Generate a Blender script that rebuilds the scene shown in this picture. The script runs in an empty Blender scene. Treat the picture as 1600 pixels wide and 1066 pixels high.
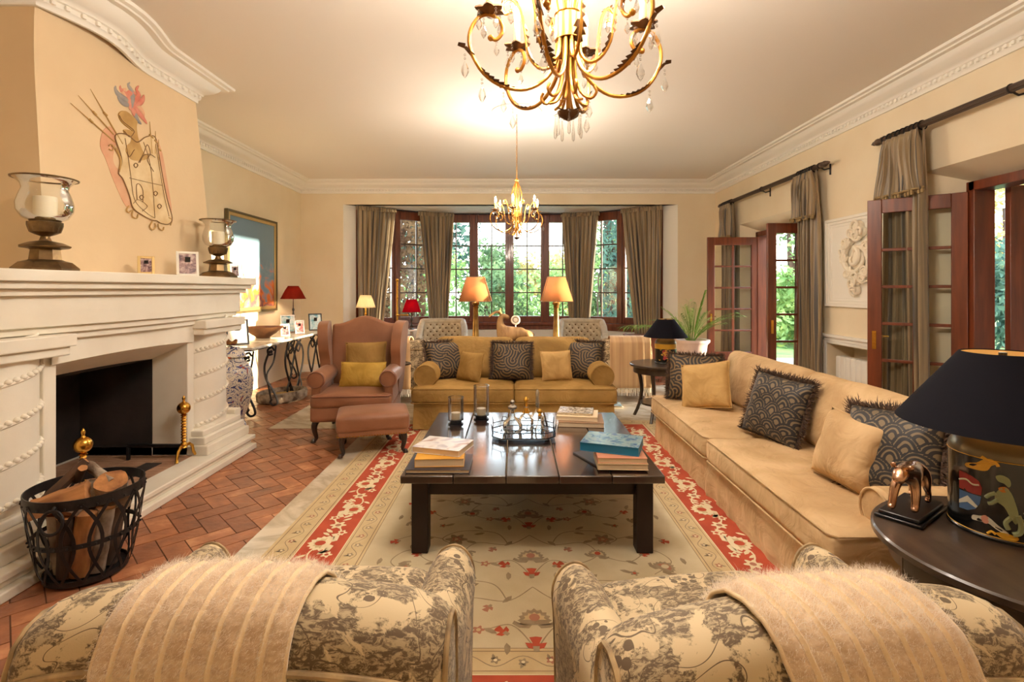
import bpy, bmesh, math, random
import numpy as np
from mathutils import Vector, Matrix, noise
from math import sin, cos, pi, radians as R, sqrt, atan2
C = bpy.context.scene.collection
S = bpy.context.scene
random.seed(7)

# ---------------------------------------------------------------- camera, world, sun, exposure
cam_d = bpy.data.cameras.new('camera'); cam = bpy.data.objects.new('camera', cam_d); C.objects.link(cam)
cam.location = (0, 0, 1.45); cam.rotation_euler = (pi/2, 0, 0)
cam_d.sensor_width = 36; cam_d.lens = 18.0; cam_d.shift_x = -0.0019; cam_d.shift_y = -0.0506
cam_d.clip_start = 0.05; cam_d.clip_end = 300
S.camera = cam
S.view_settings.view_transform = 'Standard'; S.view_settings.look = 'None'
S.view_settings.exposure = 0.92; S.view_settings.gamma = 1; S.view_settings.use_curve_mapping = False
S.cycles.max_bounces = 10; S.cycles.diffuse_bounces = 6; S.cycles.glossy_bounces = 4
S.cycles.transmission_bounces = 6; S.cycles.transparent_max_bounces = 24
S.cycles.caustics_reflective = False; S.cycles.caustics_refractive = False
S.cycles.sample_clamp_indirect = 6.0

W = bpy.data.worlds.new('world'); S.world = W; W.use_nodes = True
wn = W.node_tree.nodes; wl = W.node_tree.links
bg = wn['Background']
tc = wn.new('ShaderNodeTexCoord'); sp = wn.new('ShaderNodeSeparateXYZ'); rp = wn.new('ShaderNodeValToRGB')
wl.new(tc.outputs['Generated'], sp.inputs[0]); wl.new(sp.outputs['Z'], rp.inputs[0]); wl.new(rp.outputs[0], bg.inputs[0])
rp.color_ramp.elements[0].position = 0.0; rp.color_ramp.elements[0].color = (1.0, 0.93, 0.82, 1)
rp.color_ramp.elements[1].position = 0.45; rp.color_ramp.elements[1].color = (0.62, 0.80, 1.0, 1)
bg.inputs[1].default_value = 6.0

sd = bpy.data.lights.new('sun', 'SUN'); sd.energy = 13.0; sd.color = (1.0, 0.80, 0.52); sd.angle = R(0.6)
sun = bpy.data.objects.new('sun', sd); C.objects.link(sun); sun.location = (30, 7, 4)
sun.rotation_euler = Vector((1.0, 0.035, 0.012)).to_track_quat('Z', 'Y').to_euler()

LIGHT_K = 1.25
WARM = (1.0, 0.72, 0.42)

# ---------------------------------------------------------------- helpers
def P(px, py, D):
    return Vector(((px-803)/800*D, D, 1.45+(452-py)/800*D))

class MB:
    def __init__(s): s.v = []; s.f = []; s.m = []
    def add(s, vs, fs, m=0):
        o = len(s.v); s.v += [tuple(v) for v in vs]
        s.f += [tuple(i+o for i in f) for f in fs]; s.m += [m]*len(fs)
    def box(s, x0, y0, z0, x1, y1, z1, m=0, M=None):
        vs = [Vector((x, y, z)) for z in (z0, z1) for y in (y0, y1) for x in (x0, x1)]
        if M: vs = [M @ v for v in vs]
        s.add(vs, [(0,2,3,1),(4,5,7,6),(0,1,5,4),(2,6,7,3),(0,4,6,2),(1,3,7,5)], m); return s
    def cbox(s, cx, cy, cz, sx, sy, sz, m=0, M=None):
        return s.box(cx-sx/2, cy-sy/2, cz-sz/2, cx+sx/2, cy+sy/2, cz+sz/2, m, M)
    def lathe(s, prof, c=(0,0,0), n=24, m=0, sx=1, sy=1, M=None, a0=0, caps=True, ripple=None):
        vs = []; k = len(prof)
        for i in range(n):
            a = a0+2*pi*i/n
            for (r, z) in prof:
                rr = r*(1+ripple(a, z)) if ripple else r
                v = Vector((c[0]+rr*cos(a)*sx, c[1]+rr*sin(a)*sy, c[2]+z))
                vs.append(M @ v if M else v)
        fs = []
        for i in range(n):
            j = (i+1) % n
            for q in range(k-1): fs.append((i*k+q, j*k+q, j*k+q+1, i*k+q+1))
        if caps:
            if prof[0][0] > 1e-5: fs.append(tuple(i*k for i in reversed(range(n))))
            if prof[-1][0] > 1e-5: fs.append(tuple(i*k+k-1 for i in range(n)))
        s.add(vs, fs, m); return s
    def tube(s, pts, r, n=8, m=0, closed=False, caps=True, flat=1.0):
        pts = [Vector(p) for p in pts]; K = len(pts)
        rs = r if isinstance(r, (list, tuple)) else [r]*K
        up = None; vs = []
        for i, p in enumerate(pts):
            a = pts[(i-1) % K] if (closed or i > 0) else p
            b = pts[(i+1) % K] if (closed or i < K-1) else p
            t = (b-a)
            if t.length < 1e-9: t = Vector((0,0,1))
            t.normalize()
            if up is None:
                up = Vector((0,0,1)) if abs(t.z) < .9 else Vector((0,1,0))
            x = up - t*up.dot(t)
            if x.length < 1e-5: x = Vector((1,0,0)) - t*t.x
            x.normalize(); y = t.cross(x); up = x
            for j in range(n):
                an = 2*pi*j/n
                vs.append(p + x*(cos(an)*rs[i]) + y*(sin(an)*rs[i]*flat))
        fs = []
        for i in range(K if closed else K-1):
            i2 = (i+1) % K
            for j in range(n):
                j2 = (j+1) % n
                fs.append((i*n+j, i*n+j2, i2*n+j2, i2*n+j))
        if not closed and caps:
            fs.append(tuple(reversed(range(n)))); fs.append(tuple((K-1)*n+j for j in range(n)))
        s.add(vs, fs, m); return s
    def ball(s, c, r, n=12, k=8, m=0, sx=1, sy=1, sz=1, M=None):
        prof = [(r*sin(pi*i/k) if 0 < i < k else 0.0, -r*cos(pi*i/k)*sz) for i in range(k+1)]
        return s.lathe(prof, c, n, m, sx, sy, M, caps=False)
    def prism(s, poly, h0, h1, axis='z', m=0, M=None):
        # poly 2D; axis z: (x,y)->(x,y,h); axis x: (a,b)->(h,a,b); axis y: (a,b)->(a,h,b)
        def q(a, b, h):
            v = Vector((a,b,h)) if axis == 'z' else Vector((h,a,b)) if axis == 'x' else Vector((a,h,b))
            return M @ v if M else v
        n = len(poly)
        vs = [q(a,b,h0) for a,b in poly]+[q(a,b,h1) for a,b in poly]
        fs = [tuple(range(n)), tuple(range(2*n-1, n-1, -1))]+[(i, i+n, (i+1)%n+n, (i+1)%n) for i in range(n)]
        s.add(vs, fs, m); return s
    def grid(s, fn, nu, nv, m=0, cu=False, cv=False):
        vs = [fn(i/(nu-(0 if cu else 1)), j/(nv-(0 if cv else 1))) for i in range(nu) for j in range(nv)]
        fs = []
        for i in range(nu if cu else nu-1):
            for j in range(nv if cv else nv-1):
                a = i*nv+j; b = ((i+1)%nu)*nv+j; c = ((i+1)%nu)*nv+(j+1)%nv; d = i*nv+(j+1)%nv
                fs.append((a,b,c,d))
        s.add(vs, fs, m); return s
    def rbox(s, c, size, r, n=8, crown=0.0, m=0, M=None, wob=0.0, seed=0, taper=0.0):
        # rounded soft box
        h = [x/2 for x in size]; r = min(r, min(h)*.999)
        g = {}
        vs = []; fs = []
        def pt(p):
            key = tuple(round(x, 5) for x in p)
            if key in g: return g[key]
            q = Vector([p[i]*h[i] for i in range(3)])
            inner = Vector([max(-h[i]+r, min(h[i]-r, q[i])) for i in range(3)])
            d = q-inner
            if d.length > 1e-9: q = inner + d.normalized()*r
            u, v = p[0], p[1]
            q.z += crown*(1-u*u)*(1-v*v)*(1 if p[2] > 0 else 0.3 if p[2] == 0 else 0)*max(0, p[2])
            if taper: q.x *= 1-taper*(p[2]+1)/2; q.y *= 1-taper*(p[2]+1)/2
            if wob:
                nn = noise.noise_vector(Vector((q.x*3+seed*7.1, q.y*3, q.z*3)))
                q += nn*wob
            q += Vector(c)
            if M: q = M @ q
            g[key] = len(vs); vs.append(q); return g[key]
        # nonuniform spacing clustering at edges
        ts = [-cos(pi*i/n) for i in range(n+1)]
        for ax in range(3):
            for sg in (-1, 1):
                a, b = (ax+1) % 3, (ax+2) % 3
                for i in range(n):
                    for j in range(n):
                        qs = []
                        for (ii, jj) in ((i,j),(i+1,j),(i+1,j+1),(i,j+1)):
                            p = [0,0,0]; p[ax] = sg; p[a] = ts[ii]; p[b] = ts[jj]; qs.append(pt(p))
                        if sg < 0: qs.reverse()
                        if len(set(qs)) > 2: fs.append(tuple(dict.fromkeys(qs)))
        s.add(vs, fs, m); return s
    def build(s, name, mats, parent=None, smooth=True, bevel=0, seg=2, sub=0, angle=40, loc=None, rot=None):
        me = bpy.data.meshes.new(name)
        me.from_pydata(s.v, [], s.f)
        if not isinstance(mats, (list, tuple)): mats = [mats]
        for mm in mats: me.materials.append(mm)
        if any(s.m): me.polygons.foreach_set('material_index', s.m)
        bm = bmesh.new(); bm.from_mesh(me)
        bmesh.ops.recalc_face_normals(bm, faces=bm.faces)
        bm.to_mesh(me); bm.free()
        if smooth:
            me.shade_smooth()
            me.set_sharp_from_angle(angle=R(angle))
        me.update()
        o = bpy.data.objects.new(name, me); C.objects.link(o)
        if parent: o.parent = parent
        if loc: o.location = loc
        if rot: o.rotation_euler = rot
        if sub:
            d = o.modifiers.new('s', 'SUBSURF'); d.levels = sub; d.render_levels = sub
        if bevel:
            d = o.modifiers.new('b', 'BEVEL'); d.width = bevel; d.segments = seg; d.limit_method = 'ANGLE'; d.angle_limit = R(35)
        return o

def tag(o, label=None, cat=None, group=None, kind=None):
    if label: o['label'] = label
    if cat: o['category'] = cat
    if group: o['group'] = group
    if kind: o['kind'] = kind
    return o
def thing(name, label, cat, loc=(0,0,0), rz=0, group=None):
    o = bpy.data.objects.new(name, None); C.objects.link(o)
    o.empty_display_size = .1
    o.location = loc; o.rotation_euler = (0, 0, rz)
    return tag(o, label, cat, group)
def struct(o): o['kind'] = 'structure'; return o
def sthing(name, loc=(0,0,0), rz=0):
    o = bpy.data.objects.new(name, None); C.objects.link(o); o.location = loc; o.rotation_euler = (0,0,rz)
    o.empty_display_size = .1; o['kind'] = 'structure'; return o
def copy_tree(o, parent=None):
    c = o.copy(); C.objects.link(c)
    if parent: c.parent = parent
    for ch in list(o.children): copy_tree(ch, c)
    return c
def dup(o, label, loc, rz=None, group=None):
    c = copy_tree(o); c.location = loc
    if rz is not None: c.rotation_euler = (0,0,rz)
    c['label'] = label
    if group: c['group'] = group
    return c
def lamp(name, loc, power, r=.03, color=WARM, parent=None):
    d = bpy.data.lights.new(name, 'POINT'); d.energy = power*LIGHT_K; d.color = color; d.shadow_soft_size = r
    o = bpy.data.objects.new(name, d); C.objects.link(o); o.location = loc
    if parent: o.parent = parent
    return o

# ---------------------------------------------------------------- materials
def new_mat(name):
    m = bpy.data.materials.new(name); m.use_nodes = True
    nt = m.node_tree; return m, nt, nt.nodes['Principled BSDF']
def c4(c): return (c[0], c[1], c[2], 1)
def lin(r, g, b):
    f = lambda c: (c/255/12.92) if c/255 <= .04045 else ((c/255+.055)/1.055)**2.4
    return (f(r), f(g), f(b))
def mat(name, col, rough=.6, metal=0, col2=None, nscale=8, ndetail=4, bump=0, bscale=40, coat=0, sheen=0, spec=None, stretch=None,
        emis=None, es=0, ramp=(.35,.65), dist=0):
    m, nt, b = new_mat(name); N = nt.nodes; L = nt.links
    b.inputs['Base Color'].default_value = c4(col); b.inputs['Roughness'].default_value = rough; b.inputs['Metallic'].default_value = metal
    if coat: b.inputs['Coat Weight'].default_value = coat; b.inputs['Coat Roughness'].default_value = .08
    if sheen: b.inputs['Sheen Weight'].default_value = sheen; b.inputs['Sheen Roughness'].default_value = .4
    if spec is not None: b.inputs['Specular IOR Level'].default_value = spec
    if emis: b.inputs['Emission Color'].default_value = c4(emis); b.inputs['Emission Strength'].default_value = es
    if col2 or bump:
        t = N.new('ShaderNodeTexCoord'); src = t.outputs['Object']
        if stretch:
            mp = N.new('ShaderNodeMapping'); mp.inputs['Scale'].default_value = stretch; L.new(src, mp.inputs[0]); src = mp.outputs[0]
    if col2:
        n = N.new('ShaderNodeTexNoise'); n.inputs['Scale'].default_value = nscale; n.inputs['Detail'].default_value = ndetail
        n.inputs['Distortion'].default_value = dist; L.new(src, n.inputs[0])
        r = N.new('ShaderNodeValToRGB'); r.color_ramp.elements[0].position = ramp[0]; r.color_ramp.elements[1].position = ramp[1]
        r.color_ramp.elements[0].color = c4(col); r.color_ramp.elements[1].color = c4(col2)
        L.new(n.outputs[0], r.inputs[0]); L.new(r.outputs[0], b.inputs['Base Color'])
    if bump:
        n2 = N.new('ShaderNodeTexNoise'); n2.inputs['Scale'].default_value = bscale; n2.inputs['Detail'].default_value = 3; L.new(src, n2.inputs[0])
        bp = N.new('ShaderNodeBump'); bp.inputs['Strength'].default_value = bump; bp.inputs['Distance'].default_value = .01
        L.new(n2.outputs[0], bp.inputs['Height']); L.new(bp.outputs[0], b.inputs['Normal'])
    return m
def glass_mat(name, tint=(1,1,1), refl=1.0):
    m = bpy.data.materials.new(name); m.use_nodes = True; nt = m.node_tree; N = nt.nodes; L = nt.links
    N.remove(N['Principled BSDF']); out = N['Material Output']
    t = N.new('ShaderNodeBsdfTransparent'); t.inputs[0].default_value = c4(tint)
    g = N.new('ShaderNodeBsdfGlossy'); g.inputs['Roughness'].default_value = .02
    mx = N.new('ShaderNodeMixShader'); fr = N.new('ShaderNodeFresnel'); fr.inputs[0].default_value = 1.5
    mu = N.new('ShaderNodeMath'); mu.operation = 'MULTIPLY'; mu.inputs[1].default_value = refl; L.new(fr.outputs[0], mu.inputs[0])
    L.new(mu.outputs[0], mx.inputs[0]); L.new(t.outputs[0], mx.inputs[1]); L.new(g.outputs[0], mx.inputs[2]); L.new(mx.outputs[0], out.inputs[0])
    return m
def lit_shade_mat(name, col, trans=.5, rough=.8):
    # fabric lamp shade: diffuse + translucent
    m = bpy.data.materials.new(name); m.use_nodes = True; nt = m.node_tree; N = nt.nodes; L = nt.links
    N.remove(N['Principled BSDF']); out = N['Material Output']
    d = N.new('ShaderNodeBsdfDiffuse'); d.inputs[0].default_value = c4(col); t = N.new('ShaderNodeBsdfTranslucent'); t.inputs[0].default_value = c4(col)
    mx = N.new('ShaderNodeMixShader'); mx.inputs[0].default_value = trans
    L.new(d.outputs[0], mx.inputs[1]); L.new(t.outputs[0], mx.inputs[2]); L.new(mx.outputs[0], out.inputs[0]); return m

M = {}
M['wall'] = mat('wall_paint', lin(236,222,194), .85, col2=lin(231,215,185), nscale=2, bump=.05, bscale=60)
M['hood'] = mat('hood_paint', lin(230,206,168), .85, col2=lin(223,197,158), nscale=1.5, bump=.08, bscale=30)
M['ceil'] = mat('ceiling_paint', lin(236,229,218), .9)
M['trim'] = mat('white_trim', lin(240,236,226), .6)
M['stone'] = mat('mantel_stone', lin(234,228,214), .6, col2=lin(226,218,202), nscale=3, bump=.04, bscale=50)
M['soot'] = mat('sooty_firebrick', lin(22,17,15), .85, col2=lin(48,38,34), nscale=3, bump=.3, bscale=14)
M['door_wood'] = mat('mahogany', lin(122,60,32), .35, col2=lin(94,44,24), nscale=4, stretch=(6,6,.6), coat=.3)
M['dark_wood'] = mat('dark_wood', lin(34,20,16), .3, col2=lin(52,32,24), nscale=4, stretch=(1,8,1), coat=.3)
M['glass'] = glass_mat('window_glass', (.98,1,.99), .7)
M['clear'] = glass_mat('clear_glass', (.97,.99,.99), 1.2)
M['brass'] = mat('brass', lin(212,160,70), .22, 1, bump=.1, bscale=30)
M['iron'] = mat('black_iron', lin(30,28,30), .45, .6, col2=lin(48,44,44), nscale=12, bump=.15, bscale=40)
# ================================================================ THE SETTING
XL, XR, YB, YN, ZC = -3.75, 3.54, 9.0, -1.9, 3.34
# --- floor: terracotta bricks in herringbone
def brick_mat():
    m, nt, b = new_mat('terracotta_brick'); N = nt.nodes; L = nt.links
    a0 = N.new('ShaderNodeAttribute'); a0.attribute_name = 'tone'; a = N.new('ShaderNodeMath'); a.operation = 'MULTIPLY'; a.inputs[1].default_value = .5; L.new(a0.outputs['Fac'], a.inputs[0])
    n = N.new('ShaderNodeTexNoise'); n.inputs['Scale'].default_value = 9; n.inputs['Detail'].default_value = 6
    t = N.new('ShaderNodeTexCoord'); L.new(t.outputs['Object'], n.inputs[0])
    ad = N.new('ShaderNodeMath'); ad.operation = 'ADD'; L.new(a.outputs[0], ad.inputs[0])
    ml = N.new('ShaderNodeMath'); ml.operation = 'MULTIPLY_ADD'; ml.inputs[1].default_value = 1.1; ml.inputs[2].default_value = -.30
    L.new(n.outputs[0], ml.inputs[0]); L.new(ml.outputs[0], ad.inputs[1])
    r = N.new('ShaderNodeValToRGB'); L.new(ad.outputs[0], r.inputs[0])
    e = r.color_ramp.elements; e[0].position = 0.05; e[0].color = c4(lin(112,70,50)); e[1].position = .95; e[1].color = c4(lin(206,152,112))
    k = e.new(.45); k.color = c4(lin(150,96,66)); k = e.new(.7); k.color = c4(lin(172,112,76))
    L.new(r.outputs[0], b.inputs['Base Color']); b.inputs['Roughness'].default_value = .38
    n2 = N.new('ShaderNodeTexNoise'); n2.inputs['Scale'].default_value = 30; L.new(t.outputs['Object'], n2.inputs[0])
    bp = N.new('ShaderNodeBump'); bp.inputs['Strength'].default_value = .25; bp.inputs['Distance'].default_value = .01
    L.new(n2.outputs[0], bp.inputs['Height']); L.new(bp.outputs[0], b.inputs['Normal'])
    return m
def marble_mat(name, c0, c1, sc=1.5, rough=.18):
    m, nt, b = new_mat(name); N = nt.nodes; L = nt.links
    t = N.new('ShaderNodeTexCoord'); n = N.new('ShaderNodeTexNoise'); n.inputs['Scale'].default_value = sc; n.inputs['Detail'].default_value = 8; n.inputs['Distortion'].default_value = 1.5
    L.new(t.outputs['Object'], n.inputs[0]); r = N.new('ShaderNodeValToRGB'); L.new(n.outputs[0], r.inputs[0]); e = r.color_ramp.elements
    e[0].position = .40; e[0].color = c4(c0); e[1].position = .56; e[1].color = c4(c0)
    k = e.new(.48); k.color = c4(c1)
    L.new(r.outputs[0], b.inputs['Base Color']); b.inputs['Roughness'].default_value = rough; return m
M['brick'] = brick_mat()
M['marble'] = marble_mat('pale_marble', lin(222,210,188), lin(190,176,152))
M['grout'] = mat('floor_grout', lin(92,60,44), .8)
def herring(name, x0, x1, y0, y1, ang, bl, bw, mats, z=0.0, gap=.006):
    mb = MB(); tones = []
    mb.box(x0, y0, z-.06, x1, y1, z-.004, 1); tones += [.5]*6
    ca, sa = cos(ang), sin(ang); cx, cy = (x0+x1)/2, (y0+y1)/2
    n = int(bl/bw+.5); rng = random.Random(3); Rr = max(x1-x0, y1-y0)*.75
    K = int(Rr/bw)+4
    for i in range(-K, K):
        for j in range(-K, K):
            # herringbone cells on unit grid of bw
            s = (i+j) % (2*n)
            if s == 0: r = (i*bw, j*bw, (i+n)*bw, (j+1)*bw)
            elif s == n: r = (i*bw, j*bw, (i+1)*bw, (j+n)*bw)
            else: continue
            r = (r[0]+gap/2, r[1]+gap/2, r[2]-gap/2, r[3]-gap/2)
            mx, my = (r[0]+r[2])/2, (r[1]+r[3])/2
            wx, wy = cx+mx*ca-my*sa, cy+mx*sa+my*ca
            if not (x0+.02 < wx < x1-.02 and y0 < wy < y1): continue
            vs = []
            dz = rng.uniform(-.001, .001)
            for (a, b) in ((r[0],r[1]),(r[2],r[1]),(r[2],r[3]),(r[0],r[3])):
                vs.append((min(max(cx+a*ca-b*sa, x0), x1), min(max(cy+a*sa+b*ca, y0), y1), z+dz))
            top = [(v[0], v[1], v[2]) for v in vs]; bot = [(v[0], v[1], z-.006) for v in vs]
            mb.add(top+bot, [(0,1,2,3),(0,4,5,1),(1,5,6,2),(2,6,7,3),(3,7,4,0)], 0)
            tones += [rng.random()]*5
    o = mb.build(name, mats, smooth=False)
    at = o.data.attributes.new('tone', 'FLOAT', 'FACE'); at.data.foreach_set('value', tones)
    return o
fl = struct(herring('floor', XL-.05, 3.9, YN, 9.0, R(45), .24, .12, [M['brick'], M['grout']]))
# marble border strip and marble field in the far sitting area
mb = MB(); mb.box(-1.52, YN, -.03, 1.9, 5.32, .003); mb.box(-2.55, 5.32, -.03, 2.7, 7.7, .003)
struct(mb.build('floor_marble', M['marble'], smooth=False))
mb = MB(); mb.prism([(-2.9,9.0),(-2.95,9.05),(-2.3,9.85),(-1.5,10.35),(1.32,10.35),(2.15,9.85),(2.9,9.05),(2.9,9.0)], -.06, 0)
struct(mb.build('floor_bay', M['brick'], smooth=False))
mb = MB(); mb.box(3.52, 2.36, -.05, 3.9, 4.41, .006); mb.box(3.52, 5.99, -.05, 3.9, 8.01, .006); struct(mb.build('floor_threshold', M['marble'], smooth=False, bevel=.002))
# --- walls
def wall_yz(name, xi, xo, y0, y1, z0, z1, ops, mats=None):
    """wall in the y-z plane, inner face xi, outer face xo; ops: (iy0,iy1,iz0,iz1, oy0,oy1,oz0,oz1)"""
    mb = MB()
    for side, x in ((0, xi), (1, xo)):
        y = y0
        for op in sorted(ops):
            a, b, c, d = op[4*side:4*side+4]
            mb.add([(x,y,z0),(x,a,z0),(x,a,z1),(x,y,z1)], [(0,1,2,3)])
            mb.add([(x,a,d),(x,b,d),(x,b,z1),(x,a,z1)], [(0,1,2,3)])
            if c > z0+1e-4: mb.add([(x,a,z0),(x,b,z0),(x,b,c),(x,a,c)], [(0,1,2,3)])
            y = b
        mb.add([(x,y,z0),(x,y1,z0),(x,y1,z1),(x,y,z1)], [(0,1,2,3)])
    for op in ops:
        a, b, c, d, e, f, g, h = op
        I = [(xi,a,c),(xi,b,c),(xi,b,d),(xi,a,d)]; O = [(xo,e,g),(xo,f,g),(xo,f,h),(xo,e,h)]
        mb.add(I+O, [(i, (i+1)%4, (i+1)%4+4, i+4) for i in range(4)])
    for (p, q) in (((y0,z0),(y1,z0)), ((y1,z0),(y1,z1)), ((y1,z1),(y0,z1)), ((y0,z1),(y0,z0))):
        mb.add([(xi,)+p, (xi,)+q, (xo,)+q, (xo,)+p], [(0,1,2,3)])
    return struct(mb.build(name, mats or M['wall'], smooth=False))
O1 = (2.35, 4.42, 0.0, 2.46, 2.55, 4.16, 0.0, 2.30)
O2 = (5.98, 8.02, 0.0, 2.46, 6.13, 7.80, 0.0, 2.30)
NI = (4.78, 5.78, 0.08, .84, 4.78, 5.78, 0.08, .84)
wall_yz('wall_right', XR, 3.86, YN, 9.15, 0, ZC, [O1, O2, NI])
wall_yz('wall_left', XL, XL-.15, YN, 9.15, 0, ZC, [])
mb = MB(); mb.box(3.84, 4.70, 0, 3.90, 5.86, .95); struct(mb.build('wall_niche_back', M['wall'], smooth=False))
mb = MB(); mb.box(XL-.1, YN-.12, 0, 3.86, YN, ZC); struct(mb.build('wall_near', M['wall'], smooth=False))
BX0, BX1, BZ = -3.0, 2.88, 2.94
mb = MB(); mb.box(XL, YB, 0, BX0, YB+.15, ZC); mb.box(BX1, YB, 0, XR, YB+.15, ZC); mb.box(BX0, YB, BZ, BX1, YB+.15, ZC)
struct(mb.build('wall_back', M['wall'], smooth=False))
mb = MB(); mb.box(XL-.15, YN-.12, ZC, 3.9, YB+.15, ZC+.12); struct(mb.build('ceiling', M['ceil'], smooth=False))
BAY = [(-2.80, 9.17), (-2.20, 9.60), (-1.50, 10.1), (-.795, 10.1), (-.09, 10.1), (.615, 10.1), (1.32, 10.1), (2.00, 9.62), (2.64, 9.17)]
def off_poly(poly, d):
    out = []
    for i, p in enumerate(poly):
        p = Vector(p); dirs = []
        if i > 0: dirs.append((p-Vector(poly[i-1])).normalized())
        if i < len(poly)-1: dirs.append((Vector(poly[i+1])-p).normalized())
        ns = [Vector((-t.y, t.x)) for t in dirs]
        if len(ns) == 2:
            n = (ns[0]+ns[1]); n = n/max(1e-6, n.length_squared)*2 if n.length > 1e-6 else ns[0]
        else: n = ns[0]
        out.append((p.x+n.x*d, p.y+n.y*d))
    return out
out_b = off_poly(BAY, .2)
mb = MB(); mb.prism(BAY+out_b[::-1], 0, .74); struct(mb.build('wall_bay', M['trim'], smooth=False))
mb = MB(); mb.prism([(-3.1,9.02)]+[(-3.1,9.2)]+off_poly(BAY,.22)+[(2.98,9.2),(2.98,9.02)], BZ, BZ+.12)
for sg_, xa_, xb_ in ((-1,BX0,-2.80),(1,BX1,2.64)):
    jb = MB(); jb.prism([(xa_,9.0),(xb_,9.17),(xb_+sg_*.10,9.34),(xa_+sg_*.05,9.3)], 0, BZ); struct(jb.build('trim_bay_jamb', M['trim'], smooth=False))
struct(mb.build('ceiling_bay', M['trim'], smooth=False))
mb = MB(); si = off_poly(BAY, -.07); mb.prism(si+off_poly(BAY, .12)[::-1], .74, .80)
mb.prism(off_poly(BAY, -.035)+off_poly(BAY, .1)[::-1], .66, .74)
struct(mb.build('trim_sill', M['door_wood'], bevel=.008))
# bay windows
def window(idx, p, q, z0=.80, z1=2.93, cols=2, rows=4, first=False, last=False):
    p, q = Vector(p), Vector(q); t = (q-p); Lw = t.length; t.normalize(); ang = atan2(t.y, t.x)
    root = sthing('window_%d' % idx, (p.x, p.y, 0), ang)
    fr = MB(); s = .085
    for a in (0, Lw-s): fr.box(a+.001, .02, z0, a+s-.001, .11, z1)
    fr.box(s, .02, z1-.16, Lw-s, .11, z1); fr.box(s, .02, z0, Lw-s, .11, z0+.12)
    fr.box(-.03, -.01, z0, .03, .13, z1)
    if last: fr.box(Lw-.03, -.01, z0, Lw+.03, .13, z1)
    fr.build('window_frame', M['door_wood'], root, bevel=.006)
    g = MB(); g.box(s, .060, z0+.12, Lw-s, .066, z1-.16); g.build('pane', M['glass'], root, smooth=False)
    mu = MB()
    for i in range(1, cols):
        x = s+(Lw-2*s)*i/cols; mu.box(x-.011, .045, z0+.12, x+.011, .085, z1-.16)
    for j in range(1, rows):
        z = z0+.12+(z1-z0-.28)*j/rows; mu.box(s, .043, z-.011, Lw-s, .087, z+.011)
    mu.build('muntin', M['muntin'], root, smooth=False)
    return root
M['muntin'] = mat('dark_muntin', lin(70,40,24), .4)
for i in range(8): window(i+1, BAY[i], BAY[i+1], last=(i == 7))
# --- cornice
def sweep(path, prof, closed=False):
    """path: 2D points, interior on the right-hand side offset d; prof: (d, z)"""
    mb = MB(); n = len(path); offs = {}
    for k, (d, z) in enumerate(prof):
        offs[k] = off_poly(path, -d)
    vs = []; K = len(prof)
    for i in range(n):
        for k in range(K): vs.append((offs[k][i][0], offs[k][i][1], prof[k][1]))
    fs = []
    for i in range(n-1):
        for k in range(K-1): fs.append((i*K+k, (i+1)*K+k, (i+1)*K+k+1, i*K+k+1))
    mb.add(vs, fs); return mb
prof = [(0,3.13),(.02,3.13),(.022,3.155),(.035,3.165),(.035,3.195),(.05,3.2),(.055,3.215),(.075,3.225),(.11,3.245),(.14,3.275),(.155,3.30),(.20,3.30),(.205,3.312),(.235,3.318),(.24,3.335),(.24,3.345),(0,3.345)]
def hood_x(y, z):
    t = (z-1.55)/1.79
    b = 0
    if z > 2.7:
        s = (z-2.7)/.6; u = (y-3.42)/.62
        if abs(u) < 1: b = .13*min(1, s)**2*(.5+.5*cos(pi*u))
    return -2.78-.10*t+b
HN = 3.04
def hood_far(z): return 4.74-.14*(z-1.55)/1.79
hood_path = [(XL, HN)] + [(hood_x(HN+(hood_far(3.2)-HN)*i/18, 3.3), HN+(hood_far(3.2)-HN)*i/18) for i in range(19)] + [(XL, hood_far(3.2))]
path = [(XL, YN)]+hood_path+[(XL, YB), (XR, YB), (XR, YN)]
cor = sweep(path, prof)
def along(path, d, step):
    pts = off_poly(path, -d); out = []
    for a, b in zip(pts[:-1], pts[1:]):
        a, b = Vector(a), Vector(b); L_ = (b-a).length; n = int(L_/step)
        if n < 1: continue
        for i in range(n): out.append((a+(b-a)*(i+.5)/n, (b-a).normalized()))
    return out
for p, t in along(path, .04, .055):
    if p.y < .5: continue
    a = atan2(t.y, t.x); Mx = Matrix.Translation((p.x, p.y, 3.18)) @ Matrix.Rotation(a, 4, 'Z')
    cor.rbox((0,0,0), (.034,.03,.034), .012, 2, M=Mx)
struct(cor.build('trim_cornice', M['trim'], angle=50))
mb = MB()
for a in ((XR, 4.42), ): pass
bp_ = [(0,0),(.018,0),(.018,.10),(.01,.13),(0,.13)]
struct(sweep([(XL,9.0),(BX0,9.0)], bp_).build('baseboard_back', M['trim']))
struct(sweep([(BX1+.01,9.0),(XR,9.0),(XR,8.02)], bp_).build('baseboard_right', M['trim']))
struct(sweep([(XR,5.98),(XR,4.42)], bp_).build('baseboard_side', M['trim']))
# --- chimney hood (structure)
hd = MB()
def hf(u, v):
    z = 1.552+(ZC-1.552)*v; y = HN+(hood_far(z)-HN)*u
    return (hood_x(y, z), y, z)
hd.grid(hf, 33, 25)
hd.grid(lambda u, v: (hood_x(HN, 1.552+(ZC-1.552)*v)*(1-u)+XL*u, HN, 1.552+(ZC-1.552)*v), 2, 25)
hd.grid(lambda u, v: (hood_x(hood_far(1.552+(ZC-1.552)*v), 1.552+(ZC-1.552)*v)*(1-u)+XL*u, hood_far(1.552+(ZC-1.552)*v), 1.552+(ZC-1.552)*v), 2, 25)
struct(hd.build('wall_chimney', M['hood'], angle=30))
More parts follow.
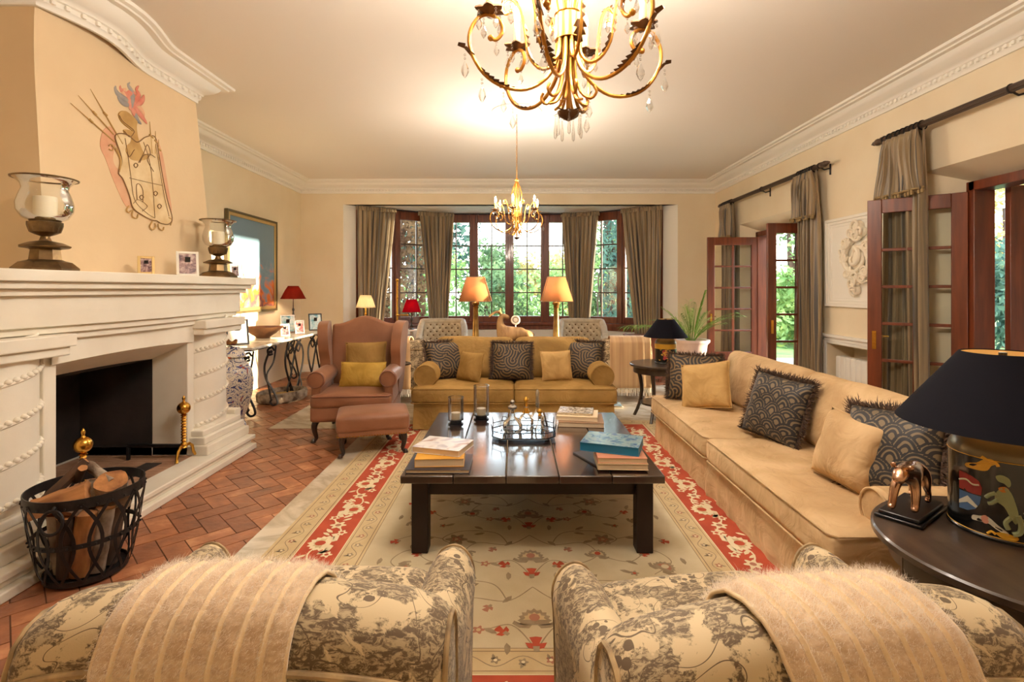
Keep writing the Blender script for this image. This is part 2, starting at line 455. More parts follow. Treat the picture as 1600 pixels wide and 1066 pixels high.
# --- ceiling rose
mb = MB(); mb.lathe([(.0,3.34),(.27,3.34),(.27,3.332),(.25,3.322),(.22,3.325),(.10,3.322),(.06,3.31),(0,3.31)], (0.03,5.46,0), 48)
struct(mb.build('trim_ceiling_rose', M['ceil']))
# --- french doors
def door_leaf(idx, hinge, outer, z0=.02, z1=2.24, rows=6, knob=True):
    p, q = Vector(hinge), Vector(outer); t = q-p; Lw = t.length; t.normalize(); ang = atan2(t.y, t.x)
    root = sthing('door_%d' % idx, (p.x, p.y, 0), ang)
    s = .105; kick = .5; fr = MB()
    fr.box(0, -.022, z0, s, .022, z1); fr.box(Lw-s, -.022, z0, Lw, .022, z1)
    fr.box(s, -.022, z1-.12, Lw-s, .022, z1); fr.box(s, -.022, z0, Lw-s, .022, z0+.2); fr.box(s,-.022,kick-.06,Lw-s,.022,kick)
    fr.build('door_frame', M['door_wood'], root, bevel=.005)
    pn = MB(); pn.box(s, -.01, z0+.2, Lw-s, .01, kick-.06); pn.build('door_panel', M['door_wood'], root, bevel=.004)
    g = MB(); g.box(s, -.003, kick, Lw-s, .003, z1-.12); g.build('pane', M['glass'], root, smooth=False)
    mu = MB(); mu.box(Lw/2-.018, -.017, kick, Lw/2+.018, .017, z1-.12)
    for j in range(1, rows-1):
        z = kick+(z1-.12-kick)*j/(rows-1); mu.box(s, -.015, z-.013, Lw-s, .015, z+.013)
    mu.build('muntin', M['door_wood'], root, bevel=.004)
    k = MB(); k.cbox(Lw-.05, 0, 1.0, .03, .06, .16); k.tube([(Lw-.05,-.05,1.03),(Lw-.05,-.06,1.03),(Lw-.15,-.06,1.03)], .009)
    k.tube([(Lw-.05,-.03,1.03),(Lw-.05,-.06,1.03)], .009)
    k.build('door_handle', M['brass'], root)
    return root
door_leaf(1, (3.69, 4.16), (3.17, 4.59))
door_leaf(2, (3.71, 7.78), (2.945, 7.80))
door_leaf(3, (3.79, 6.16), (3.03, 6.13))
def door_case(idx, y0, y1, zt=2.30):
    root = sthing('door_%d' % idx, (0,0,0)); mb = MB()
    mb.box(3.69, y0-.02, 0, 3.86, y0+.055, zt+.02); mb.box(3.69, y1-.055, 0, 3.86, y1+.02, zt+.02); mb.box(3.69, y0, zt-.055, 3.86, y1, zt+.02)
    mb.build('door_frame', M['door_wood'], root, bevel=.005)
door_case(4, 2.55, 4.16); door_case(5, 6.13, 7.80)
# shutter leaf folded at the outside of the first doorway
mb = MB(); mb.box(3.9, 4.02, .02, 4.42, 4.07, 2.27)
r_ = sthing('door_6'); 
mb.build('door_panel', M['door_wood'], r_, bevel=.004)
# wall panel moulding and radiator niche trim
def frame_yz(mb, x, y0, y1, z0, z1, w, d):
    for k, (o, dd) in enumerate(((0, d), (w*.35, d*.6), (w*.7, d*.35))):
        a = o; b = o+w*.34
        mb.box(x-dd, y0+a, z0+a, x+.002, y0+b, z1-a); mb.box(x-dd, y1-b, z0+a, x+.002, y1-a, z1-a)
        mb.box(x-dd, y0+b, z0+a, x+.002, y1-b, z0+b); mb.box(x-dd, y0+b, z1-b, x+.002, y1-b, z1-a)
mb = MB(); frame_yz(mb, XR, 4.78, 5.78, 1.26, 2.22, .09, .035); mb.box(XR-.006, 4.84, 1.32, XR, 5.72, 2.16); struct(mb.build('trim_wall_panel', M['trim'], bevel=.003))
mb = MB(); frame_yz(mb, XR, 4.68, 5.88, .0, .94, .09, .035); mb.box(XR-.05, 4.64, .92, XR, 5.92, .95)
struct(mb.build('trim_niche', M['trim'], bevel=.003))
# --- outside: veranda
M['stucco'] = mat('veranda_stucco', lin(214,196,160), .9)
M['paving'] = mat('paving', lin(150,140,120), .8, col2=lin(120,112,96), nscale=3)
M['lawn'] = mat('lawn', lin(62,92,34), .9, col2=lin(104,126,50), nscale=2.5, bump=.5, bscale=20)
mb = MB(); mb.box(-60, -30, -.35, 60, 70, -.15); struct(mb.build('ground_lawn', M['lawn'], smooth=False))
mb = MB(); mb.box(-5, 10.3, -.15, 3.88, 14.5, -.04); struct(mb.build('ground_bounce', mat('pale_bounce_stone', lin(214,208,196), .8, col2=lin(196,190,178), nscale=2), smooth=False))  # added pale paving, bounces daylight up onto the bay ceiling
mb = MB(); mb.box(3.9, -3, -.15, 7.0, 11, -.03); struct(mb.build('ground_veranda', M['paving'], smooth=False))
mb = MB(); mb.box(3.86, -3, 2.75, 6.9, 5.4, 2.9); struct(mb.build('ceiling_veranda', M['stucco'], smooth=False))
M['pillar'] = mat('whitewashed_brick', lin(190,200,210), .85, col2=lin(150,162,176), nscale=14, bump=.5, bscale=20)
mb = MB(); mb.box(5.6, -3, -.1, 6.0, 5.30, 2.75); struct(mb.build('wall_pillar_sun_block', M['pillar'], smooth=False))  # column lengthened into an added wall that blocks sun from the near doorway
mb = MB(); mb.box(-6.5, 12.2, -.2, -2.0, 12.5, 3.9) if False else None
# ================================================================ FIREPLACE
fp = thing('fireplace', 'cream stone fireplace with bowed mantel shelf and rope-banded columns', 'fireplace', (0,0,0))
M['tile'] = mat('hearth_tile', lin(178,140,112), .6, col2=lin(150,112,86), nscale=6)
HX = -2.37
mb = MB(); mb.box(-3.75, 1.75, 0, HX+.02, 4.68, .05); mb.box(-3.75, 1.77, .05, HX-.02, 4.66, .085); mb.box(-3.75, 1.72, .085, HX, 4.70, .122)
mb.build('hearth', M['stone'], fp, bevel=.008, seg=3)
mb = MB(); 
for i in range(22):
    for j in range(4):
        y = 2.93+i*.0535*1.0; mb.box(-3.42+j*.215+.003, 2.92+i*.0535+.002, .118, -3.42+(j+1)*.215-.003, 2.92+(i+1)*.0535-.002, .1245)
mb.build('hearth_tile', M['tile'], fp, smooth=False)
mb = MB(); mb.box(-2.80, 3.2, .122, -2.68, 3.9, .128); mb.build('ash_grate', M['soot'], fp, smooth=False)
mb = MB()  # firebox lining
mb.box(-3.52, 2.6, .11, -3.46, 4.4, 1.2); mb.box(-3.5, 4.08, .11, -2.885, 4.16, 1.2); mb.box(-3.5, 2.83, .11, -2.885, 2.91, 1.2); mb.box(-3.5, 2.85, 1.16, -2.885, 4.15, 1.2)
mb.box(-2.93, 2.9, .89, -2.89, 4.09, 1.2)
mb.build('firebox', M['soot'], fp, smooth=False)
mb = MB()
mb.prism([(-2.885,4.08),(-2.6,4.08),(-2.6,4.16),(-2.66,4.16),(-2.66,4.68),(-3.75,4.68),(-3.75,4.165),(-2.885,4.165)], .122, 1.14)
mb.build('jamb', M['stone'], fp, bevel=.006)
mb = MB(); mb.prism([(-2.885,2.91),(-2.6,2.91),(-2.6,2.83),(-2.66,2.83),(-2.66,2.3),(-3.75,2.3),(-3.75,2.825),(-2.885,2.825)], .122, 1.14)
mb.build('jamb', M['stone'], fp, bevel=.006)
mb = MB()
def bowx(y): 
    u = (y-3.5)/.9
    return .075*(1-u*u) if abs(u) < 1 else 0
ys = [2.83+i*(4.16-2.83)/16 for i in range(17)]
def lint(u, v):
    y = 2.86+(4.13-2.86)*u; sag = .02*(1-((y-3.495)/.64)**2)
    pts = [(-3.0,1.2),(-2.90,.885+sag),(-2.60+bowx(y)*.5,1.025+sag),(-2.60+bowx(y)*.5,1.2)]
    x, z = pts[int(round(v*3))]
    return (x, y, z)
mb.grid(lint, 17, 4); mb.build('lintel', M['stone'], fp, angle=30)
def col(yc):
    mb = MB(); cx, rx, ry = -2.70, .17, .255
    mb.grid(lambda u, v: (cx+rx*sin(pi*u), yc-ry*cos(pi*u), .30+.86*v), 25, 2)
    o = mb.build('column', M['stone'], fp)
    for k in range(5):
        rb = MB(); z0 = .31+k*.205
        for i in range(21):
            u = i/20; z = z0+.13*u
            if z > 1.13: continue
            p = Vector((cx+(rx+.004)*sin(pi*u), yc-(ry+.004)*cos(pi*u), z))
            rb.ball(p, .017, 8, 5, sz=.9)
        rb.tube([(cx+rx*sin(pi*u/20), yc-ry*cos(pi*u/20), z0+.13*u/20-.012) for u in range(21)], .012, 6)
        rb.build('rope_band', M['stone'], o)
    pl = MB()
    pl.box(-3.7, yc-.33, .12, -2.44, yc+.31, .20); pl.box(-3.7, yc-.31, .20, -2.475, yc+.29, .26); pl.box(-3.7, yc-.29, .26, -2.50, yc+.275, .31)
    pl.build('plinth', M['stone'], fp, bevel=.01, seg=3)
col(4.41); col(2.60)
mb = MB(); mb.box(-2.72, 4.70, 0, -2.56, 4.80, .345); mb.build('plinth_post', M['stone'], fp, bevel=.006)
def slab(mb, xf, y0, y1, z0, z1, bow=1.0):
    n = 28; pts = [(XL+.005, y0)]+[(xf+bowx(y0+(y1-y0)*i/n)*bow, y0+(y1-y0)*i/n) for i in range(n+1)]+[(XL+.005, y1)]
    mb.prism(pts, z0, z1)
mb = MB(); slab(mb, -2.45, 2.10, 4.87, 1.49, 1.552); mb.build('mantel_shelf', M['stone'], fp, bevel=.006)
mb = MB(); slab(mb, -2.48, 2.13, 4.84, 1.452, 1.49); slab(mb, -2.515, 2.16, 4.81, 1.415, 1.452); slab(mb, -2.55, 2.2, 4.77, 1.245, 1.415)
slab(mb, -2.575, 2.23, 4.75, 1.205, 1.245); slab(mb, -2.60, 2.25, 4.73, 1.165, 1.205); slab(mb, -2.625, 2.28, 4.71, 1.12, 1.165, .6)
mb.build('mantel_fascia', M['stone'], fp, bevel=.004)
for yc, s in ((4.41, 1), (2.60, 1)):
    mb = MB(); mb.box(-3.7, yc-.30, 1.13, -2.47, yc+.30, 1.20); mb.box(-3.7, yc-.285, 1.08, -2.495, yc+.285, 1.13)
    mb.build('capital', M['stone'], fp, bevel=.008, seg=3)
# andirons
def andiron(label, x, y):
    t = thing('andiron', label, 'andiron', (x, y, .124), 0, 'brass andirons')
    mb = MB(); prof = [(.026,.10),(.02,.11),(.024,.13),(.012,.145)]
    z = .145
    while z < .33: prof += [(.013,z),(.021,z+.011),(.013,z+.022)]; z += .022
    prof += [(.012,.34),(.025,.35),(.012,.36),(0,.36)]
    mb.lathe(prof, (0,0,0), 16); mb.build('shaft', M['brass'], t)
    mb = MB(); mb.ball((0,0,.405), .048, 20, 14); mb.lathe([(.015,.45),(.008,.46),(.012,.475),(.012,.485),(.004,.50),(0,.503)], (0,0,0), 12); mb.build('finial', M['brass'], t)
    mb = MB()
    for s in (-1, 1): mb.tube([(0,0,.11),(.01,s*.05,.115),(.012,s*.085,.09),(.012,s*.10,.04),(.02,s*.115,.011)], [.014,.013,.012,.011,.012], 8)
    mb.build('foot', M['brass'], t)
    mb = MB(); mb.box(-.44, -.012, .10, 0, .012, .125); mb.box(-.44, -.012, 0, -.42, .012, .10); mb.build('log_bar', M['iron'], t, bevel=.003)
andiron('brass andiron with ball finial standing clear on the hearth at the far jamb', -2.56, 3.97)
andiron('brass andiron with ball finial rising behind the log basket', -2.55, 3.03)
# half-burnt log inside the firebox
M['bark'] = mat('bark', lin(88,62,44), .9, col2=lin(50,36,28), nscale=10, bump=.8, bscale=25, stretch=(1,1,.3))
M['bark2'] = mat('pale_bark', lin(170,156,140), .9, col2=lin(96,76,60), nscale=9, bump=.8, bscale=25)
M['cutwood'] = mat('cut_wood', lin(184,128,76), .85, col2=lin(122,78,46), nscale=12, stretch=(1,1,.4), bump=.4, bscale=40)
def log(name, label, a, b, r, bark, split=False, cat='log', group=None, seed=0):
    a, b = Vector(a), Vector(b); c = (a+b)/2; d = b-a; L_ = d.length; q = d.to_track_quat('Z', 'Y')
    t = thing(name, label, cat, c, 0, group); t.rotation_mode = 'QUATERNION'; t.rotation_quaternion = q
    rng = random.Random(seed); ph = [rng.uniform(0, 6) for _ in range(4)]
    n = 18; mb = MB(); cw = MB()
    def rad(i, v): 
        an = 2*pi*i/n
        return r*(1+.08*sin(2*an+ph[0])+.05*sin(5*an+ph[1])+.04*sin(3*v*4+ph[2]))
    ang = [2*pi*i/n for i in range(n)] if not split else [pi*i/(n-1) for i in range(n)]
    K = 6; vs = []
    for k in range(K+1):
        z = -L_/2+L_*k/K
        for i, an in enumerate(ang): vs.append((rad(i,k/K)*cos(an), rad(i,k/K)*sin(an)-(r*.35 if split else 0), z))
    fs = [(k*n+i, k*n+(i+1)%n, (k+1)*n+(i+1)%n, (k+1)*n+i) for k in range(K) for i in range(n if not split else n-1)]
    mb.add(vs, fs); o = mb.build('bark', bark, t)
    if split: cw.add(vs[:n]+vs[-n:], [tuple(range(n)), tuple(range(n, 2*n)), (0, n-1, 2*n-1, n)]); cw.build('cut_wood', M['cutwood'], t, smooth=False)
    else:
        for e_ in (vs[:n], vs[-n:]): cw = MB(); cw.add(e_, [tuple(range(n))]); cw.build('cut_end', M['cutwood'], t, smooth=False)
    return t
log('firewood_log', 'half-split log lying on the dark firebox floor', (-3.2,3.05,.19), (-3.1,3.4,.19), .06, M['bark'], True, seed=5)
# ================================================================ LOG BASKET
bk = thing('log_basket', 'round black iron strap basket full of firewood beside the hearth', 'basket', (-2.185, 2.62, 0)); bk.scale = (.82,.82,.93)
mb = MB(); 
def hoop(mb, r, z, h, th=.006, n=48, tilt=0):
    mb.lathe([(r,z-h/2),(r+th,z-h/2),(r+th,z+h/2),(r,z+h/2),(r,z-h/2)], (0,0,0), n, caps=False)
hoop(mb, .292, .465, .052); mb.build('rim', M['iron'], bk, angle=30)
mb = MB(); hoop(mb, .262, .24, .024); hoop(mb, .205, .03, .028); mb.lathe([(0,.018),(.205,.018),(.205,.026),(0,.026)], (0,0,0), 40); mb.build('hoop', M['iron'], bk, angle=30)
def rad_at(z): return .205+(.292-.205)*((z-.03)/.435)**.7
for k in range(13):
    for s in (-1, 1):
        mb = MB(); pts = []
        a0 = 2*pi*k/13
        vs = []; n = 12
        for i in range(n+1):
            v = i/n; z = .03+.435*v; a = a0+s*(.36*sin(pi*v))+s*0
            rr = rad_at(z)+.007
            for da in (-.035, .035):
                for dr in (0, .004): vs.append(((rr+dr)*cos(a+da), (rr+dr)*sin(a+da), z))
        fs = []
        for i in range(n):
            b = i*4; c = b+4
            fs += [(b,b+2,c+2,c),(b+1,c+1,c+3,b+3),(b,c,c+1,b+1),(b+2,b+3,c+3,c+2)]
        mb.add(vs, fs); mb.build('strap', M['iron'], bk)
for k in range(26):
    a = 2*pi*k/26
    for r_, z_ in ((.300,.452),(.272,.24)): mb = MB(); mb.ball((r_*cos(a), r_*sin(a), z_), .0065, 8, 4); mb.build('rivet', M['iron'], bk)
for a in (R(-78), R(102)):
    c = Vector((.318*cos(a), .318*sin(a), .40)); t = Vector((-sin(a), cos(a), 0))
    mb = MB(); mb.tube([c+t*(.055*cos(2*pi*i/24))+Vector((.012*cos(a)*(1-sin(2*pi*i/24)), .012*sin(a)*(1-sin(2*pi*i/24)), .055*sin(2*pi*i/24))) for i in range(24)], .008, 8, closed=True)
    mb.tube([c+Vector((0,0,.05)), c+Vector((0,0,.065))-Vector((cos(a),sin(a),0))*.02], .012, 8)
    mb.build('ring_handle', M['iron'], bk)
B = Vector((-2.185, 2.62, 0)); SC_ = Matrix.Diagonal((.82,.82,.93))
def LG(label, a, b, r, bark, split=False, seed=0): log('firewood_log', label, B+SC_@Vector(a), B+SC_@Vector(b), r*.84, bark, split, group='firewood in the iron basket', seed=seed)
LG('thin brown branch leaning out over the basket rim towards the fireplace', (-.20,-.12,.40), (-.04,.05,.60), .032, M['bark'], seed=1)
LG('pale birch branch lying crosswise on top of the basket', (-.03,.05,.575), (.17,-.02,.50), .027, M['bark2'], seed=2)
LG('thick round log with sawn end tipped up at the basket rim', (.10,.10,.34), (.175,-.03,.515), .075, M['bark2'], seed=3)
LG('orange split log laid flat across the basket', (-.18,-.16,.40), (.07,-.06,.47), .085, M['cutwood'], True, seed=4)
LG('short white-barked split log in the middle of the basket', (.02,-.16,.38), (.05,.02,.49), .05, M['bark2'], True, seed=6)
LG('forked twig poking up beside the pale birch branch', (-.08,.02,.50), (.0,-.03,.585), .022, M['bark'], seed=8)
rng = random.Random(11)
for i in range(9):
    a = 2*pi*i/9+.2; rr = .125
    LG(['upright dark log against the hearth side of the basket','upright split log at the fire side of the basket','upright pale log below the orange split log','upright dark log at the back of the basket','upright orange log behind the basket back straps','upright pale log below the ring handle','upright dark log facing the room in the basket','upright orange log behind the front straps','upright pale log in the basket on the rug side'][i], (rr*cos(a)*.9, rr*sin(a)*.9, .04), (rr*cos(a+.3)*1.15, rr*sin(a+.3)*1.15, .37), .05, [M['bark'], M['cutwood'], M['bark2']][i%3], seed=20+i)

# ================================================================ THINGS ON THE MANTEL
M['pewter'] = mat('aged_bronze', lin(148,122,84), .35, .85, col2=lin(96,76,52), nscale=10, bump=.1, bscale=30)
M['wax'] = mat('candle_wax', lin(244,232,204), .5); M['wax'].node_tree.nodes['Principled BSDF'].inputs['Subsurface Weight'].default_value = 0
ZM = 1.553
def hurricane(label, x, y, sc=1.0):
    t = thing('hurricane_lamp', label, 'candle holder', (x, y, ZM), 0, 'bronze hurricane lamps on the mantel'); t.scale = (sc,)*3
    mb = MB(); mb.lathe([(.155,0),(.155,.012),(.12,.045),(.085,.055),(.075,.06),(.068,.115),(.075,.12),(.115,.128),(.118,.135),(.075,.155),(.03,.165),(.024,.178),(0,.178)], (0,0,0), 8, a0=R(22.5))
    mb.build('foot', M['pewter'], t, angle=20)
    mb = MB(); mb.lathe([(.024,.175),(.02,.19),(.045,.20),(.065,.212),(.072,.235),(.076,.25),(.078,.268),(.07,.27),(.0,.262)], (0,0,0), 32, ripple=lambda a, z: .03*cos(16*a) if .2 < z < .26 else 0)
    mb.build('cup', M['pewter'], t)
    mb = MB(); mb.lathe([(.062,.27),(.10,.29),(.122,.33),(.125,.37),(.115,.41),(.10,.45),(.105,.475),(.128,.50),(.142,.508)], (0,0,0), 40, caps=False); mb.build('glass_shade', M['clear'], t)
    mb = MB(); mb.lathe([(.139,.505),(.146,.505),(.148,.511),(.142,.514),(.139,.505)], (0,0,0), 40, caps=False); mb.build('rim', M['pewter'], t)
    mb = MB(); mb.lathe([(0,.262),(.052,.262),(.052,.405),(.048,.41),(.01,.405),(0,.405)], (0,0,0), 28); mb.build('candle', M['wax'], t)
hurricane('bronze hurricane lamp with clear glass shade on the near end of the mantel', -2.60, 2.84)
hurricane('bronze hurricane lamp beside the photo frames at the far end of the mantel', -2.60, 4.50, .98)
def photo_mat(name, cols, sc=6, seed=0):
    m, nt, b = new_mat(name); N = nt.nodes; L = nt.links
    t = N.new('ShaderNodeTexCoord'); mp = N.new('ShaderNodeMapping'); mp.inputs['Location'].default_value = (seed*3.3, seed*1.7, seed); L.new(t.outputs['Object'], mp.inputs[0])
    n = N.new('ShaderNodeTexNoise'); n.inputs['Scale'].default_value = sc; n.inputs['Detail'].default_value = 3; n.inputs['Distortion'].default_value = .8; L.new(mp.outputs[0], n.inputs[0])
    r = N.new('ShaderNodeValToRGB'); r.color_ramp.interpolation = 'B_SPLINE'; L.new(n.outputs[0], r.inputs[0]); e = r.color_ramp.elements
    e[0].position = .32; e[0].color = c4(cols[0]); e[1].position = .68; e[1].color = c4(cols[-1])
    for i, c in enumerate(cols[1:-1]): k = e.new(.32+.36*(i+1)/(len(cols)-1)); k.color = c4(c)
    L.new(r.outputs[0], b.inputs['Base Color']); b.inputs['Roughness'].default_value = .25; return m
M['photo'] = photo_mat('photo_print', [lin(60,44,60), lin(150,110,110), lin(220,200,190)], 30)
M['photo_blue'] = photo_mat('photo_blue', [lin(90,170,200), lin(190,225,235), lin(240,245,245)], 14, 2)
M['photo_red'] = photo_mat('photo_red', [lin(120,40,50), lin(190,110,110), lin(230,200,190)], 24, 4)
M['silver'] = mat('silver', lin(200,196,188), .25, 1)
M['gilt'] = mat('gilt_frame', lin(206,176,118), .35, .6)
M['black'] = mat('black_lacquer', lin(14,12,14), .3)
def frame(label, x, y, z, w, h, rz, fm, pm, lean=R(14), group=None, fw=.018, name='picture_frame'):
    """stands on a surface, faces local -y"""
    t = thing(name, label, 'picture frame', (x, y, z), rz, group)
    Mx = Matrix.Rotation(-lean, 4, 'X')
    mb = MB()
    for a in ((-w/2,0,-w/2+fw,h), (w/2-fw,0,w/2,h), (-w/2+fw,0,w/2-fw,fw), (-w/2+fw,h-fw,w/2-fw,h)): mb.box(a[0], -.008, a[1], a[2], .008, a[3], 0, Mx)
    mb.build('frame', fm, t, bevel=.002)
    mb = MB(); mb.box(-w/2+fw*.8, -.003, fw*.8, w/2-fw*.8, .005, h-fw*.8, 0, Mx); mb.build('photo', pm, t, smooth=False)
    mb = MB(); mb.prism([(.006, h*.75*1.0), (.010, h*.75), (h*.38+.004, 0), (h*.38, 0)], -w*.12, w*.12, 'x')
    mb.build('easel_back', M['black'], t, smooth=False)
    return t
gm = 'framed photos on the mantel'
frame('small gilt photo frame standing alone mid-mantel under the painted crest', -2.60, 3.62, ZM, .10, .135, R(38), M['gilt'], M['photo'], group=gm)
frame('larger white photo frame with two portraits on the mantel', -2.56, 4.02, ZM, .15, .20, R(38), M['trim'], M['photo'], group=gm)
frame('tiny silver photo frame tucked behind the far hurricane lamp base', -2.52, 4.63, ZM, .085, .12, R(40), M['silver'], M['photo'], group=gm)

# ================================================================ PAINTED CREST ON THE CHIMNEY
cr = thing('painted_crest', 'painted plaster coat of arms with plumed helmet on the chimney breast', 'mural', (0,0,0))
def H(px, py, off=.004):
    # a point on the chimney face, at the height and depth where the crest hangs
    k = (px-803)/800; l = (452-py)/800; D = 3.4
    for _ in range(20):
        z = 1.45+l*D; x = -2.78-.10*(z-1.55)/1.79; D = x/k
    z = 1.45+l*D
    return Vector((x+off, D, z))
M['c_tan'] = mat('crest_tan', lin(200,164,104), .8, col2=lin(178,140,82), nscale=9)
M['c_cream'] = mat('crest_cream', lin(232,212,172), .8, col2=lin(214,186,138), nscale=8)
M['c_line'] = mat('crest_outline', lin(134,102,68), .8)
M['c_pink'] = mat('crest_pink', lin(214,158,126), .8, col2=lin(222,178,142), nscale=7)
M['c_red'] = mat('crest_red', lin(206,120,100), .8, col2=lin(216,150,130), nscale=12)
M['c_grey'] = mat('crest_grey', lin(140,138,140), .8, col2=lin(166,158,150), nscale=12)
class Q:  # crest part builder: polygons and lines in picture-of-the-crest coordinates
    def __init__(s): s.mb = MB()
    def poly(s, pts, off=.006, m=0):
        a = [H(x, y, off) for x, y in pts]; b = [H(x, y, .0005) for x, y in pts]; n = len(a)
        s.mb.add(a+b, [tuple(range(n))]+[(i, i+n, (i+1)%n+n, (i+1)%n) for i in range(n)], m)
    def line(s, pts, r=.004, off=.006, m=0, closed=False):
        pts = smooth_pts(pts, closed=closed)
        s.mb.tube([H(x, y, off) for x, y in pts], r, 6, m, closed=closed)
def smooth_pts(pts, k=5, closed=False):
    out = []; n = len(pts)
    rngs = range(n if closed else n-1)
    for i in rngs:
        g = (lambda q: pts[q % n]) if closed else (lambda q: pts[max(0, min(n-1, q))])
        p0, p1, p2, p3 = [np.array(g(i+d), float) for d in (-1,0,1,2)]
        for j in range(k):
            t = j/k
            out.append(tuple(.5*((2*p1)+(-p0+p2)*t+(2*p0-5*p1+4*p2-p3)*t*t+(-p0+3*p1-3*p2+p3)*t**3)))
    if not closed: out.append(tuple(pts[-1]))
    return out
q = Q(); q.poly(smooth_pts([(160,205),(172,198),(182,215),(176,250),(190,275),(206,318),(196,322),(178,285),(165,250),(156,228)], closed=True), .003)
q.poly(smooth_pts([(240,215),(252,235),(262,290),(268,330),(262,336),(250,300),(236,250)], closed=True), .003)
q.mb.build('mantling', M['c_pink'], cr, smooth=False)
sh = [(178,212),(196,210),(212,222),(226,214),(240,214),(246,240),(252,275),(259,310),(267,340),(262,350),(250,349),(243,345),(236,344),(222,337),(206,325),(200,305),(190,280),(183,270),(188,255),(186,240)]
q = Q(); q.poly(smooth_pts(sh, closed=True), .008); q.mb.build('shield', M['c_cream'], cr, smooth=False)
q = Q(); q.line(sh, .0038, .010, closed=True)
q.line([(193,216),(198,245),(202,275),(208,312),(226,332),(240,341)], .002, .011); q.line([(241,225),(247,262),(255,308),(262,338)], .002, .011)
q.line([(200,278),(225,284),(252,290)], .002, .011); q.line([(222,222),(231,250),(236,285),(240,340)], .002, .011)
q.line([(214,254),(222,240),(228,226),(233,240),(228,250),(238,268)], .0025, .011)
q.line([(212,312),(211,290),(216,288),(221,298),(221,316)], .0025, .011); q.line([(206,318),(214,312),(228,322),(220,330)], .002, .011)
for (x, y) in ((241,302),(247,322),(210,258),(219,308)): q.line([(x-3,y),(x,y-3),(x+3,y),(x,y+4)], .0035, .011, closed=True)
q.mb.build('shield_outline', M['c_line'], cr)
for pts_, r_, o_ in (([(168,228),(172,226),(176,230),(173,235),(168,233)], .004, .010),([(173,227),(181,236),(187,252),(184,268)], .007, .008),([(200,322),(196,328),(199,332),(204,329)], .005, .008),([(206,328),(205,338),(212,341),(214,335)], .005, .008),([(236,346),(232,354),(236,359),(241,355),(240,349)], .005, .010),([(245,350),(246,356),(252,360),(254,355)], .005, .010),([(262,340),(267,344),(265,352)], .004, .008)):
    q = Q(); q.line(pts_, r_, o_); q.mb.build('scrollwork', M['c_tan'], cr)
q = Q(); q.poly(smooth_pts([(184,180),(188,174),(196,174),(206,182),(213,188),(212,200),(216,222),(224,240),(232,243),(224,250),(205,250),(195,238),(196,228),(202,222),(202,213),(195,211),(192,203),(200,203),(206,205),(190,192)], closed=True), .009)
q.mb.build('helmet', M['c_tan'], cr, smooth=False)
q = Q(); q.line([(184,180),(190,190),(206,203),(206,209),(200,214),(192,205)], .0025, .012); q.line([(196,238),(200,245),(206,236),(208,234)], .0025, .012); q.line([(216,254),(222,243),(232,241),(240,246)], .003, .012)
q.mb.build('helmet_line', M['c_line'], cr)
FL = [((203,172),(200,158),(194,146),(186,138),(187,124)),((204,170),(206,156),(204,142),(198,132),(204,126)),((206,168),(212,156),(216,148),(212,140),(216,134)),((206,170),(216,162),(222,156),(224,148)),
 ((208,166),(216,168),(222,176),(222,186)),((206,162),(214,174),(222,184),(229,194)),((203,160),(194,154),(184,148),(178,138),(180,127)),((200,164),(190,160),(182,150)),((206,172),(210,180),(214,188),(220,194)),((204,168),(208,176),(208,182)),((202,158),(198,148),(206,144),(214,150)),((199,154),(190,144),(196,138))]
for nm_, mt_, ids in (('plume','c_red',(0,2,3,5,9,10)),('plume_feather','c_grey',(1,6,7,8)),('plume_feather','c_pink',(4,11))):
    q = Q()
    for k_ in ids:
        pts_ = smooth_pts(list(FL[k_]), 4); n_ = len(pts_)
        q.mb.tube([H(x_, y_, .006) for x_, y_ in pts_], [.020*(sin(pi*(.12+.88*i_/(n_-1)))**.7)+.002 for i_ in range(n_)], 8, flat=.35)
    q.mb.build(nm_, M[mt_], cr)
for a, b in (((109,161),(178,222)), ((121,149),(176,210)), ((140,139),(190,225)), ((233,190),(236,240)), ((242,205),(241,240)), ((247,218),(246,250))):
    q = Q(); m_ = (a[0]+(b[0]-a[0])*.45, a[1]+(b[1]-a[1])*.45)
    q.mb.tube([H(*a, .005), H(*m_, .006), H(*b, .006)], [.0015,.004,.005], 6)
    q.mb.tube([H(m_[0]-2,m_[1]-2,.007), H(m_[0]+3,m_[1]+3,.007)], .008, 6); q.mb.build('lance', M['c_tan'], cr)

# ================================================================ WALL RELIEF, RADIATOR
rl = thing('plaster_relief', 'white plaster scrollwork cartouche inside the framed wall panel', 'wall relief', (XR, 5.22, 1.75))
M['relief'] = mat('relief_plaster', lin(238,228,208), .7)
def spiral(mb, cy, cz, r0, r1, a0, turns, rad, x=-.035, n=26):
    pts = []; rs = []
    for i in range(n):
        t = i/(n-1); a = a0+turns*2*pi*t; r = r0+(r1-r0)*t
        pts.append((x-.02*sin(pi*t), cy+r*cos(a), cz+r*sin(a))); rs.append(rad*(1-.6*t))
    mb.tube(pts, rs, 8)
mb = MB()
spiral(mb, .02,.02,.20,.10, R(70), -.75, .035); spiral(mb, -.02,.0,.19,.09, R(250), -.7, .035)
mb.build('scroll', M['relief'], rl)
mb = MB(); spiral(mb, .03,.02,.11,.03, R(90), .9, .028, -.05); mb.ball((-.03,.0,.0), .09, 16, 10, sx=.35, sz=1.3); mb.build('shell', M['relief'], rl)
mb = MB(); rng = random.Random(2)
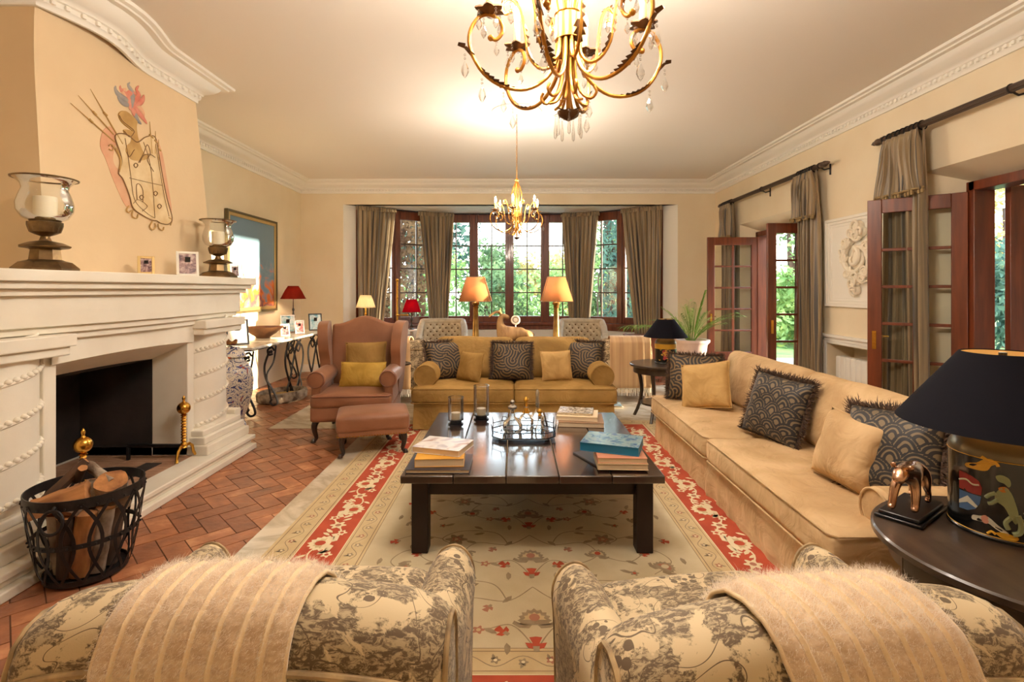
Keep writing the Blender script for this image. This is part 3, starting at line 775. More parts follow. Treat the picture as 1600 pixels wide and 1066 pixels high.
for (y, z, r) in ((.0,.33,.07),(-.06,.28,.05),(.07,.29,.05),(.0,.25,.05),(-.15,.14,.05),(-.19,.06,.045),(.17,.17,.05),(.2,.02,.045),(-.14,-.12,.055),(-.1,-.19,.045),(.13,-.13,.055),(.05,-.24,.06),(.03,-.31,.05),(.0,-.18,.06),(-.2,.2,.03),(.22,.1,.03)):
    mb.ball((-.025,y,z), r, 12, 8, sx=.7, sz=1); 
    for k in range(3):
        a = rng.uniform(0,6.3); spiral(mb, y, z, r*1.2, r*.4, a, .8, .014, -.05, 14)
mb.build('leafage', M['relief'], rl)
rd = thing('radiator', 'white ribbed radiator in the wall niche behind the long sofa', 'radiator', (3.64, 5.28, .10))
for k in range(11):
    mb = MB(); y = -.44+k*.085; mb.cbox(0, y, .31, .09, .076, .60); mb.build('radiator_fin', M['trim'], rd, bevel=.015, seg=3)
# ================================================================ PAINTING on the left wall
def painting_mat():
    m, nt, b = new_mat('abstract_painting'); N = nt.nodes; L = nt.links
    t = N.new('ShaderNodeTexCoord'); s = N.new('ShaderNodeSeparateXYZ'); L.new(t.outputs['Object'], s.inputs[0])
    n = N.new('ShaderNodeTexNoise'); n.inputs['Scale'].default_value = 3.5; n.inputs['Detail'].default_value = 5; n.inputs['Distortion'].default_value = 1.2; L.new(t.outputs['Object'], n.inputs[0])
    ma = N.new('ShaderNodeMath'); ma.operation = 'MULTIPLY_ADD'; ma.inputs[1].default_value = .62; L.new(s.outputs['Z'], ma.inputs[0])
    mm = N.new('ShaderNodeMath'); mm.operation = 'MULTIPLY_ADD'; mm.inputs[1].default_value = 1.1; mm.inputs[2].default_value = -.08; L.new(n.outputs[0], mm.inputs[0]); L.new(mm.outputs[0], ma.inputs[2])
    r = N.new('ShaderNodeValToRGB'); L.new(ma.outputs[0], r.inputs[0]); e = r.color_ramp.elements
    e[0].position = .12; e[0].color = c4(lin(120,70,96)); e[1].position = .95; e[1].color = c4(lin(110,140,160))
    for p_, c in ((.25,(186,96,96)),(.36,(90,100,140)),(.45,(206,150,110)),(.55,(120,80,90)),(.66,(226,120,50)),(.78,(120,150,170))): k = e.new(p_); k.color = c4(lin(*c))
    L.new(r.outputs[0], b.inputs['Base Color']); b.inputs['Roughness'].default_value = .25; return m
pt = thing('framed_painting', 'large abstract orange and blue painting in a gilt frame above the console', 'painting', (XL+.005, 7.32, 1.12))
mb = MB(); w, h = .70, 1.38
for k, (o, dd, wd) in enumerate(((0,.045,.03),)):
    mb.box(0,-w,0,.045,-w+.03,h); mb.box(0,w-.03,0,.045,w,h); mb.box(0,-w+.03,0,.045,w-.03,.03); mb.box(0,-w+.03,h-.03,.045,w-.03,h)
M['olive'] = mat('olive_frame', lin(92,82,52), .4)
mb.build('frame', M['olive'], pt, bevel=.004)
mb = MB(); a = .03; b = .075
mb.box(0,-w+a,a,.035,-w+b,h-a); mb.box(0,w-b,a,.035,w-a,h-a); mb.box(0,-w+b,a,.035,w-b,b); mb.box(0,-w+b,h-b,.035,w-b,h-a); mb.build('inner_frame', M['gilt'], pt, bevel=.004)
mb = MB(); mb.box(0.002,-w+b,b,.022,w-b,h-b); mb.build('canvas', painting_mat(), pt, smooth=False)
# ================================================================ CURTAINS
def curtain_mat():
    m, nt, b = new_mat('striped_highlit_silk'); N = nt.nodes; L = nt.links
    a = N.new('ShaderNodeUVMap'); w = N.new('ShaderNodeTexNoise'); w.noise_dimensions = '3D'
    mp = N.new('ShaderNodeMapping'); mp.inputs['Scale'].default_value = (26, .4, 1); L.new(a.outputs[0], mp.inputs[0]); L.new(mp.outputs[0], w.inputs[0]); w.inputs['Scale'].default_value = 1; w.inputs['Detail'].default_value = 2
    r = N.new('ShaderNodeValToRGB'); L.new(w.outputs[0], r.inputs[0]); e = r.color_ramp.elements
    e[0].position = .38; e[0].color = c4(lin(122,104,78)); e[1].position = .62; e[1].color = c4(lin(84,78,72)); k = e.new(.5); k.color = c4(lin(164,142,108))  # silk stripes; the pale tone also paints in warm highlights
    L.new(r.outputs[0], b.inputs['Base Color']); b.inputs['Roughness'].default_value = .42; b.inputs['Sheen Weight'].default_value = .3
    return m
M['silk'] = curtain_mat()
M['fringe'] = mat('curtain_fringe', lin(150,126,84), .8)
def cloth(A, B, z0, z1, pleats, amp, wfun, cfun=None, nu=None, nv=26, seed=0, side=1, rag=0):
    A, B = Vector(A), Vector(B); d = (B-A); L_ = d.length; d.normalize(); n = Vector((-d.y, d.x))*side; mid = (A+B)/2
    nu = nu or pleats*10+1; rng = random.Random(seed); ph = rng.uniform(0,6)
    pj = [rng.uniform(-.35,.35) for _ in range(pleats+2)]; mb = MB(); uv = []
    def f(u, v):
        z = z1+(z0-z1)*v; w = wfun(v)*L_; c = (cfun(v) if cfun else 0)*L_
        x = u*pleats; k = int(min(pleats-1, x)); s = sin(2*pi*x+ph+pj[k]*.0+.5*sin(3*v+k))
        off = amp*(.35+.65*min(1, v*5))*(s*.8+.3*sin(4*pi*x+k+ph))+amp*.4*sin(v*4+u*5+seed)*v
        p = mid+d*((u-.5)*w+c+.012*cos(2*pi*x+ph)*min(1,v*5))+n*off
        uv.append((u+seed*.3, v*(z1-z0)))
        zz = z + (rag*sin(2*pi*x) if v > .99 else 0)
        return (p.x, p.y, zz)
    mb.grid(f, nu, nv); mb.uv = uv; return mb
def build_uv(mb, name, mats, parent, solid=.004):
    me = bpy.data.meshes.new(name); me.from_pydata(mb.v, [], mb.f); me.materials.append(mats)
    l = me.uv_layers.new(name='UVMap'); d = [0]*(len(me.loops)*2)
    for i, lp in enumerate(me.loops): d[2*i], d[2*i+1] = mb.uv[lp.vertex_index]
    l.data.foreach_set('uv', d); me.shade_smooth(); o = bpy.data.objects.new(name, me); C.objects.link(o); o.parent = parent
    if solid: s = o.modifiers.new('t', 'SOLIDIFY'); s.thickness = solid
    return o
gB = 'curtains around the bay window'
def bay_curtain(label, A, B, wf, cf, seed):
    t = thing('curtain', label, 'curtain', (0,0,0), 0, gB)
    build_uv(cloth(A, B, .04, 2.925, 8, .05, wf, cf, seed=seed), 'curtain_panel', M['silk'], t)
    build_uv(cloth(A, B, 2.85, 2.935, 16, .018, lambda v: 1.02, seed=seed+9, nv=4), 'heading', M['silk'], t)
bay_curtain('taupe silk curtain at the bay corner by the white pleated lamp', (-2.76,9.02), (-2.17,9.45), lambda v: 1-.42*min(1,v*1.3), lambda v: -.16*min(1,v*1.3), 1)
bay_curtain('taupe silk curtain between the bay side window and the centre panes', (-1.80,9.72), (-1.17,9.98), lambda v: 1-.5*min(1,v*1.3), lambda v: .05*v, 2)
bay_curtain('taupe silk curtain hanging behind the paler table lamp shade', (.93,9.98), (1.62,9.72), lambda v: 1-.5*min(1,v*1.3), lambda v: -.02, 3)
bay_curtain('taupe silk curtain at the bay corner by the potted palm', (1.98,9.45), (2.60,9.02), lambda v: 1-.42*min(1,v*1.3), lambda v: .14*min(1,v*1.3), 4)
mb = MB(); bp2 = off_poly(BAY, -.13); mb.tube([(x,y,2.915) for x, y in bp2], .012, 8)
tag(mb.build('curtain_track', M['iron']), 'thin dark curtain track following the bay window head', 'curtain track')
M['rodwood'] = mat('reeded_rod', lin(84,62,44), .45, col2=lin(56,40,30), nscale=6, stretch=(1,.5,20))
def rod(label, y0, y1, x=3.42, z=2.83, rings=()):
    t = thing('curtain_rod', label, 'curtain rod', (x, 0, z))
    mb = MB(); n = 16
    mb.tube([(0,y0,0),(0,(y0+y1)/2,0),(0,y1,0)], .024, 16)
    for k in range(12):
        a = 2*pi*k/12; mb.tube([(.024*cos(a), y0, .024*sin(a)), (.024*cos(a), y1, .024*sin(a))], .0042, 5)
    mb.build('rod', M['rodwood'], t)
    fp_ = [(.0,0),(.03,0),(.034,.012),(.02,.03),(.03,.045),(.034,.065),(.028,.09),(.016,.11),(.02,.12),(.008,.15),(0,.165)]
    for y, s in ((y0, -1), (y1, 1)):
        mb = MB(); Mx = Matrix.Translation((0,y,0)) @ Matrix.Rotation(-s*pi/2, 4, 'X'); mb.lathe(fp_, (0,0,0), 16, M=Mx); mb.build('finial', M['rodwood'], t)
    for y in ((y0+.02), (y0+y1)/2, y1-.02):
        mb = MB(); mb.tube([(0,y,-.02),(.05,y,-.045),(.10,y,-.03),(.115,y,-.03)], .008, 6); mb.tube([(.115,y,-.10),(.115,y,.02)], .010, 6)
        mb.tube([(.0+.03*cos(a), y, .03*sin(a)) for a in [2*pi*i/16 for i in range(16)]], .006, 6, closed=True)
        mb.build('bracket', M['iron'], t)
    return t
rod('reeded dark curtain rod with pointed finials over the far French doors', 5.70, 8.42)
rod('reeded dark curtain rod over the near French doors', 2.30, 4.74)
def side_curtain(label, y0, y1, seed, wf=lambda v: 1, x=3.42):
    t = thing('curtain', label, 'curtain', (0,0,0), 0, 'curtains at the French doors')
    build_uv(cloth((x,y0), (x,y1), .03, 2.80, 6, .05, wf, seed=seed), 'curtain_panel', M['silk'], t)
    build_uv(cloth((x-.05,y0-.02), (x-.05,y1+.02), 2.27, 2.80, 6, .036, lambda v: .90+.26*v, seed=seed+5, nv=12, rag=.008), 'valance', M['silk'], t)
    mb = MB(); n = int((y1-y0)/.035)
    for i in range(n+1):
        y = y0-.06+(y1-y0+.12)*i/n; mb.lathe([(0,-.03),(.012,-.03),(.014,-.005),(.005,.004),(.010,.014),(0,.016)], (x-.070+.012*sin(i*2.1), y, 2.275), 6)
    mb.tube([(x-.065+.012*sin(i*1.3), y0-.06+(y1-y0+.12)*i/24, 2.29) for i in range(25)], .010, 6)
    mb.build('fringe', M['fringe'], t)
    mb = MB()
    for i in range(8):
        y = y0+(y1-y0)*(i+.5)/8
        mb.tube([(x+.038*cos(a), y, 2.825+.038*sin(a)) for a in [2*pi*k/16 for k in range(16)]], .006, 6, closed=True)
    mb.build('curtain_ring', M['iron'], t)
side_curtain('taupe curtain with fringed valance on the near side of the far French doors', 5.80, 6.16, 11, lambda v: 1+.35*min(1,v*1.4))
side_curtain('taupe curtain with fringed valance seen through the glass of the far open door leaf', 8.02, 8.36, 12)
side_curtain('taupe curtain with fringed valance seen through the large near door leaf', 4.26, 4.68, 13)
# ================================================================ TEXTILES
def velvet(name, c1, c2, sc=3.0, sheen=.5):
    m, nt, b = new_mat(name); N = nt.nodes; L = nt.links
    t = N.new('ShaderNodeTexCoord'); n = N.new('ShaderNodeTexNoise'); n.inputs['Scale'].default_value = sc; n.inputs['Detail'].default_value = 5; n.inputs['Distortion'].default_value = .6; L.new(t.outputs['Object'], n.inputs[0])
    r = N.new('ShaderNodeValToRGB'); L.new(n.outputs[0], r.inputs[0]); e = r.color_ramp.elements
    e[0].position = .36; e[0].color = c4(c1); e[1].position = .62; e[1].color = c4(c2)
    L.new(r.outputs[0], b.inputs['Base Color']); b.inputs['Roughness'].default_value = .8; b.inputs['Sheen Weight'].default_value = sheen; b.inputs['Sheen Tint'].default_value = c4([min(1,x*1.6) for x in c2])
    n2 = N.new('ShaderNodeTexNoise'); n2.inputs['Scale'].default_value = 6; n2.inputs['Detail'].default_value = 3; n2.inputs['Distortion'].default_value = 1.4; L.new(t.outputs['Object'], n2.inputs[0])
    bp = N.new('ShaderNodeBump'); bp.inputs['Strength'].default_value = .6; bp.inputs['Distance'].default_value = .03; L.new(n2.outputs[0], bp.inputs['Height']); L.new(bp.outputs[0], b.inputs['Normal'])
    return m
M['velvet_olive'] = velvet('olive_gold_velvet', lin(134,102,46), lin(166,130,70))
M['velvet_tan'] = velvet('tan_velvet', lin(176,144,102), lin(206,176,134))
M['velvet_gold'] = velvet('gold_velvet', lin(170,134,78), lin(194,158,100), 6)
M['velvet_mustard'] = velvet('mustard_velvet', lin(158,124,40), lin(184,148,62), 6)
M['leather'] = mat('tan_leather', lin(128,82,54), .5, col2=lin(152,102,72), nscale=3, bump=.06, bscale=60, sheen=.2)
M['piping_d'] = mat('dark_piping', lin(120,74,54), .6)
def scroll_mat(name, ground, line, sc=14, rings=38, thr=.25):
    m, nt, b = new_mat(name); N = nt.nodes; L = nt.links
    t = N.new('ShaderNodeTexCoord'); v = N.new('ShaderNodeTexVoronoi'); v.inputs['Scale'].default_value = sc; v.feature = 'F1'; L.new(t.outputs['Object'], v.inputs[0]); v.inputs['Randomness'].default_value = .75
    mu = N.new('ShaderNodeMath'); mu.operation = 'MULTIPLY'; mu.inputs[1].default_value = rings; L.new(v.outputs['Distance'], mu.inputs[0])
    si = N.new('ShaderNodeMath'); si.operation = 'SINE'; L.new(mu.outputs[0], si.inputs[0])
    r = N.new('ShaderNodeValToRGB'); L.new(si.outputs[0], r.inputs[0]); e = r.color_ramp.elements
    e[0].position = thr; e[0].color = c4(line); e[1].position = thr+.2; e[1].color = c4(ground)
    L.new(r.outputs[0], b.inputs['Base Color']); b.inputs['Roughness'].default_value = .5; b.inputs['Sheen Weight'].default_value = .4
    bp = N.new('ShaderNodeBump'); bp.inputs['Strength'].default_value = .3; bp.inputs['Distance'].default_value = .003; L.new(r.outputs[0], bp.inputs['Height']); L.new(bp.outputs[0], b.inputs['Normal'])
    return m
def attr_mat(name, ground, line):
    m, nt, b = new_mat(name); N = nt.nodes; L = nt.links
    a = N.new('ShaderNodeAttribute'); a.attribute_name = 'pattern'; r = N.new('ShaderNodeValToRGB'); L.new(a.outputs['Fac'], r.inputs[0]); e = r.color_ramp.elements
    e[0].position = .38; e[0].color = c4(ground); e[1].position = .6; e[1].color = c4(line)
    L.new(r.outputs[0], b.inputs['Base Color']); b.inputs['Roughness'].default_value = .6; b.inputs['Sheen Weight'].default_value = .08; return m
M['scroll'] = attr_mat('scroll_velvet', lin(112,88,54), lin(24,18,15))
M['scale'] = attr_mat('scale_velvet', lin(108,92,68), lin(20,19,24))
def pat_scale(x, z, seed=0):
    x += .014*noise.noise(Vector((x*14, z*14, 3))); z += .014*noise.noise(Vector((x*14, z*14, 9))); w, h, Rr = .112, .054, .066; best = None
    for row in range(int(z/h)-2, int(z/h)+3):
        o_ = (row % 2)*w/2; i = round((x-o_)/w); cx_, cz_ = i*w+o_, row*h; d = sqrt((x-cx_)**2+(z-cz_)**2)
        if d < Rr: best = (row, d) if best is None or row < best[0] else best
    if best is None: return 1.0
    d = best[1]/Rr
    if d > .86: return 1.0
    return .62+.5*cos(d*pi*2*2.9) if d > .22 else 0.0
def pat_scroll(x, z, seed=0):
    g = .115; bi = None; i0, j0 = int(math.floor(x/g)), int(math.floor(z/g))
    for i in range(i0-1, i0+2):
        for j in range(j0-1, j0+2):
            r_ = random.Random((i*73856093) ^ (j*19349663) ^ seed); sx_, sz_ = (i+r_.random())*g, (j+r_.random())*g; a = r_.random()*6.28
            d = (x-sx_)**2+(z-sz_)**2
            if bi is None or d < bi[0]: bi = (d, sx_+.6*g*cos(a), sz_+.6*g*sin(a))
    d = sqrt((x-bi[1])**2+(z-bi[2])**2)
    return .58+.5*sin(d*2*pi/.030)
M['fringe_d'] = mat('brown_fringe', lin(92,68,50), .8, col2=lin(58,42,34), nscale=40)
def toile():
    m, nt, b = new_mat('toile_linen'); N = nt.nodes; L = nt.links
    t = N.new('ShaderNodeTexCoord'); A = N.new('ShaderNodeTexNoise'); A.inputs['Scale'].default_value = 7.5; A.inputs['Detail'].default_value = 7; A.inputs['Roughness'].default_value = .68; A.inputs['Distortion'].default_value = .5; L.new(t.outputs['Object'], A.inputs[0])
    r1 = N.new('ShaderNodeValToRGB'); L.new(A.outputs[0], r1.inputs[0]); e = r1.color_ramp.elements; e[0].position = .465; e[0].color = (0,0,0,1); e[1].position = .49; e[1].color = (1,1,1,1)
    Bn = N.new('ShaderNodeTexNoise'); Bn.inputs['Scale'].default_value = 34; Bn.inputs['Detail'].default_value = 5; Bn.inputs['Roughness'].default_value = .75; Bn.inputs['Distortion'].default_value = 1.2; mpb = N.new('ShaderNodeMapping'); mpb.inputs['Scale'].default_value = (1,2.2,2.2); mpb.inputs['Rotation'].default_value = (0,.6,.3); L.new(t.outputs['Object'], mpb.inputs[0]); L.new(mpb.outputs[0], Bn.inputs[0])
    r2 = N.new('ShaderNodeValToRGB'); L.new(Bn.outputs[0], r2.inputs[0]); e = r2.color_ramp.elements; e[0].position = .44; e[0].color = (.30,.30,.30,1); e[1].position = .54; e[1].color = (.95,.95,.95,1)
    mu = N.new('ShaderNodeMath'); mu.operation = 'MULTIPLY'; L.new(r1.outputs[0], mu.inputs[0]); L.new(r2.outputs[0], mu.inputs[1])
    # curling stems: contour lines of a smooth noise
    Cn = N.new('ShaderNodeTexNoise'); Cn.inputs['Scale'].default_value = 7; Cn.inputs['Detail'].default_value = 0; Cn.inputs['Distortion'].default_value = 1.6; L.new(t.outputs['Object'], Cn.inputs[0])
    s = N.new('ShaderNodeMath'); s.operation = 'SUBTRACT'; s.inputs[1].default_value = .43; L.new(Cn.outputs[0], s.inputs[0])
    ab = N.new('ShaderNodeMath'); ab.operation = 'ABSOLUTE'; L.new(s.outputs[0], ab.inputs[0])
    lt = N.new('ShaderNodeMath'); lt.operation = 'LESS_THAN'; lt.inputs[1].default_value = .009; L.new(ab.outputs[0], lt.inputs[0])
    # flowers: voronoi blobs
    V = N.new('ShaderNodeTexVoronoi'); V.inputs['Scale'].default_value = 34; L.new(t.outputs['Object'], V.inputs[0])
    V2 = N.new('ShaderNodeTexNoise'); V2.inputs['Scale'].default_value = 6.5; V2.inputs['Detail'].default_value = 1; L.new(t.outputs['Object'], V2.inputs[0])
    g1 = N.new('ShaderNodeMath'); g1.operation = 'GREATER_THAN'; g1.inputs[1].default_value = .60; L.new(V2.outputs[0], g1.inputs[0])
    g2 = N.new('ShaderNodeMath'); g2.operation = 'LESS_THAN'; g2.inputs[1].default_value = .40; L.new(V.outputs['Distance'], g2.inputs[0])
    fm = N.new('ShaderNodeMath'); fm.operation = 'MULTIPLY'; L.new(g1.outputs[0], fm.inputs[0]); L.new(g2.outputs[0], fm.inputs[1])
    mx = N.new('ShaderNodeMath'); mx.operation = 'MAXIMUM'; L.new(mu.outputs[0], mx.inputs[0]); L.new(lt.outputs[0], mx.inputs[1])
    mx2 = N.new('ShaderNodeMath'); mx2.operation = 'MAXIMUM'; L.new(mx.outputs[0], mx2.inputs[0]); L.new(fm.outputs[0], mx2.inputs[1])
    r = N.new('ShaderNodeValToRGB'); L.new(mx2.outputs[0], r.inputs[0]); e = r.color_ramp.elements
    e[0].position = 0; e[0].color = c4(lin(208,188,150)); e[1].position = .95; e[1].color = c4(lin(98,80,58))
    L.new(r.outputs[0], b.inputs['Base Color']); b.inputs['Roughness'].default_value = .75; b.inputs['Sheen Weight'].default_value = .15
    n3 = N.new('ShaderNodeTexNoise'); n3.inputs['Scale'].default_value = 260; L.new(t.outputs['Object'], n3.inputs[0])
    bp = N.new('ShaderNodeBump'); bp.inputs['Strength'].default_value = .15; bp.inputs['Distance'].default_value = .002; L.new(n3.outputs[0], bp.inputs['Height']); L.new(bp.outputs[0], b.inputs['Normal'])
    return m
M['toile'] = toile()
M['toile_pipe'] = mat('toile_piping', lin(196,168,122), .7, col2=lin(120,100,74), nscale=14)

# ================================================================ RUG
rg = MB(); X0, X1, Y0, Y1 = -1.36, 1.54, 1.50, 5.62
CX, CY = (X0+X1)/2, (Y0+Y1)/2
ZR = .012
def rect(x0, y0, x1, y1, z, m): rg.add([(x0,y0,z),(x1,y0,z),(x1,y1,z),(x0,y1,z)], [(0,1,2,3)], m)
rg.box(X0, Y0, .004, X1, Y1, ZR, 0)
def ring(i0, i1, z, m):
    a = (X0+i0, Y0+i0, X1-i0, Y1-i0); b = (X0+i1, Y0+i1, X1-i1, Y1-i1)
    rg.add([(a[0],a[1],z),(a[2],a[1],z),(a[2],a[3],z),(a[0],a[3],z),(b[0],b[1],z),(b[2],b[1],z),(b[2],b[3],z),(b[0],b[3],z)], [(0,1,5,4),(1,2,6,5),(2,3,7,6),(3,0,4,7)], m)
# materials: 0 cream field, 1 red, 2 dark line, 3 taupe motif, 4 ivory, 5 brown-rose, 6 sand
ring(.0, .17, ZR+.0003, 6); ring(.02,.024,ZR+.0006,2); ring(.15,.155,ZR+.0006,2); ring(.17,.41,ZR+.0003,1); ring(.168,.174,ZR+.0006,4); ring(.406,.412,ZR+.0006,4)
ring(.412,.55,ZR+.0003,6); ring(.425,.428,ZR+.0006,2); ring(.53,.534,ZR+.0006,2); ring(.548,.551,ZR+.0006,2)
def flat(pts, z, m): rg.add([(x,y,z) for x, y in pts], [tuple(range(len(pts)))], m)
def tr(pts, x, y, a, s=1):
    c_, s_ = cos(a)*s, sin(a)*s
    return [(x+px_*c_-py_*s_, y+px_*s_+py_*c_) for px_, py_ in pts]
def ribbon(pts, w, z, m):
    n = len(pts); Lp = []; Rp = []
    for i in range(n):
        a = Vector(pts[max(0,i-1)]); b = Vector(pts[min(n-1,i+1)]); t = (b-a); t = t.normalized() if t.length else Vector((1,0)); nn = Vector((-t.y,t.x))*w/2
        Lp.append((pts[i][0]+nn.x, pts[i][1]+nn.y)); Rp.append((pts[i][0]-nn.x, pts[i][1]-nn.y))
    for i in range(n-1): flat([Lp[i],Lp[i+1],Rp[i+1],Rp[i]], z, m)
def lotus(x, y, a, s, m1, m2, m3=None, z=ZR+.001):
    # palmette with serrated outline
    n = 10; pts = []
    for i in range(n*2+1):
        t = i/(2*n); an = -pi*.12+pi*1.24*t; r = (1 if i % 2 == 0 else .83)*(1-.12*abs(cos(an)))
        pts.append((r*cos(an), r*sin(an)*1.0))
    flat(tr(pts, x, y, a, s), z, m1)
    pts = [(.62*cos(t)*(1 if i%2 == 0 else .8), .05+.62*sin(t)*(1 if i%2 == 0 else .8)) for i, t in enumerate([pi*k/12 for k in range(13)])]
    flat(tr(pts, x, y, a, s), z+.0003, m2)
    pts = [(.28*cos(2*pi*k/12), .25+.30*sin(2*pi*k/12)) for k in range(12)]
    flat(tr(pts, x, y, a, s), z+.0006, m3 if m3 is not None else m1)
    for sg in (-1, 1):
        flat(tr([(sg*.15,-.35),(sg*.7,-.25),(sg*1.05,.0),(sg*1.15,-.25),(sg*.8,-.55),(sg*.3,-.6)][::sg], x, y, a, s), z, m1)
def rosette(x, y, s, k, m1, m2, z=ZR+.001, a=0):
    pts = [((1+.28*cos(k*t))*cos(t), (1+.28*cos(k*t))*sin(t)) for t in [2*pi*i/(k*6) for i in range(k*6)]]
    flat(tr(pts, x, y, a, s), z, m1); flat(tr([(.45*cos(t), .45*sin(t)) for t in [2*pi*i/10 for i in range(10)]], x, y, a, s), z+.0003, m2)
def leaf(x, y, a, s, m, z=ZR+.001):
    flat(tr([(0,0),(.3,.22),(.7,.2),(1.0,0),(.7,-.12),(.3,-.14)], x, y, a, s), z, m)
def bud(x, y, a, s, m, m2, z=ZR+.001):
    flat(tr([(-.1,0),(.0,.35),(.35,.5),(.3,.15),(.7,.3),(.75,0),(.7,-.3),(.3,-.15),(.35,-.5),(0,-.35)], x, y, a, s), z, m)
    flat(tr([(-.25,-.12),(-.25,.12),(.12,.16),(.12,-.16)], x, y, a, s), z+.0003, m2)
# red border: alternating large palmettes and vines
def border_run(x0, y0, x1, y1, inner):
    a, b = Vector((x0,y0)), Vector((x1,y1)); L_ = (b-a).length; d = (b-a).normalized(); nn = Vector((-d.y,d.x))*inner; ang = atan2(nn.y, nn.x)-pi/2
    n = max(2, int(round(L_/.46))); pts = []
    for i in range(n*14+1):
        t = i/(n*14)*L_; p = a+d*t+nn*(.05*sin(2*pi*t/(L_/n))); pts.append((p.x, p.y))
    ribbon(pts, .010, ZR+.0008, 4)
    for i in range(n):
        p = a+d*(L_*(i+.5)/n); flip = ang+(0 if i % 2 == 0 else pi)
        lotus(p.x, p.y, flip, .100, 4, 6, 1, ZR+.0012)
        for s in (-1, 1):
            q_ = a+d*(L_*(i+.5)/n+s*.125); o = nn*(.055 if i % 2 else -.055)
            rosette(q_.x+o.x, q_.y+o.y, .026, 5, 4, 1, ZR+.0012)
            leaf(q_.x, q_.y, atan2(d.y,d.x)+s*.8, .07, 4, ZR+.0012); leaf(q_.x-o.x, q_.y-o.y, atan2(d.y,d.x)-s*2.2, .06, 4, ZR+.0012)
        q_ = a+d*(L_*i/n) if i else a+d*.02
        rosette(q_.x, q_.y, .040, 6, 4, 5, ZR+.0012); 
m_ = .29
border_run(X0+m_, Y0+m_, X0+m_, Y1-m_, 1); border_run(X1-m_, Y0+m_, X1-m_, Y1-m_, -1); border_run(X0+m_, Y0+m_, X1-m_, Y0+m_, -1); border_run(X0+m_, Y1-m_, X1-m_, Y1-m_, 1)
def guard(i, step=.105, amp=.028):
    xs = (X0+i, Y0+i, X1-i, Y1-i)
    for (ax, ay, bx, by) in ((xs[0],xs[1],xs[0],xs[3]),(xs[2],xs[1],xs[2],xs[3]),(xs[0],xs[1],xs[2],xs[1]),(xs[0],xs[3],xs[2],xs[3])):
        a, b = Vector((ax,ay)), Vector((bx,by)); L_ = (b-a).length; d = (b-a)/L_; nn = Vector((-d.y,d.x)); n = int(L_/step); pts = []
        for k in range(n*6+1): p = a+d*(L_*k/(n*6))+nn*amp*sin(pi*k/6); pts.append((p.x,p.y))
        ribbon(pts, .0045, ZR+.0009, 3)
        for k in range(n):
            p = a+d*(L_*(k+.5)/n)+nn*(amp*.2*(1 if k%2 else -1)); rosette(p.x, p.y, .017, 5, 3 if k % 3 else 5, 4, ZR+.0010)
            leaf(p.x, p.y, atan2(d.y,d.x)+(1.9 if k%2 else -1.9), .036, 3, ZR+.0010)
guard(.087); guard(.478)
# field: mirrored scrolling vines
def vine(pts, m=3, w=.006, mir=True):
    for sx in ((1,-1) if mir else (1,)):
        for sy in (1,-1):
            ribbon([(CX+sx*x, CY+sy*y) for x, y in smooth_pts(pts, 8)], w, ZR+.0008, m)
def four(fn):
    for sx in (1,-1):
        for sy in (1,-1): fn(sx, sy)
FW, FH = (X1-X0)/2-.56, (Y1-Y0)/2-.56
for k in range(3):
    y0_ = k*.52
    vine([(0,y0_+.05),(.12,y0_+.16),(.30,y0_+.14),(.36,y0_+.27),(.24,y0_+.36),(.10,y0_+.33),(0,y0_+.48)])
    vine([(.36,y0_+.27),(.52,y0_+.34),(.66,y0_+.22),(.74,y0_+.34),(.62,y0_+.46)])
    vine([(.12,y0_+.16),(.20,y0_+.02),(.40,y0_+.0),(.5,y0_+.09),(.42,y0_+.16)]); vine([(.5,y0_+.09),(.66,y0_+.05),(.78,y0_+.12)])
def mot(fn_, x, y, a, *r):
    for sx in (1,-1):
        for sy in (1,-1):
            aa = a if sx > 0 else pi-a
            if sy < 0: aa = -aa
            fn_(CX+sx*x, CY+sy*y, aa, *r)
for k in range(3):
    y0_ = k*.52+.0
    for sy in (1,-1):
        lotus(CX, CY+sy*(y0_+.30), 0 if sy < 0 else pi, .085, 3, 6, 5); bud(CX, CY+sy*(y0_+.47), -sy*pi/2, .09, 1, 3)
        for s in (-1, 1): bud(CX+s*.125, CY+sy*(y0_+.38), pi/2-s*.9 if sy < 0 else -pi/2+s*.9, .07, 1, 3)
    mot(lotus, .36, y0_+.27, .3, .06, 3, 6, 1); mot(lambda x,y,a,*r: rosette(x, y, .052, 6, 3, 0), .42, y0_+.10, 0)
    mot(lambda x,y,a,*r: rosette(x, y, .026, 5, 5, 6, ZR+.0015), .42, y0_+.10, 0)
    mot(lotus, .68, y0_+.40, .8, .07, 3, 5, 0); mot(bud, .60, y0_+.27, -.4, .06, 1, 3); mot(bud, .20, y0_+.20, 1.0, .055, 5, 3); mot(bud, .75, y0_+.12, .3, .06, 1, 3)
    for (x, y, a) in ((.10,.12,.9),(.22,.35,2.6),(.30,.14,-.4),(.50,.33,.6),(.55,.08,.1),(.64,.22,-1.2),(.26,.02,.3),(.12,.44,1.6),(.45,.42,.5),(.33,.46,2.5),(.8,.3,1.5)): mot(leaf, x, y0_+y, a, .07, 3)
    mot(lambda x,y,a,*r: rosette(x, y, .022, 5, 5, 6), .24, y0_+.36, 0); mot(lambda x,y,a,*r: rosette(x, y, .020, 5, 3, 1), .52, y0_+.45, 0)
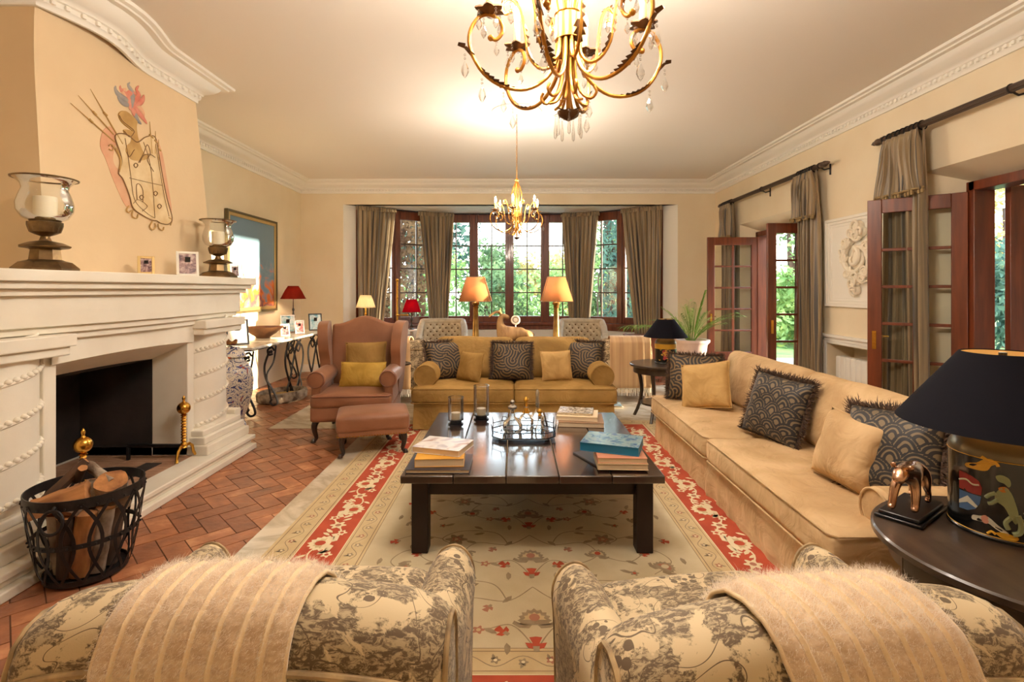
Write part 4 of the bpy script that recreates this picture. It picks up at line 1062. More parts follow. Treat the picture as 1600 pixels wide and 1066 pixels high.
rugm = [mat('rug_field', lin(206,192,160), .9, col2=lin(194,178,144), nscale=5, bump=.2, bscale=300), mat('rug_red', lin(180,76,44), .9, col2=lin(162,62,36), nscale=7, bump=.2, bscale=300), mat('rug_dark', lin(120,96,72), .9), mat('rug_taupe', lin(156,138,110), .9, col2=lin(136,118,92), nscale=20), mat('rug_ivory', lin(222,206,170), .9), mat('rug_rose', lin(164,110,86), .9), mat('rug_sand', lin(202,180,138), .9, col2=lin(192,168,126), nscale=9, bump=.2, bscale=300)]
o = rg.build('area_rug', rugm, smooth=False); o.data.normals_split_custom_set if False else None
tag(o, 'floral cream area rug with a red palmette border under the coffee table', 'rug')

# ================================================================ SOFAS
def make_sofa(label, Wd, D, vel, loc, rz, arms=(1,1), back_h=.90, seed=0, name='sofa', back_puff=.04, ar=.125, az=.54, aset=.16, dz=0):
    t = thing(name, label, 'sofa', loc, rz)
    hw, hd = Wd/2, D/2
    # skirt with soft pleats at the middle and corners
    mb = MB(); per = []
    def side(a, b, n):
        for i in range(n): per.append((a[0]+(b[0]-a[0])*i/n, a[1]+(b[1]-a[1])*i/n))
    side((-hw+.04,-hd+.05),(hw-.04,-hd+.05),60); side((hw-.04,-hd+.05),(hw-.04,hd-.02),24); side((hw-.04,hd-.02),(-hw+.04,hd-.02),40); side((-hw+.04,hd-.02),(-hw+.04,-hd+.05),24)
    n = len(per)
    def f(u, v):
        i = int(round(u*n)) % n; x, y = per[i]
        z = .02+.27*(1-v); fl_ = v
        k = 1+.012*fl_; wv = .006*sin(i*1.7+seed)*fl_+.004*noise.noise(Vector((x*6,y*6,v*3+seed)))
        if i < 60 and abs(x) < .07: wv += .03*fl_*cos(x/.07*pi/2)*sin(x*90)
        return (x*k, y*k-(wv if y < 0 else -wv), z)
    mb.grid(f, n, 8, cu=True); mb.build('skirt', vel, t)
    mb = MB(); mb.box(-hw+.06, -hd+.07, .05, hw-.06, hd-.04, .30); mb.build('base', vel, t, bevel=.02)
    sw = (Wd-.02)/2
    for i in range(2):
        mb = MB(); mb.rbox(((-.5+i)*(sw+.004), -.10, .365), (sw, D-.20, .16), .045, 12, crown=.022, wob=.010, seed=seed+i)
        o = mb.build('seat_cushion', vel, t); pp = MB()
        for zz in (.437, .293):
            xs0, xs1 = (-.5+i)*(sw+.004)-sw/2+.006, (-.5+i)*(sw+.004)+sw/2-.006; yf = -.10-(D-.20)/2
            pp.tube([(xs0,yf+.3,zz),(xs0,yf+.03,zz),(xs0+.03,yf+.004,zz),(xs1-.03,yf+.004,zz),(xs1,yf+.03,zz),(xs1,yf+.3,zz)], .0055, 6)
        pp.build('piping', vel, o)
    mb = MB(); mb.rbox((0, hd-.10, .52), (Wd-.22, .19, .60), .06, 10, wob=.006, seed=seed+5); mb.build('back_frame', vel, t)
    bw = (Wd-.36)/2
    for i in range(2):
        Mx = Matrix.Translation(((-.5+i)*(bw+.01), hd-.27, .665)) @ Matrix.Rotation(R(-12), 4, 'X') @ Matrix.Rotation(R(90), 4, 'X')
        mb = MB(); mb.rbox((0,0,0), (bw, back_h-.42, .21), .09, 14, crown=back_puff, M=Mx, wob=.016, seed=seed+8+i)
        mb.build('back_cushion', vel, t)
    for sg in (-1, 1):
        if not arms[0 if sg < 0 else 1]: continue
        pr = []; cxr, czr, r = sg*(hw-ar-.01), az, ar
        for k in range(22): a = R(-50)+R(280)*k/21; pr.append((cxr+sg*r*cos(a), czr+r*sin(a)))
        pr += [(sg*(hw-.22), .30), (sg*(hw-.09), .30)]
        mb = MB(); mb.prism(pr, -hd+aset, hd-.08, 'y'); o = mb.build('arm', vel, t, bevel=.018, seg=3, angle=50)
        pp = MB(); pp.tube([(cxr+sg*r*.93*cos(a), -hd+aset-.004, czr+r*.93*sin(a)) for a in [2*pi*k/24 for k in range(24)]], .006, 6, closed=True); pp.build('piping', vel, o)
    return t
make_sofa('olive gold velvet two-cushion sofa facing the coffee table in front of two tall lamps', 2.12, .98, M['velvet_olive'], (0.0, 5.66, .0), 0, seed=1)
make_sofa('long tan velvet sofa with loose covers in front of the French doors', 2.84, 1.00, M['velvet_tan'], (1.81, 3.52, -.012), R(-90), seed=3, back_puff=.05, ar=.10, az=.505, aset=.25)

def pillow(label, w, h, th, mat_, loc, rx, ry, rz, group, fringe=None, pipe=None, seed=0, name='scatter_cushion'):
    """stands on its lower edge: local xz plane, faces -y"""
    t = thing(name, label, 'cushion', loc, 0, group); t.rotation_euler = (rx, ry, rz); t.rotation_mode = 'XYZ'
    # ZYX order: yaw, then lean, then roll
    t.matrix_basis = Matrix.Translation(loc) @ Matrix.Rotation(rz, 4, 'Z') @ Matrix.Rotation(rx, 4, 'X') @ Matrix.Rotation(ry, 4, 'Y')
    pat = pat_scale if mat_ is M['scale'] else pat_scroll if mat_ is M['scroll'] else None
    n = 18; mb = MB(); nn_ = 96 if pat else n
    def pt(u, v, s):
        e = .055; x = u*w/2*(1-e*(1-v*v)*abs(u)); z = v*h/2*(1-e*(1-u*u)*abs(v))
        q_ = max(0, (1-u**4)*(1-v**4)); y = s*th/2*q_**.62*(1+.10*noise.noise(Vector((u*1.6+seed, v*1.6, s))))
        x += .006*noise.noise(Vector((u*3, v*3, seed+4)))
        return (x, y, z+h/2)
    for s in (-1, 1):
        mb.grid(lambda u, v: pt(u*2-1, v*2-1, s), nn_+1, nn_+1)
    bmm = mb
    o = bmm.build('cushion_cover', mat_, t, angle=60)
    if pat: o.data.attributes.new('pattern', 'FLOAT', 'POINT').data.foreach_set('value', [pat(v.co.x+5, v.co.z+5, seed) for v in o.data.vertices])
    m_ = o.modifiers.new('w', 'WELD'); m_.merge_threshold = .0005
    edge = [(-1+2*i/n, -1) for i in range(n)]+[(1, -1+2*i/n) for i in range(n)]+[(1-2*i/n, 1) for i in range(n)]+[(-1, 1-2*i/n) for i in range(n)]
    ep = [Vector(pt(u, v, 0)) for u, v in edge]
    if pipe: pp = MB(); pp.tube(ep, .005, 6, closed=True); pp.build('piping', pipe, t)
    if fringe:
        fb = MB(); rng = random.Random(seed); c = Vector((0,0,h/2)); N_ = len(ep); ln = .036
        for i in range(N_*22):
            k = i/22; a = ep[int(k) % N_].lerp(ep[(int(k)+1) % N_], k-int(k)); d = (a-c); d.normalize(); tg = (ep[(int(k)+1) % N_]-ep[int(k) % N_]).normalized()
            tip = a+d*ln*rng.uniform(.7,1.2)+Vector((rng.gauss(0,.012), rng.gauss(0,.016), rng.gauss(0,.012)))
            if tip.z < .004: tip.z = .004
            yy = Vector((0,.0022,0)); md = a.lerp(tip,.55)+Vector((rng.gauss(0,.004),rng.gauss(0,.006),rng.gauss(0,.004))); fb.add([a-tg*.002-yy, a+tg*.002-yy, a+yy, md-tg*.002-yy, md+tg*.002-yy, md+yy, tip], [(0,1,4,3),(1,2,5,4),(2,0,3,5),(3,4,6),(4,5,6),(5,3,6)])
        fb.build('fringe', fringe, t)
    return t
gb = 'cushions on the olive sofa'; gt = 'cushions on the long tan sofa'
SZ = .458
pillow('dark scroll-patterned fringed cushion leaning into the arm of the olive sofa by the wing chair', .44, .42, .15, M['scroll'], (-.74, 5.66, SZ), R(-18), R(0), R(28), gb, M['fringe_d'], seed=1)
pillow('plain gold cushion beside the dark one near the wing chair end of the olive sofa', .33, .32, .13, M['velvet_olive'], (-.50, 5.50, SZ), R(-16), R(0), R(-38), gb, None, M['velvet_olive'], seed=2)
pillow('dark scroll-patterned fringed cushion in the middle of the olive sofa', .43, .41, .16, M['scroll'], (-.03, 5.62, SZ), R(-20), R(1), R(0), gb, M['fringe_d'], seed=3)
pillow('plain gold square cushion standing in front of a dark cushion on the olive sofa', .33, .33, .12, M['velvet_gold'], (.47, 5.50, SZ), R(-16), R(-2), R(6), gb, None, M['velvet_gold'], seed=4)
pillow('dark scroll-patterned cushion leaning on the olive sofa arm beside the round table', .42, .42, .15, M['scroll'], (.75, 5.66, SZ), R(-18), R(0), R(-22), gb, M['fringe_d'], seed=5)
pillow('dark scroll-patterned fringed cushion at the far end of the long tan sofa', .46, .42, .15, M['scroll'], (1.62, 4.60, SZ-.012), R(-18), R(0), R(-24), gt, M['fringe_d'], seed=6)
pillow('plain gold cushion before the dark one at the far end of the tan sofa', .42, .40, .15, M['velvet_gold'], (1.60, 4.26, SZ-.005), R(-24), R(-12), R(-44), gt, None, M['velvet_gold'], seed=7)
pillow('dark scale-patterned fringed cushion in the middle of the long tan sofa', .44, .43, .16, M['scale'], (1.69, 3.42, SZ-.008), R(-18), R(4), R(-68), gt, M['fringe_d'], seed=8)
pillow('plain tan cushion beside the dark fringed one near the metal animal figure', .36, .36, .17, M['velvet_tan'], (1.66, 2.62, SZ-.005), R(-18), R(5), R(-76), gt, None, M['velvet_tan'], seed=9)
pillow('dark scale-patterned cushion with thick brown fringe behind the metal animal figure', .44, .44, .16, M['scale'], (1.76, 2.42, SZ-.008), R(-20), R(-6), R(-68), gt, M['fringe_d'], seed=10)

# ================================================================ WING CHAIR + OTTOMAN
def cab_leg(mb, x, y, h, sx=1, sy=-1, s=1.0):
    pts = [(x,y,h),(x+sx*.015*s,y+sy*.015*s,h*.78),(x+sx*.012*s,y+sy*.012*s,h*.5),(x+sx*.0,y,h*.22),(x+sx*.008,y+sy*.008,h*.1),(x+sx*.022,y+sy*.022,.018),(x+sx*.024,y+sy*.024,.002)]
    mb.tube(smooth_pts(pts, 4), [ (.034-.018*min(1,i/14))*s if i < 18 else (.018+.008*(i-18)/6)*s for i in range(25)], 10)
wc = thing('wing_chair', 'tan leather wing chair with camel back beside the hearth', 'armchair', (-1.58, 5.22, .003), R(6))
LM = M['leather']
mb = MB(); mb.rbox((0,-.02,.27), (.76,.74,.16), .03, 8); mb.build('seat_rail', LM, wc)
mb = MB(); mb.rbox((0,-.06,.385), (.62 if False else .76,.70,.13), .045, 10, crown=.03, seed=3, wob=.004); o = mb.build('seat_cushion', LM, wc)
pp = MB(); pp.tube([(-.37,-.1,.435),(-.37,-.38,.435),(-.34,-.412,.435),(.34,-.412,.435),(.37,-.38,.435),(.37,-.1,.435)], .006, 6); pp.build('piping', M['piping_d'], o)
Mx = Matrix.Translation((0,.27,.38)) @ Matrix.Rotation(R(-10), 4, 'X')
def camel(x, w=.30): 
    u = x/w; return .70+.085*(.5+.5*cos(pi*min(1,abs(u)*1.15)))
bp_pts = [(-.345,0),(.345,0)]+[(.345-.69*i/20, camel(.345-.69*i/20, .345)) for i in range(21)]
mb = MB(); mb.prism(bp_pts, -.06, .07, 'y', M=Mx); mb.build('back', LM, wc, bevel=.035, seg=4, angle=60)
for sg in (-1, 1):
    mb = MB(); wp = [(.28,.0),(.34,.62),(.33,.69),(.26,.71),(.12,.695),(.04,.65),(.0,.55),(.0,.42),(.05,.30),(.07,.0)]
    Mw = Matrix.Translation((sg*.330,.04,.40)) @ Matrix.Rotation(-sg*R(6), 4, 'Z') @ Matrix.Rotation(sg*R(4), 4, 'Y')
    mb.prism(smooth_pts(wp, 4, True), -.05, .05, 'x', M=Mw); o = mb.build('wing', LM, wc, bevel=.03, seg=4, angle=60)
    mb = MB(); pr = [(sg*(.335)+sg*.085*cos(a), .585+.085*sin(a)) for a in [R(-60)+R(300)*k/20 for k in range(21)]]+[(sg*.30,.36),(sg*.385,.36)]
    mb.prism(pr, -.34, .20, 'y'); o = mb.build('arm', LM, wc, bevel=.02, seg=3, angle=50)
    pp = MB(); pp.tube([(sg*.335+.075*cos(a), -.345, .585+.075*sin(a)) for a in [2*pi*k/20 for k in range(20)]], .005, 6, closed=True); pp.build('piping', M['piping_d'], o)
    mb = MB(); cab_leg(mb, sg*.33, -.33, .20, sg, -1); mb.build('leg', M['dark_wood'], wc)
    mb = MB(); mb.tube([(sg*.32,.28,.20),(sg*.33,.33,0)], [.025,.018], 8); mb.build('leg', M['dark_wood'], wc)
gw = 'cushions on the wing chair'
pillow('pale olive cushion upper one on the leather wing chair', .42, .30, .13, M['velvet_olive'], (-1.545, 5.33, .60), R(-14), R(-1), R(6), gw, None, M['velvet_olive'], seed=12)
pillow('mustard cushion lower one on the leather wing chair seat', .45, .27, .14, M['velvet_mustard'], (-1.53, 5.14, .452), R(-22), R(1), R(5), gw, None, M['velvet_mustard'], seed=13)
ot = thing('ottoman', 'tan leather footstool with nailhead trim and dark cabriole legs', 'ottoman', (-1.27, 4.62, .012), R(16))
mb = MB(); mb.rbox((0,0,.28), (.62,.46,.15), .04, 10, crown=.02, seed=2, wob=.003); mb.build('cushion', LM, ot)
mb = MB(); mb.box(-.295,-.215,.17,.295,.215,.25); mb.build('rail', LM, ot, bevel=.01)
mb = MB()
for i in range(26):
    x = -.285+.57*i/25
    for s in (-1,1): mb.ball((x, s*.217, .18), .006, 6, 4)
for i in range(18):
    for s in (-1,1): mb.ball((s*.297, -.2+.4*i/17, .18), .006, 6, 4)
mb.build('nail_trim', M['brass'], ot)
for sx in (-1,1):
    for sy in (-1,1): mb = MB(); cab_leg(mb, sx*.25, sy*.17, .18, sx, sy, .9); mb.build('leg', M['dark_wood'], ot)

# ================================================================ COFFEE TABLE
def gloss_wood(name, c1, c2, rough=.16, coat=.6, stretch=(8,1,1), b_=.03):
    return mat(name, c1, rough, col2=c2, nscale=3, stretch=stretch, bump=b_, bscale=6, coat=coat)
M['table'] = gloss_wood('polished_dark_oak', lin(28,16,14), lin(58,36,28), .22, 1.0, b_=.12)
M['table'].node_tree.nodes['Principled BSDF'].inputs['Coat IOR'].default_value = 2.0; M['table'].node_tree.nodes['Principled BSDF'].inputs['Coat Roughness'].default_value = .13
M['table_side'] = mat('dark_oak_frame', lin(30,20,17), .45, col2=lin(40,27,22), nscale=4, spec=.3)
ct = thing('coffee_table', 'large dark polished square coffee table on the rug', 'table', (.10, 3.445, .014))
mb = MB(); nb = 5; w = 1.42
for i in range(nb):
    mb.box(-w/2+w*i/nb+.0015, -.71, .395, -w/2+w*(i+1)/nb-.0015, .71, .437)
mb.build('table_top', M['table'], ct, bevel=.005)
mb = MB()
for s in (-1, 1): mb.box(-.60, s*.60-.015, .30, .60, s*.60+.015, .394); mb.box(s*.60-.015, -.60, .30, s*.60+.015, .60, .394)
mb.build('apron', M['table_side'], ct, bevel=.003)
for sx in (-1,1):
    for sy in (-1,1): mb = MB(); mb.cbox(sx*.612, sy*.62, .197, .09, .09, .394); mb.build('leg', M['table_side'], ct, bevel=.004)
ZT = .014+.437+.001

# ================================================================ ARMCHAIRS IN TOILE
def make_armchair(label, loc, rz, group, W_=.93, cat='armchair'):
    """local: back at y=0, faces +y"""
    t = thing('armchair', label, cat, loc, rz, group); hw = W_/2
    TM = M['toile']
    def top(u): # crown height over the width, u -1..1
        return .800-.055*abs(u)**2.2-.05*max(0,abs(u)-.80)**1.0
    def bf(u, v):
        uu = u*2-1; T = top(uu); sec = [(.05,.12),(.02,.30),(.0,.55),(.0,T-.105),(.006,T-.075),(.028,T-.035),(.065,T-.010),(.115,T),(.165,T-.008),(.20,T-.035),(.225,T-.08),(.235,T-.16),(.24,.50),(.24,.40)]
        k = v*(len(sec)-1); i = min(len(sec)-2, int(k)); f_ = k-i
        y = sec[i][0]*(1-f_)+sec[i+1][0]*f_; z = sec[i][1]*(1-f_)+sec[i+1][1]*f_
        x = uu*hw*.985
        e = max(0, abs(uu)-.90)/.10   # round the side edges
        y = y+(.11-y)*(.30*e*e); z = z-(.02*e*e if z > .5 else 0)
        y += .006*noise.noise(Vector((x*5,z*5,1)))
        y -= .03*(1-uu*uu)*min(1, max(0,(z-.3)/.4))*0.6
        return (x, y, z)
    mb = MB(); mb.grid(bf, 57, 27)
    n1 = 57*27
    for e in (0, 56): 
        idx = [e*27+j for j in range(27)]; mb.f.append(tuple(idx)); mb.m.append(0)
    mb.build('back', TM, t, angle=50)
    pp = MB(); pts = []
    for i in range(41):
        u = i/40; p = Vector(bf(u, 3/13)); pts.append(p+Vector((0,-.004,0)))
    pp.tube(pts, .008, 8)
    for e in (0.005, .995): pp.tube([Vector(bf(e, v/26))+Vector((.004*(1 if e>.5 else -1),-.002,0)) for v in range(4, 25)], .0065, 6)
    pp.build('piping', M['toile_pipe'], t)
    for sg in (-1, 1):
        def arm(u, v):
            y = .13+.50*u; e = min(1, max(0, (u-.86)/.14)); sag = .02*sin(pi*u)
            zt = .630-sag-.02*u+.02*min(1,u*8)
            w2 = .078*(1-.18*e*e)
            an = v*pi
            # section across x: outer side down to floor, over the roll, inner side down to the seat
            sec = [(w2*.80,.05),(w2*.86,.30),(w2*.92,.48)]+[(w2*cos(a), zt-.09+.09*sin(a)*(1)) for a in [pi*k/10 for k in range(11)]]+[(-w2*.9,.48),(-w2*.8,.34)]
            k = v*(len(sec)-1); i = min(len(sec)-2, int(k)); f_ = k-i
            x = sec[i][0]*(1-f_)+sec[i+1][0]*f_; z = sec[i][1]*(1-f_)+sec[i+1][1]*f_
            return (sg*(hw-.085+x*1.0+.015*u), y+.0, z-(.012*e*e if z > .4 else 0))
        mb = MB(); mb.grid(arm, 16, 40)
        mb.f.append(tuple(15*40+j for j in range(40))); mb.m.append(0); mb.f.append(tuple(j for j in range(40))); mb.m.append(0)
        mb.build('arm', TM, t, angle=50, bevel=0)
        pp = MB(); pp.tube([Vector(arm(1, j/39))+Vector((0,.003,0)) for j in range(40)], .006, 6); pp.build('piping', M['toile_pipe'], t)
    mb = MB(); mb.rbox((0,.51,.40), (W_-.34,.58,.15), .05, 10, crown=.03, wob=.006); mb.build('seat_cushion', TM, t)
    mb = MB(); mb.box(-hw+.05, .08, .13, hw-.05, .77, .325); mb.build('base', TM, t, bevel=.02)
    for sx in (-1,1):
        for y in (.12,.72): mb = MB(); mb.tube([(sx*(hw-.10),y,.14),(sx*(hw-.09),y,0)], [.028,.018], 8); mb.build('leg', M['dark_wood'], t)
    return t, bf
ac1, BF = make_armchair('toile print armchair seen from behind on the fireplace side of the rug', (-.60, 1.03, .003), R(-1), 'toile armchairs')
ac2 = dup(ac1, 'toile print armchair seen from behind in front of the round lamp table', (.66, .98, .003), R(8), 'toile armchairs')
ac3 = dup(ac1, 'toile armchair with fringed beige throw behind the brass lamp pole', (-1.18, 6.42, .003), 0, 'toile armchairs')
ac4 = dup(ac1, 'toile armchair with fringed beige throw behind the olive sofa near the palm', (1.30, 6.50, .003), 0, 'toile armchairs')

# ---- throws
def wool():
    m, nt, b = new_mat('mohair_throw'); N = nt.nodes; L = nt.links
    t = N.new('ShaderNodeTexCoord'); n = N.new('ShaderNodeTexNoise'); n.inputs['Scale'].default_value = 40; n.inputs['Detail'].default_value = 4
    mp = N.new('ShaderNodeMapping'); mp.inputs['Scale'].default_value = (1,.5,2.2); L.new(t.outputs['Object'], mp.inputs[0]); L.new(mp.outputs[0], n.inputs[0])
    r = N.new('ShaderNodeValToRGB'); L.new(n.outputs[0], r.inputs[0]); e = r.color_ramp.elements
    e[0].position = .35; e[0].color = c4(lin(202,172,138)); e[1].position = .65; e[1].color = c4(lin(228,204,172))
    L.new(r.outputs[0], b.inputs['Base Color']); b.inputs['Roughness'].default_value = .95; b.inputs['Sheen Weight'].default_value = .8; b.inputs['Sheen Roughness'].default_value = .5
    bp = N.new('ShaderNodeBump'); bp.inputs['Strength'].default_value = .5; bp.inputs['Distance'].default_value = .006; L.new(n.outputs[0], bp.inputs['Height']); L.new(bp.outputs[0], b.inputs['Normal'])
    return m
M['wool'] = wool(); M['wool_rib'] = mat('mohair_rib', lin(238,214,176), .9, sheen=.5, bump=.3, bscale=90); M['fuzz'] = lit_shade_mat('mohair_daylit_fuzz', lin(250,242,232), .45)  # fuzz colour whitened to paint in the daylight on the throw crown
def throw(label, loc, rz, xa, xb, skew, ribs, vend, matw, group, fuzz=True, fringe=None, hang=None, seed=0):
    t = thing('throw_blanket', label, 'throw', loc, rz, group)
    nu = ribs*8+1; nv = 60
    v0, v1 = 2/13, 12.4/13
    if hang is not None: v0 = hang
    cache = {}
    def f(u, v):
        vv = v0+(v1-v0)*v; s = skew*(v-.35)
        x = xa+(xb-xa)*u+s; uu = (x/.93*2+1)/2
        p = Vector(BF(min(1,max(0,uu)), vv)); q1 = Vector(BF(min(1,max(0,uu)), min(1,vv+.01))); q0 = Vector(BF(min(1,max(0,uu)), max(0,vv-.01)))
        tg = (q1-q0); nrm = Vector((0,-tg.z,tg.y)); nrm.normalize()
        if nrm.y > 0 and vv < .3: nrm = -nrm
        ph = u*ribs; rb = abs(sin(pi*ph)); h_ = .016+.009*rb**.5
        if abs((ph+.5) % 1-.5) < .10: h_ += .013
        ed = min(u, 1-u)*14
        if ed < 1: h_ *= .55+.45*sqrt(max(0,ed))
        p = p+nrm*(h_+.004*noise.noise(Vector((x*12, vv*10, seed))))
        return p, nrm
    mb = MB(); mb.grid(lambda u, v: tuple(f(u, v)[0]), nu, nv)
    
    for q_ in range(len(mb.f)):
        iu = q_//(nv-1)+.5; ph = iu/8
        if abs((ph+.5) % 1-.5) < .10: mb.m[q_] = 1
    o = mb.build('knit_body', [matw, M['wool_rib']], t, angle=80); sm = o.modifiers.new('t', 'SOLIDIFY'); sm.thickness = .008; sm.offset = -1
    if fuzz:
        rng = random.Random(seed); fb = MB(); vs = []; fs = []
        for i in range(20000):
            u = rng.random(); v = rng.random()**.75; p, nrm = f(u, v)
            d = (nrm+Vector((rng.gauss(0,.6), rng.gauss(0,.6), rng.gauss(0,.6)))).normalized()
            ln = rng.uniform(.008,.020)*(1.25 if .3 < v < .75 else .6); side = d.cross(Vector((rng.random(),rng.random(),rng.random()))).normalized()*.00026
            tip = p+d*ln+Vector((rng.gauss(0,.003),rng.gauss(0,.003),-.002)); md = p+d*ln*.5+Vector((rng.gauss(0,.0015),)*3)
            k = len(vs); vs += [p-side, p+side, md+side*.8, md-side*.8, tip]; fs += [(k,k+1,k+2,k+3),(k+3,k+2,k+4)]
        me = bpy.data.meshes.new('fuzz'); me.from_pydata([tuple(a) for a in vs], [], fs); me.materials.append(M['fuzz']); o = bpy.data.objects.new('fuzz', me); C.objects.link(o); o.parent = t; o['kind'] = 'stuff'
    if fringe:
        fb = MB(); n = 34
        for i in range(n):
            u = (i+.5)/n; p, nrm = f(u, 0); fb.tube([p, p+Vector((.003*sin(i*2),-.004,-.04)), p+Vector((.006*sin(i*3.1),-.002,-.10))], [.004,.005,.002], 5)
        fb.build('fringe', fringe, t)
    return t
throw('fluffy beige ribbed throw over the armchair back nearer the fireplace', (-.60,1.03,.003), R(-1), -.235, .165, .03, 8, 1, M['wool'], 'mohair throws', seed=1)
throw('fluffy beige ribbed throw over the armchair back nearer the lamp table', (.66,.98,.003), R(8), -.17, .235, -.085, 8, 1, M['wool'], 'mohair throws', seed=2)
M['beige'] = mat('striped_wool', lin(206,172,128), .9, col2=lin(186,148,108), nscale=3, stretch=(14,.2,.2), sheen=.3)
def throw_far(label, loc, xa, xb, seed):
    t = thing('throw_blanket', label, 'throw', loc, 0, 'beige throws on the rear armchairs'); mb = MB()
    sec = [(-.035,.20),(-.032,.45),(-.028,.72),(-.02,.775),(.03,.83),(.12,.842),(.2,.81),(.245,.74),(.262,.52)]
    def f(u, v):
        k = v*(len(sec)-1); i = min(len(sec)-2, int(k)); g = k-i
        return (xa+(xb-xa)*u+.01*sin(v*7+seed), sec[i][0]*(1-g)+sec[i+1][0]*g-.006*sin(u*22+seed)*(1-v), sec[i][1]*(1-g)+sec[i+1][1]*g)
    mb.grid(f, 33, 40); o = mb.build('knit_body', M['beige'], t, angle=80); s = o.modifiers.new('t','SOLIDIFY'); s.thickness = .008; s.offset = 1
    fb = MB()
    for i in range(30):
        p = Vector(f((i+.5)/30, 0)); fb.tube([p, p+Vector((.003*sin(i*2),-.004,-.04)), p+Vector((.006*sin(i*3.1),-.002,-.10))], [.004,.005,.002], 5)
    fb.build('fringe', M['trim'], t)
throw_far('beige throw with white fringe hanging behind the brass lamp pole', (-1.18,6.42,.003), -.47, -.12, 1)
throw_far('beige throw with white fringe hanging behind the olive sofa near the palm', (1.30,6.50,.003), -.08, .44, 3)
# ================================================================ ROUND TABLES
def round_table(label, loc, r, h, shelf=.2, name='round_table', legs=4, curved=False):
    t = thing(name, label, 'table', loc, 0)
    mb = MB(); mb.lathe([(0,h-.03),(r-.01,h-.03),(r,h-.024),(r,h-.006),(r-.006,h),(0,h)], (0,0,0), 64); mb.build('table_top', M['table_brown'], t, angle=30)
    mb = MB(); mb.lathe([(r*.84,h-.10),(r*.88,h-.10),(r*.88,h-.03),(r*.84,h-.03),(r*.84,h-.10)], (0,0,0), 48, caps=False); mb.build('apron', M['table_brown'], t, angle=30)
    for k in range(legs):
        a = 2*pi*k/legs+R(50 if not curved else 55); mb = MB(); pts = []
        for i in range(9):
            v = i/8; rr = r*.83-(r*.22*sin(pi*v*.9) if curved else 0)+(.05*v*v if curved else 0); pts.append((rr*cos(a), rr*sin(a), (h-.03)*(1-v)))
        mb.tube(pts, [.024-.006*i/8 for i in range(9)], 8); mb.build('leg', M['table_brown'], t)
    mb = MB(); rs = r*.66 if curved else r*.82; mb.lathe([(0,shelf-.01),(rs,shelf-.01),(rs,shelf+.01),(0,shelf+.01)], (0,0,0), 40); mb.build('shelf', M['table_brown'], t, angle=30)
    return t
M['table_brown'] = gloss_wood('brown_table_wood', lin(52,40,32), lin(70,56,44), .3, .2)
TZ = .62
round_table('dark round side table holding the big black lamp and the metal animal', (1.66,1.64,.003), .425, TZ-.003, legs=6)
round_table('dark round side table with curved legs at the far end of the tan sofa', (1.64,5.72,.004), .34, .62, .18, curved=True)
# ---- black lamps
M['shade_black'] = mat('black_shade', lin(13,12,20), .85, spec=.12)
M['shade_gold'] = mat('gold_lining', lin(214,180,120), .5)
M['tole'] = mat('black_tole', lin(12,12,12), .25, coat=.5)
M['tole_gold'] = mat('bronze_tole', lin(110,100,80), .3, .7)
PAL = {'p_yellow': (214,164,50), 'p_sage': (150,160,120), 'p_red': (150,50,50), 'p_blue': (70,100,140), 'p_white': (206,204,190), 'p_pink': (200,140,120), 'p_orange': (196,120,40)}
for k_, v_ in PAL.items(): M[k_] = mat('painted_'+k_[2:], lin(*v_), .4)
def tole_lamp(label, loc, s, decor, power):
    t = thing('table_lamp', label, 'lamp', loc, 0, 'black shaded lamps')
    r, h = .147*s, .27*s
    mb = MB(); mb.lathe([(0,0),(r*1.02,0),(r*1.02,.008*s),(r,.012*s),(r,h),(r*.995,h+.004)], (0,0,0), 64, caps=False); mb.build('can', M['tole'], t, angle=30)
    mb = MB(); mb.lathe([(r*1.005,h-.004),(r*1.01,h),(r*.97,h+.02*s),(r*.86,h+.05*s),(r*.62,h+.075*s),(r*.52,h+.085*s),(r*.50,h+.10*s),(r*.54,h+.105*s),(0,h+.11*s)], (0,0,0), 64, caps=False); mb.build('shoulder', M['tole_gold'] , t)
    mb = MB(); mb.lathe([(.012,h+.10*s),(.012,h+.34*s)], (0,0,0), 10); mb.lathe([(.05*s,h+.10*s),(.05*s,h+.13*s),(.02,h+.135*s)], (0,0,0), 20); mb.build('stem', M['tole'], t)
    zb, zt = .36*s, .61*s; rb, rt = .302*s, .117*s
    mb = MB(); mb.lathe([(rb,zb),(rt,zt),(rt-.004,zt),(rb-.004,zb),(rb,zb)], (0,0,0), 72, caps=False, m=0); o = mb.build('lamp_shade', [M['shade_black']], t, angle=30)
    mb = MB(); mb.lathe([(rb-.006,zb+.003),(rt-.006,zt-.003)], (0,0,0), 72, caps=False); mb.build('shade_lining', M['shade_gold'], o)
    mb = MB(); mb.ball((0,0,h+.20*s), .03*s, 12, 8); mb.build('bulb', M['bulb_soft'], t)
    decor(t, r, h, s)
    l = lamp('lamp_light', (0,0,h+.20*s), power, .03*s); l.parent = t; return t
M['bulb_soft'] = mat('bulb_warm', (1,.8,.5), .5, emis=(1,.72,.4), es=12)
def cyl_poly(mb, pts, r, off, a0, z0, s):
    vs = []; 
    # pts in metres (u along the arc, v up)
    for u, v in pts:
        a = a0+u*s/r; vs.append(((r+off)*cos(a), (r+off)*sin(a), z0+v*s))
    mb.add(vs, [tuple(range(len(vs)))])
def cyl_line(mb, pts, r, rad, a0, z0, s):
    mb.tube([((r+rad*.3)*cos(a0+u*s/r), (r+rad*.3)*sin(a0+u*s/r), z0+v*s) for u, v in smooth_pts(pts, 4)], rad*s, 6)
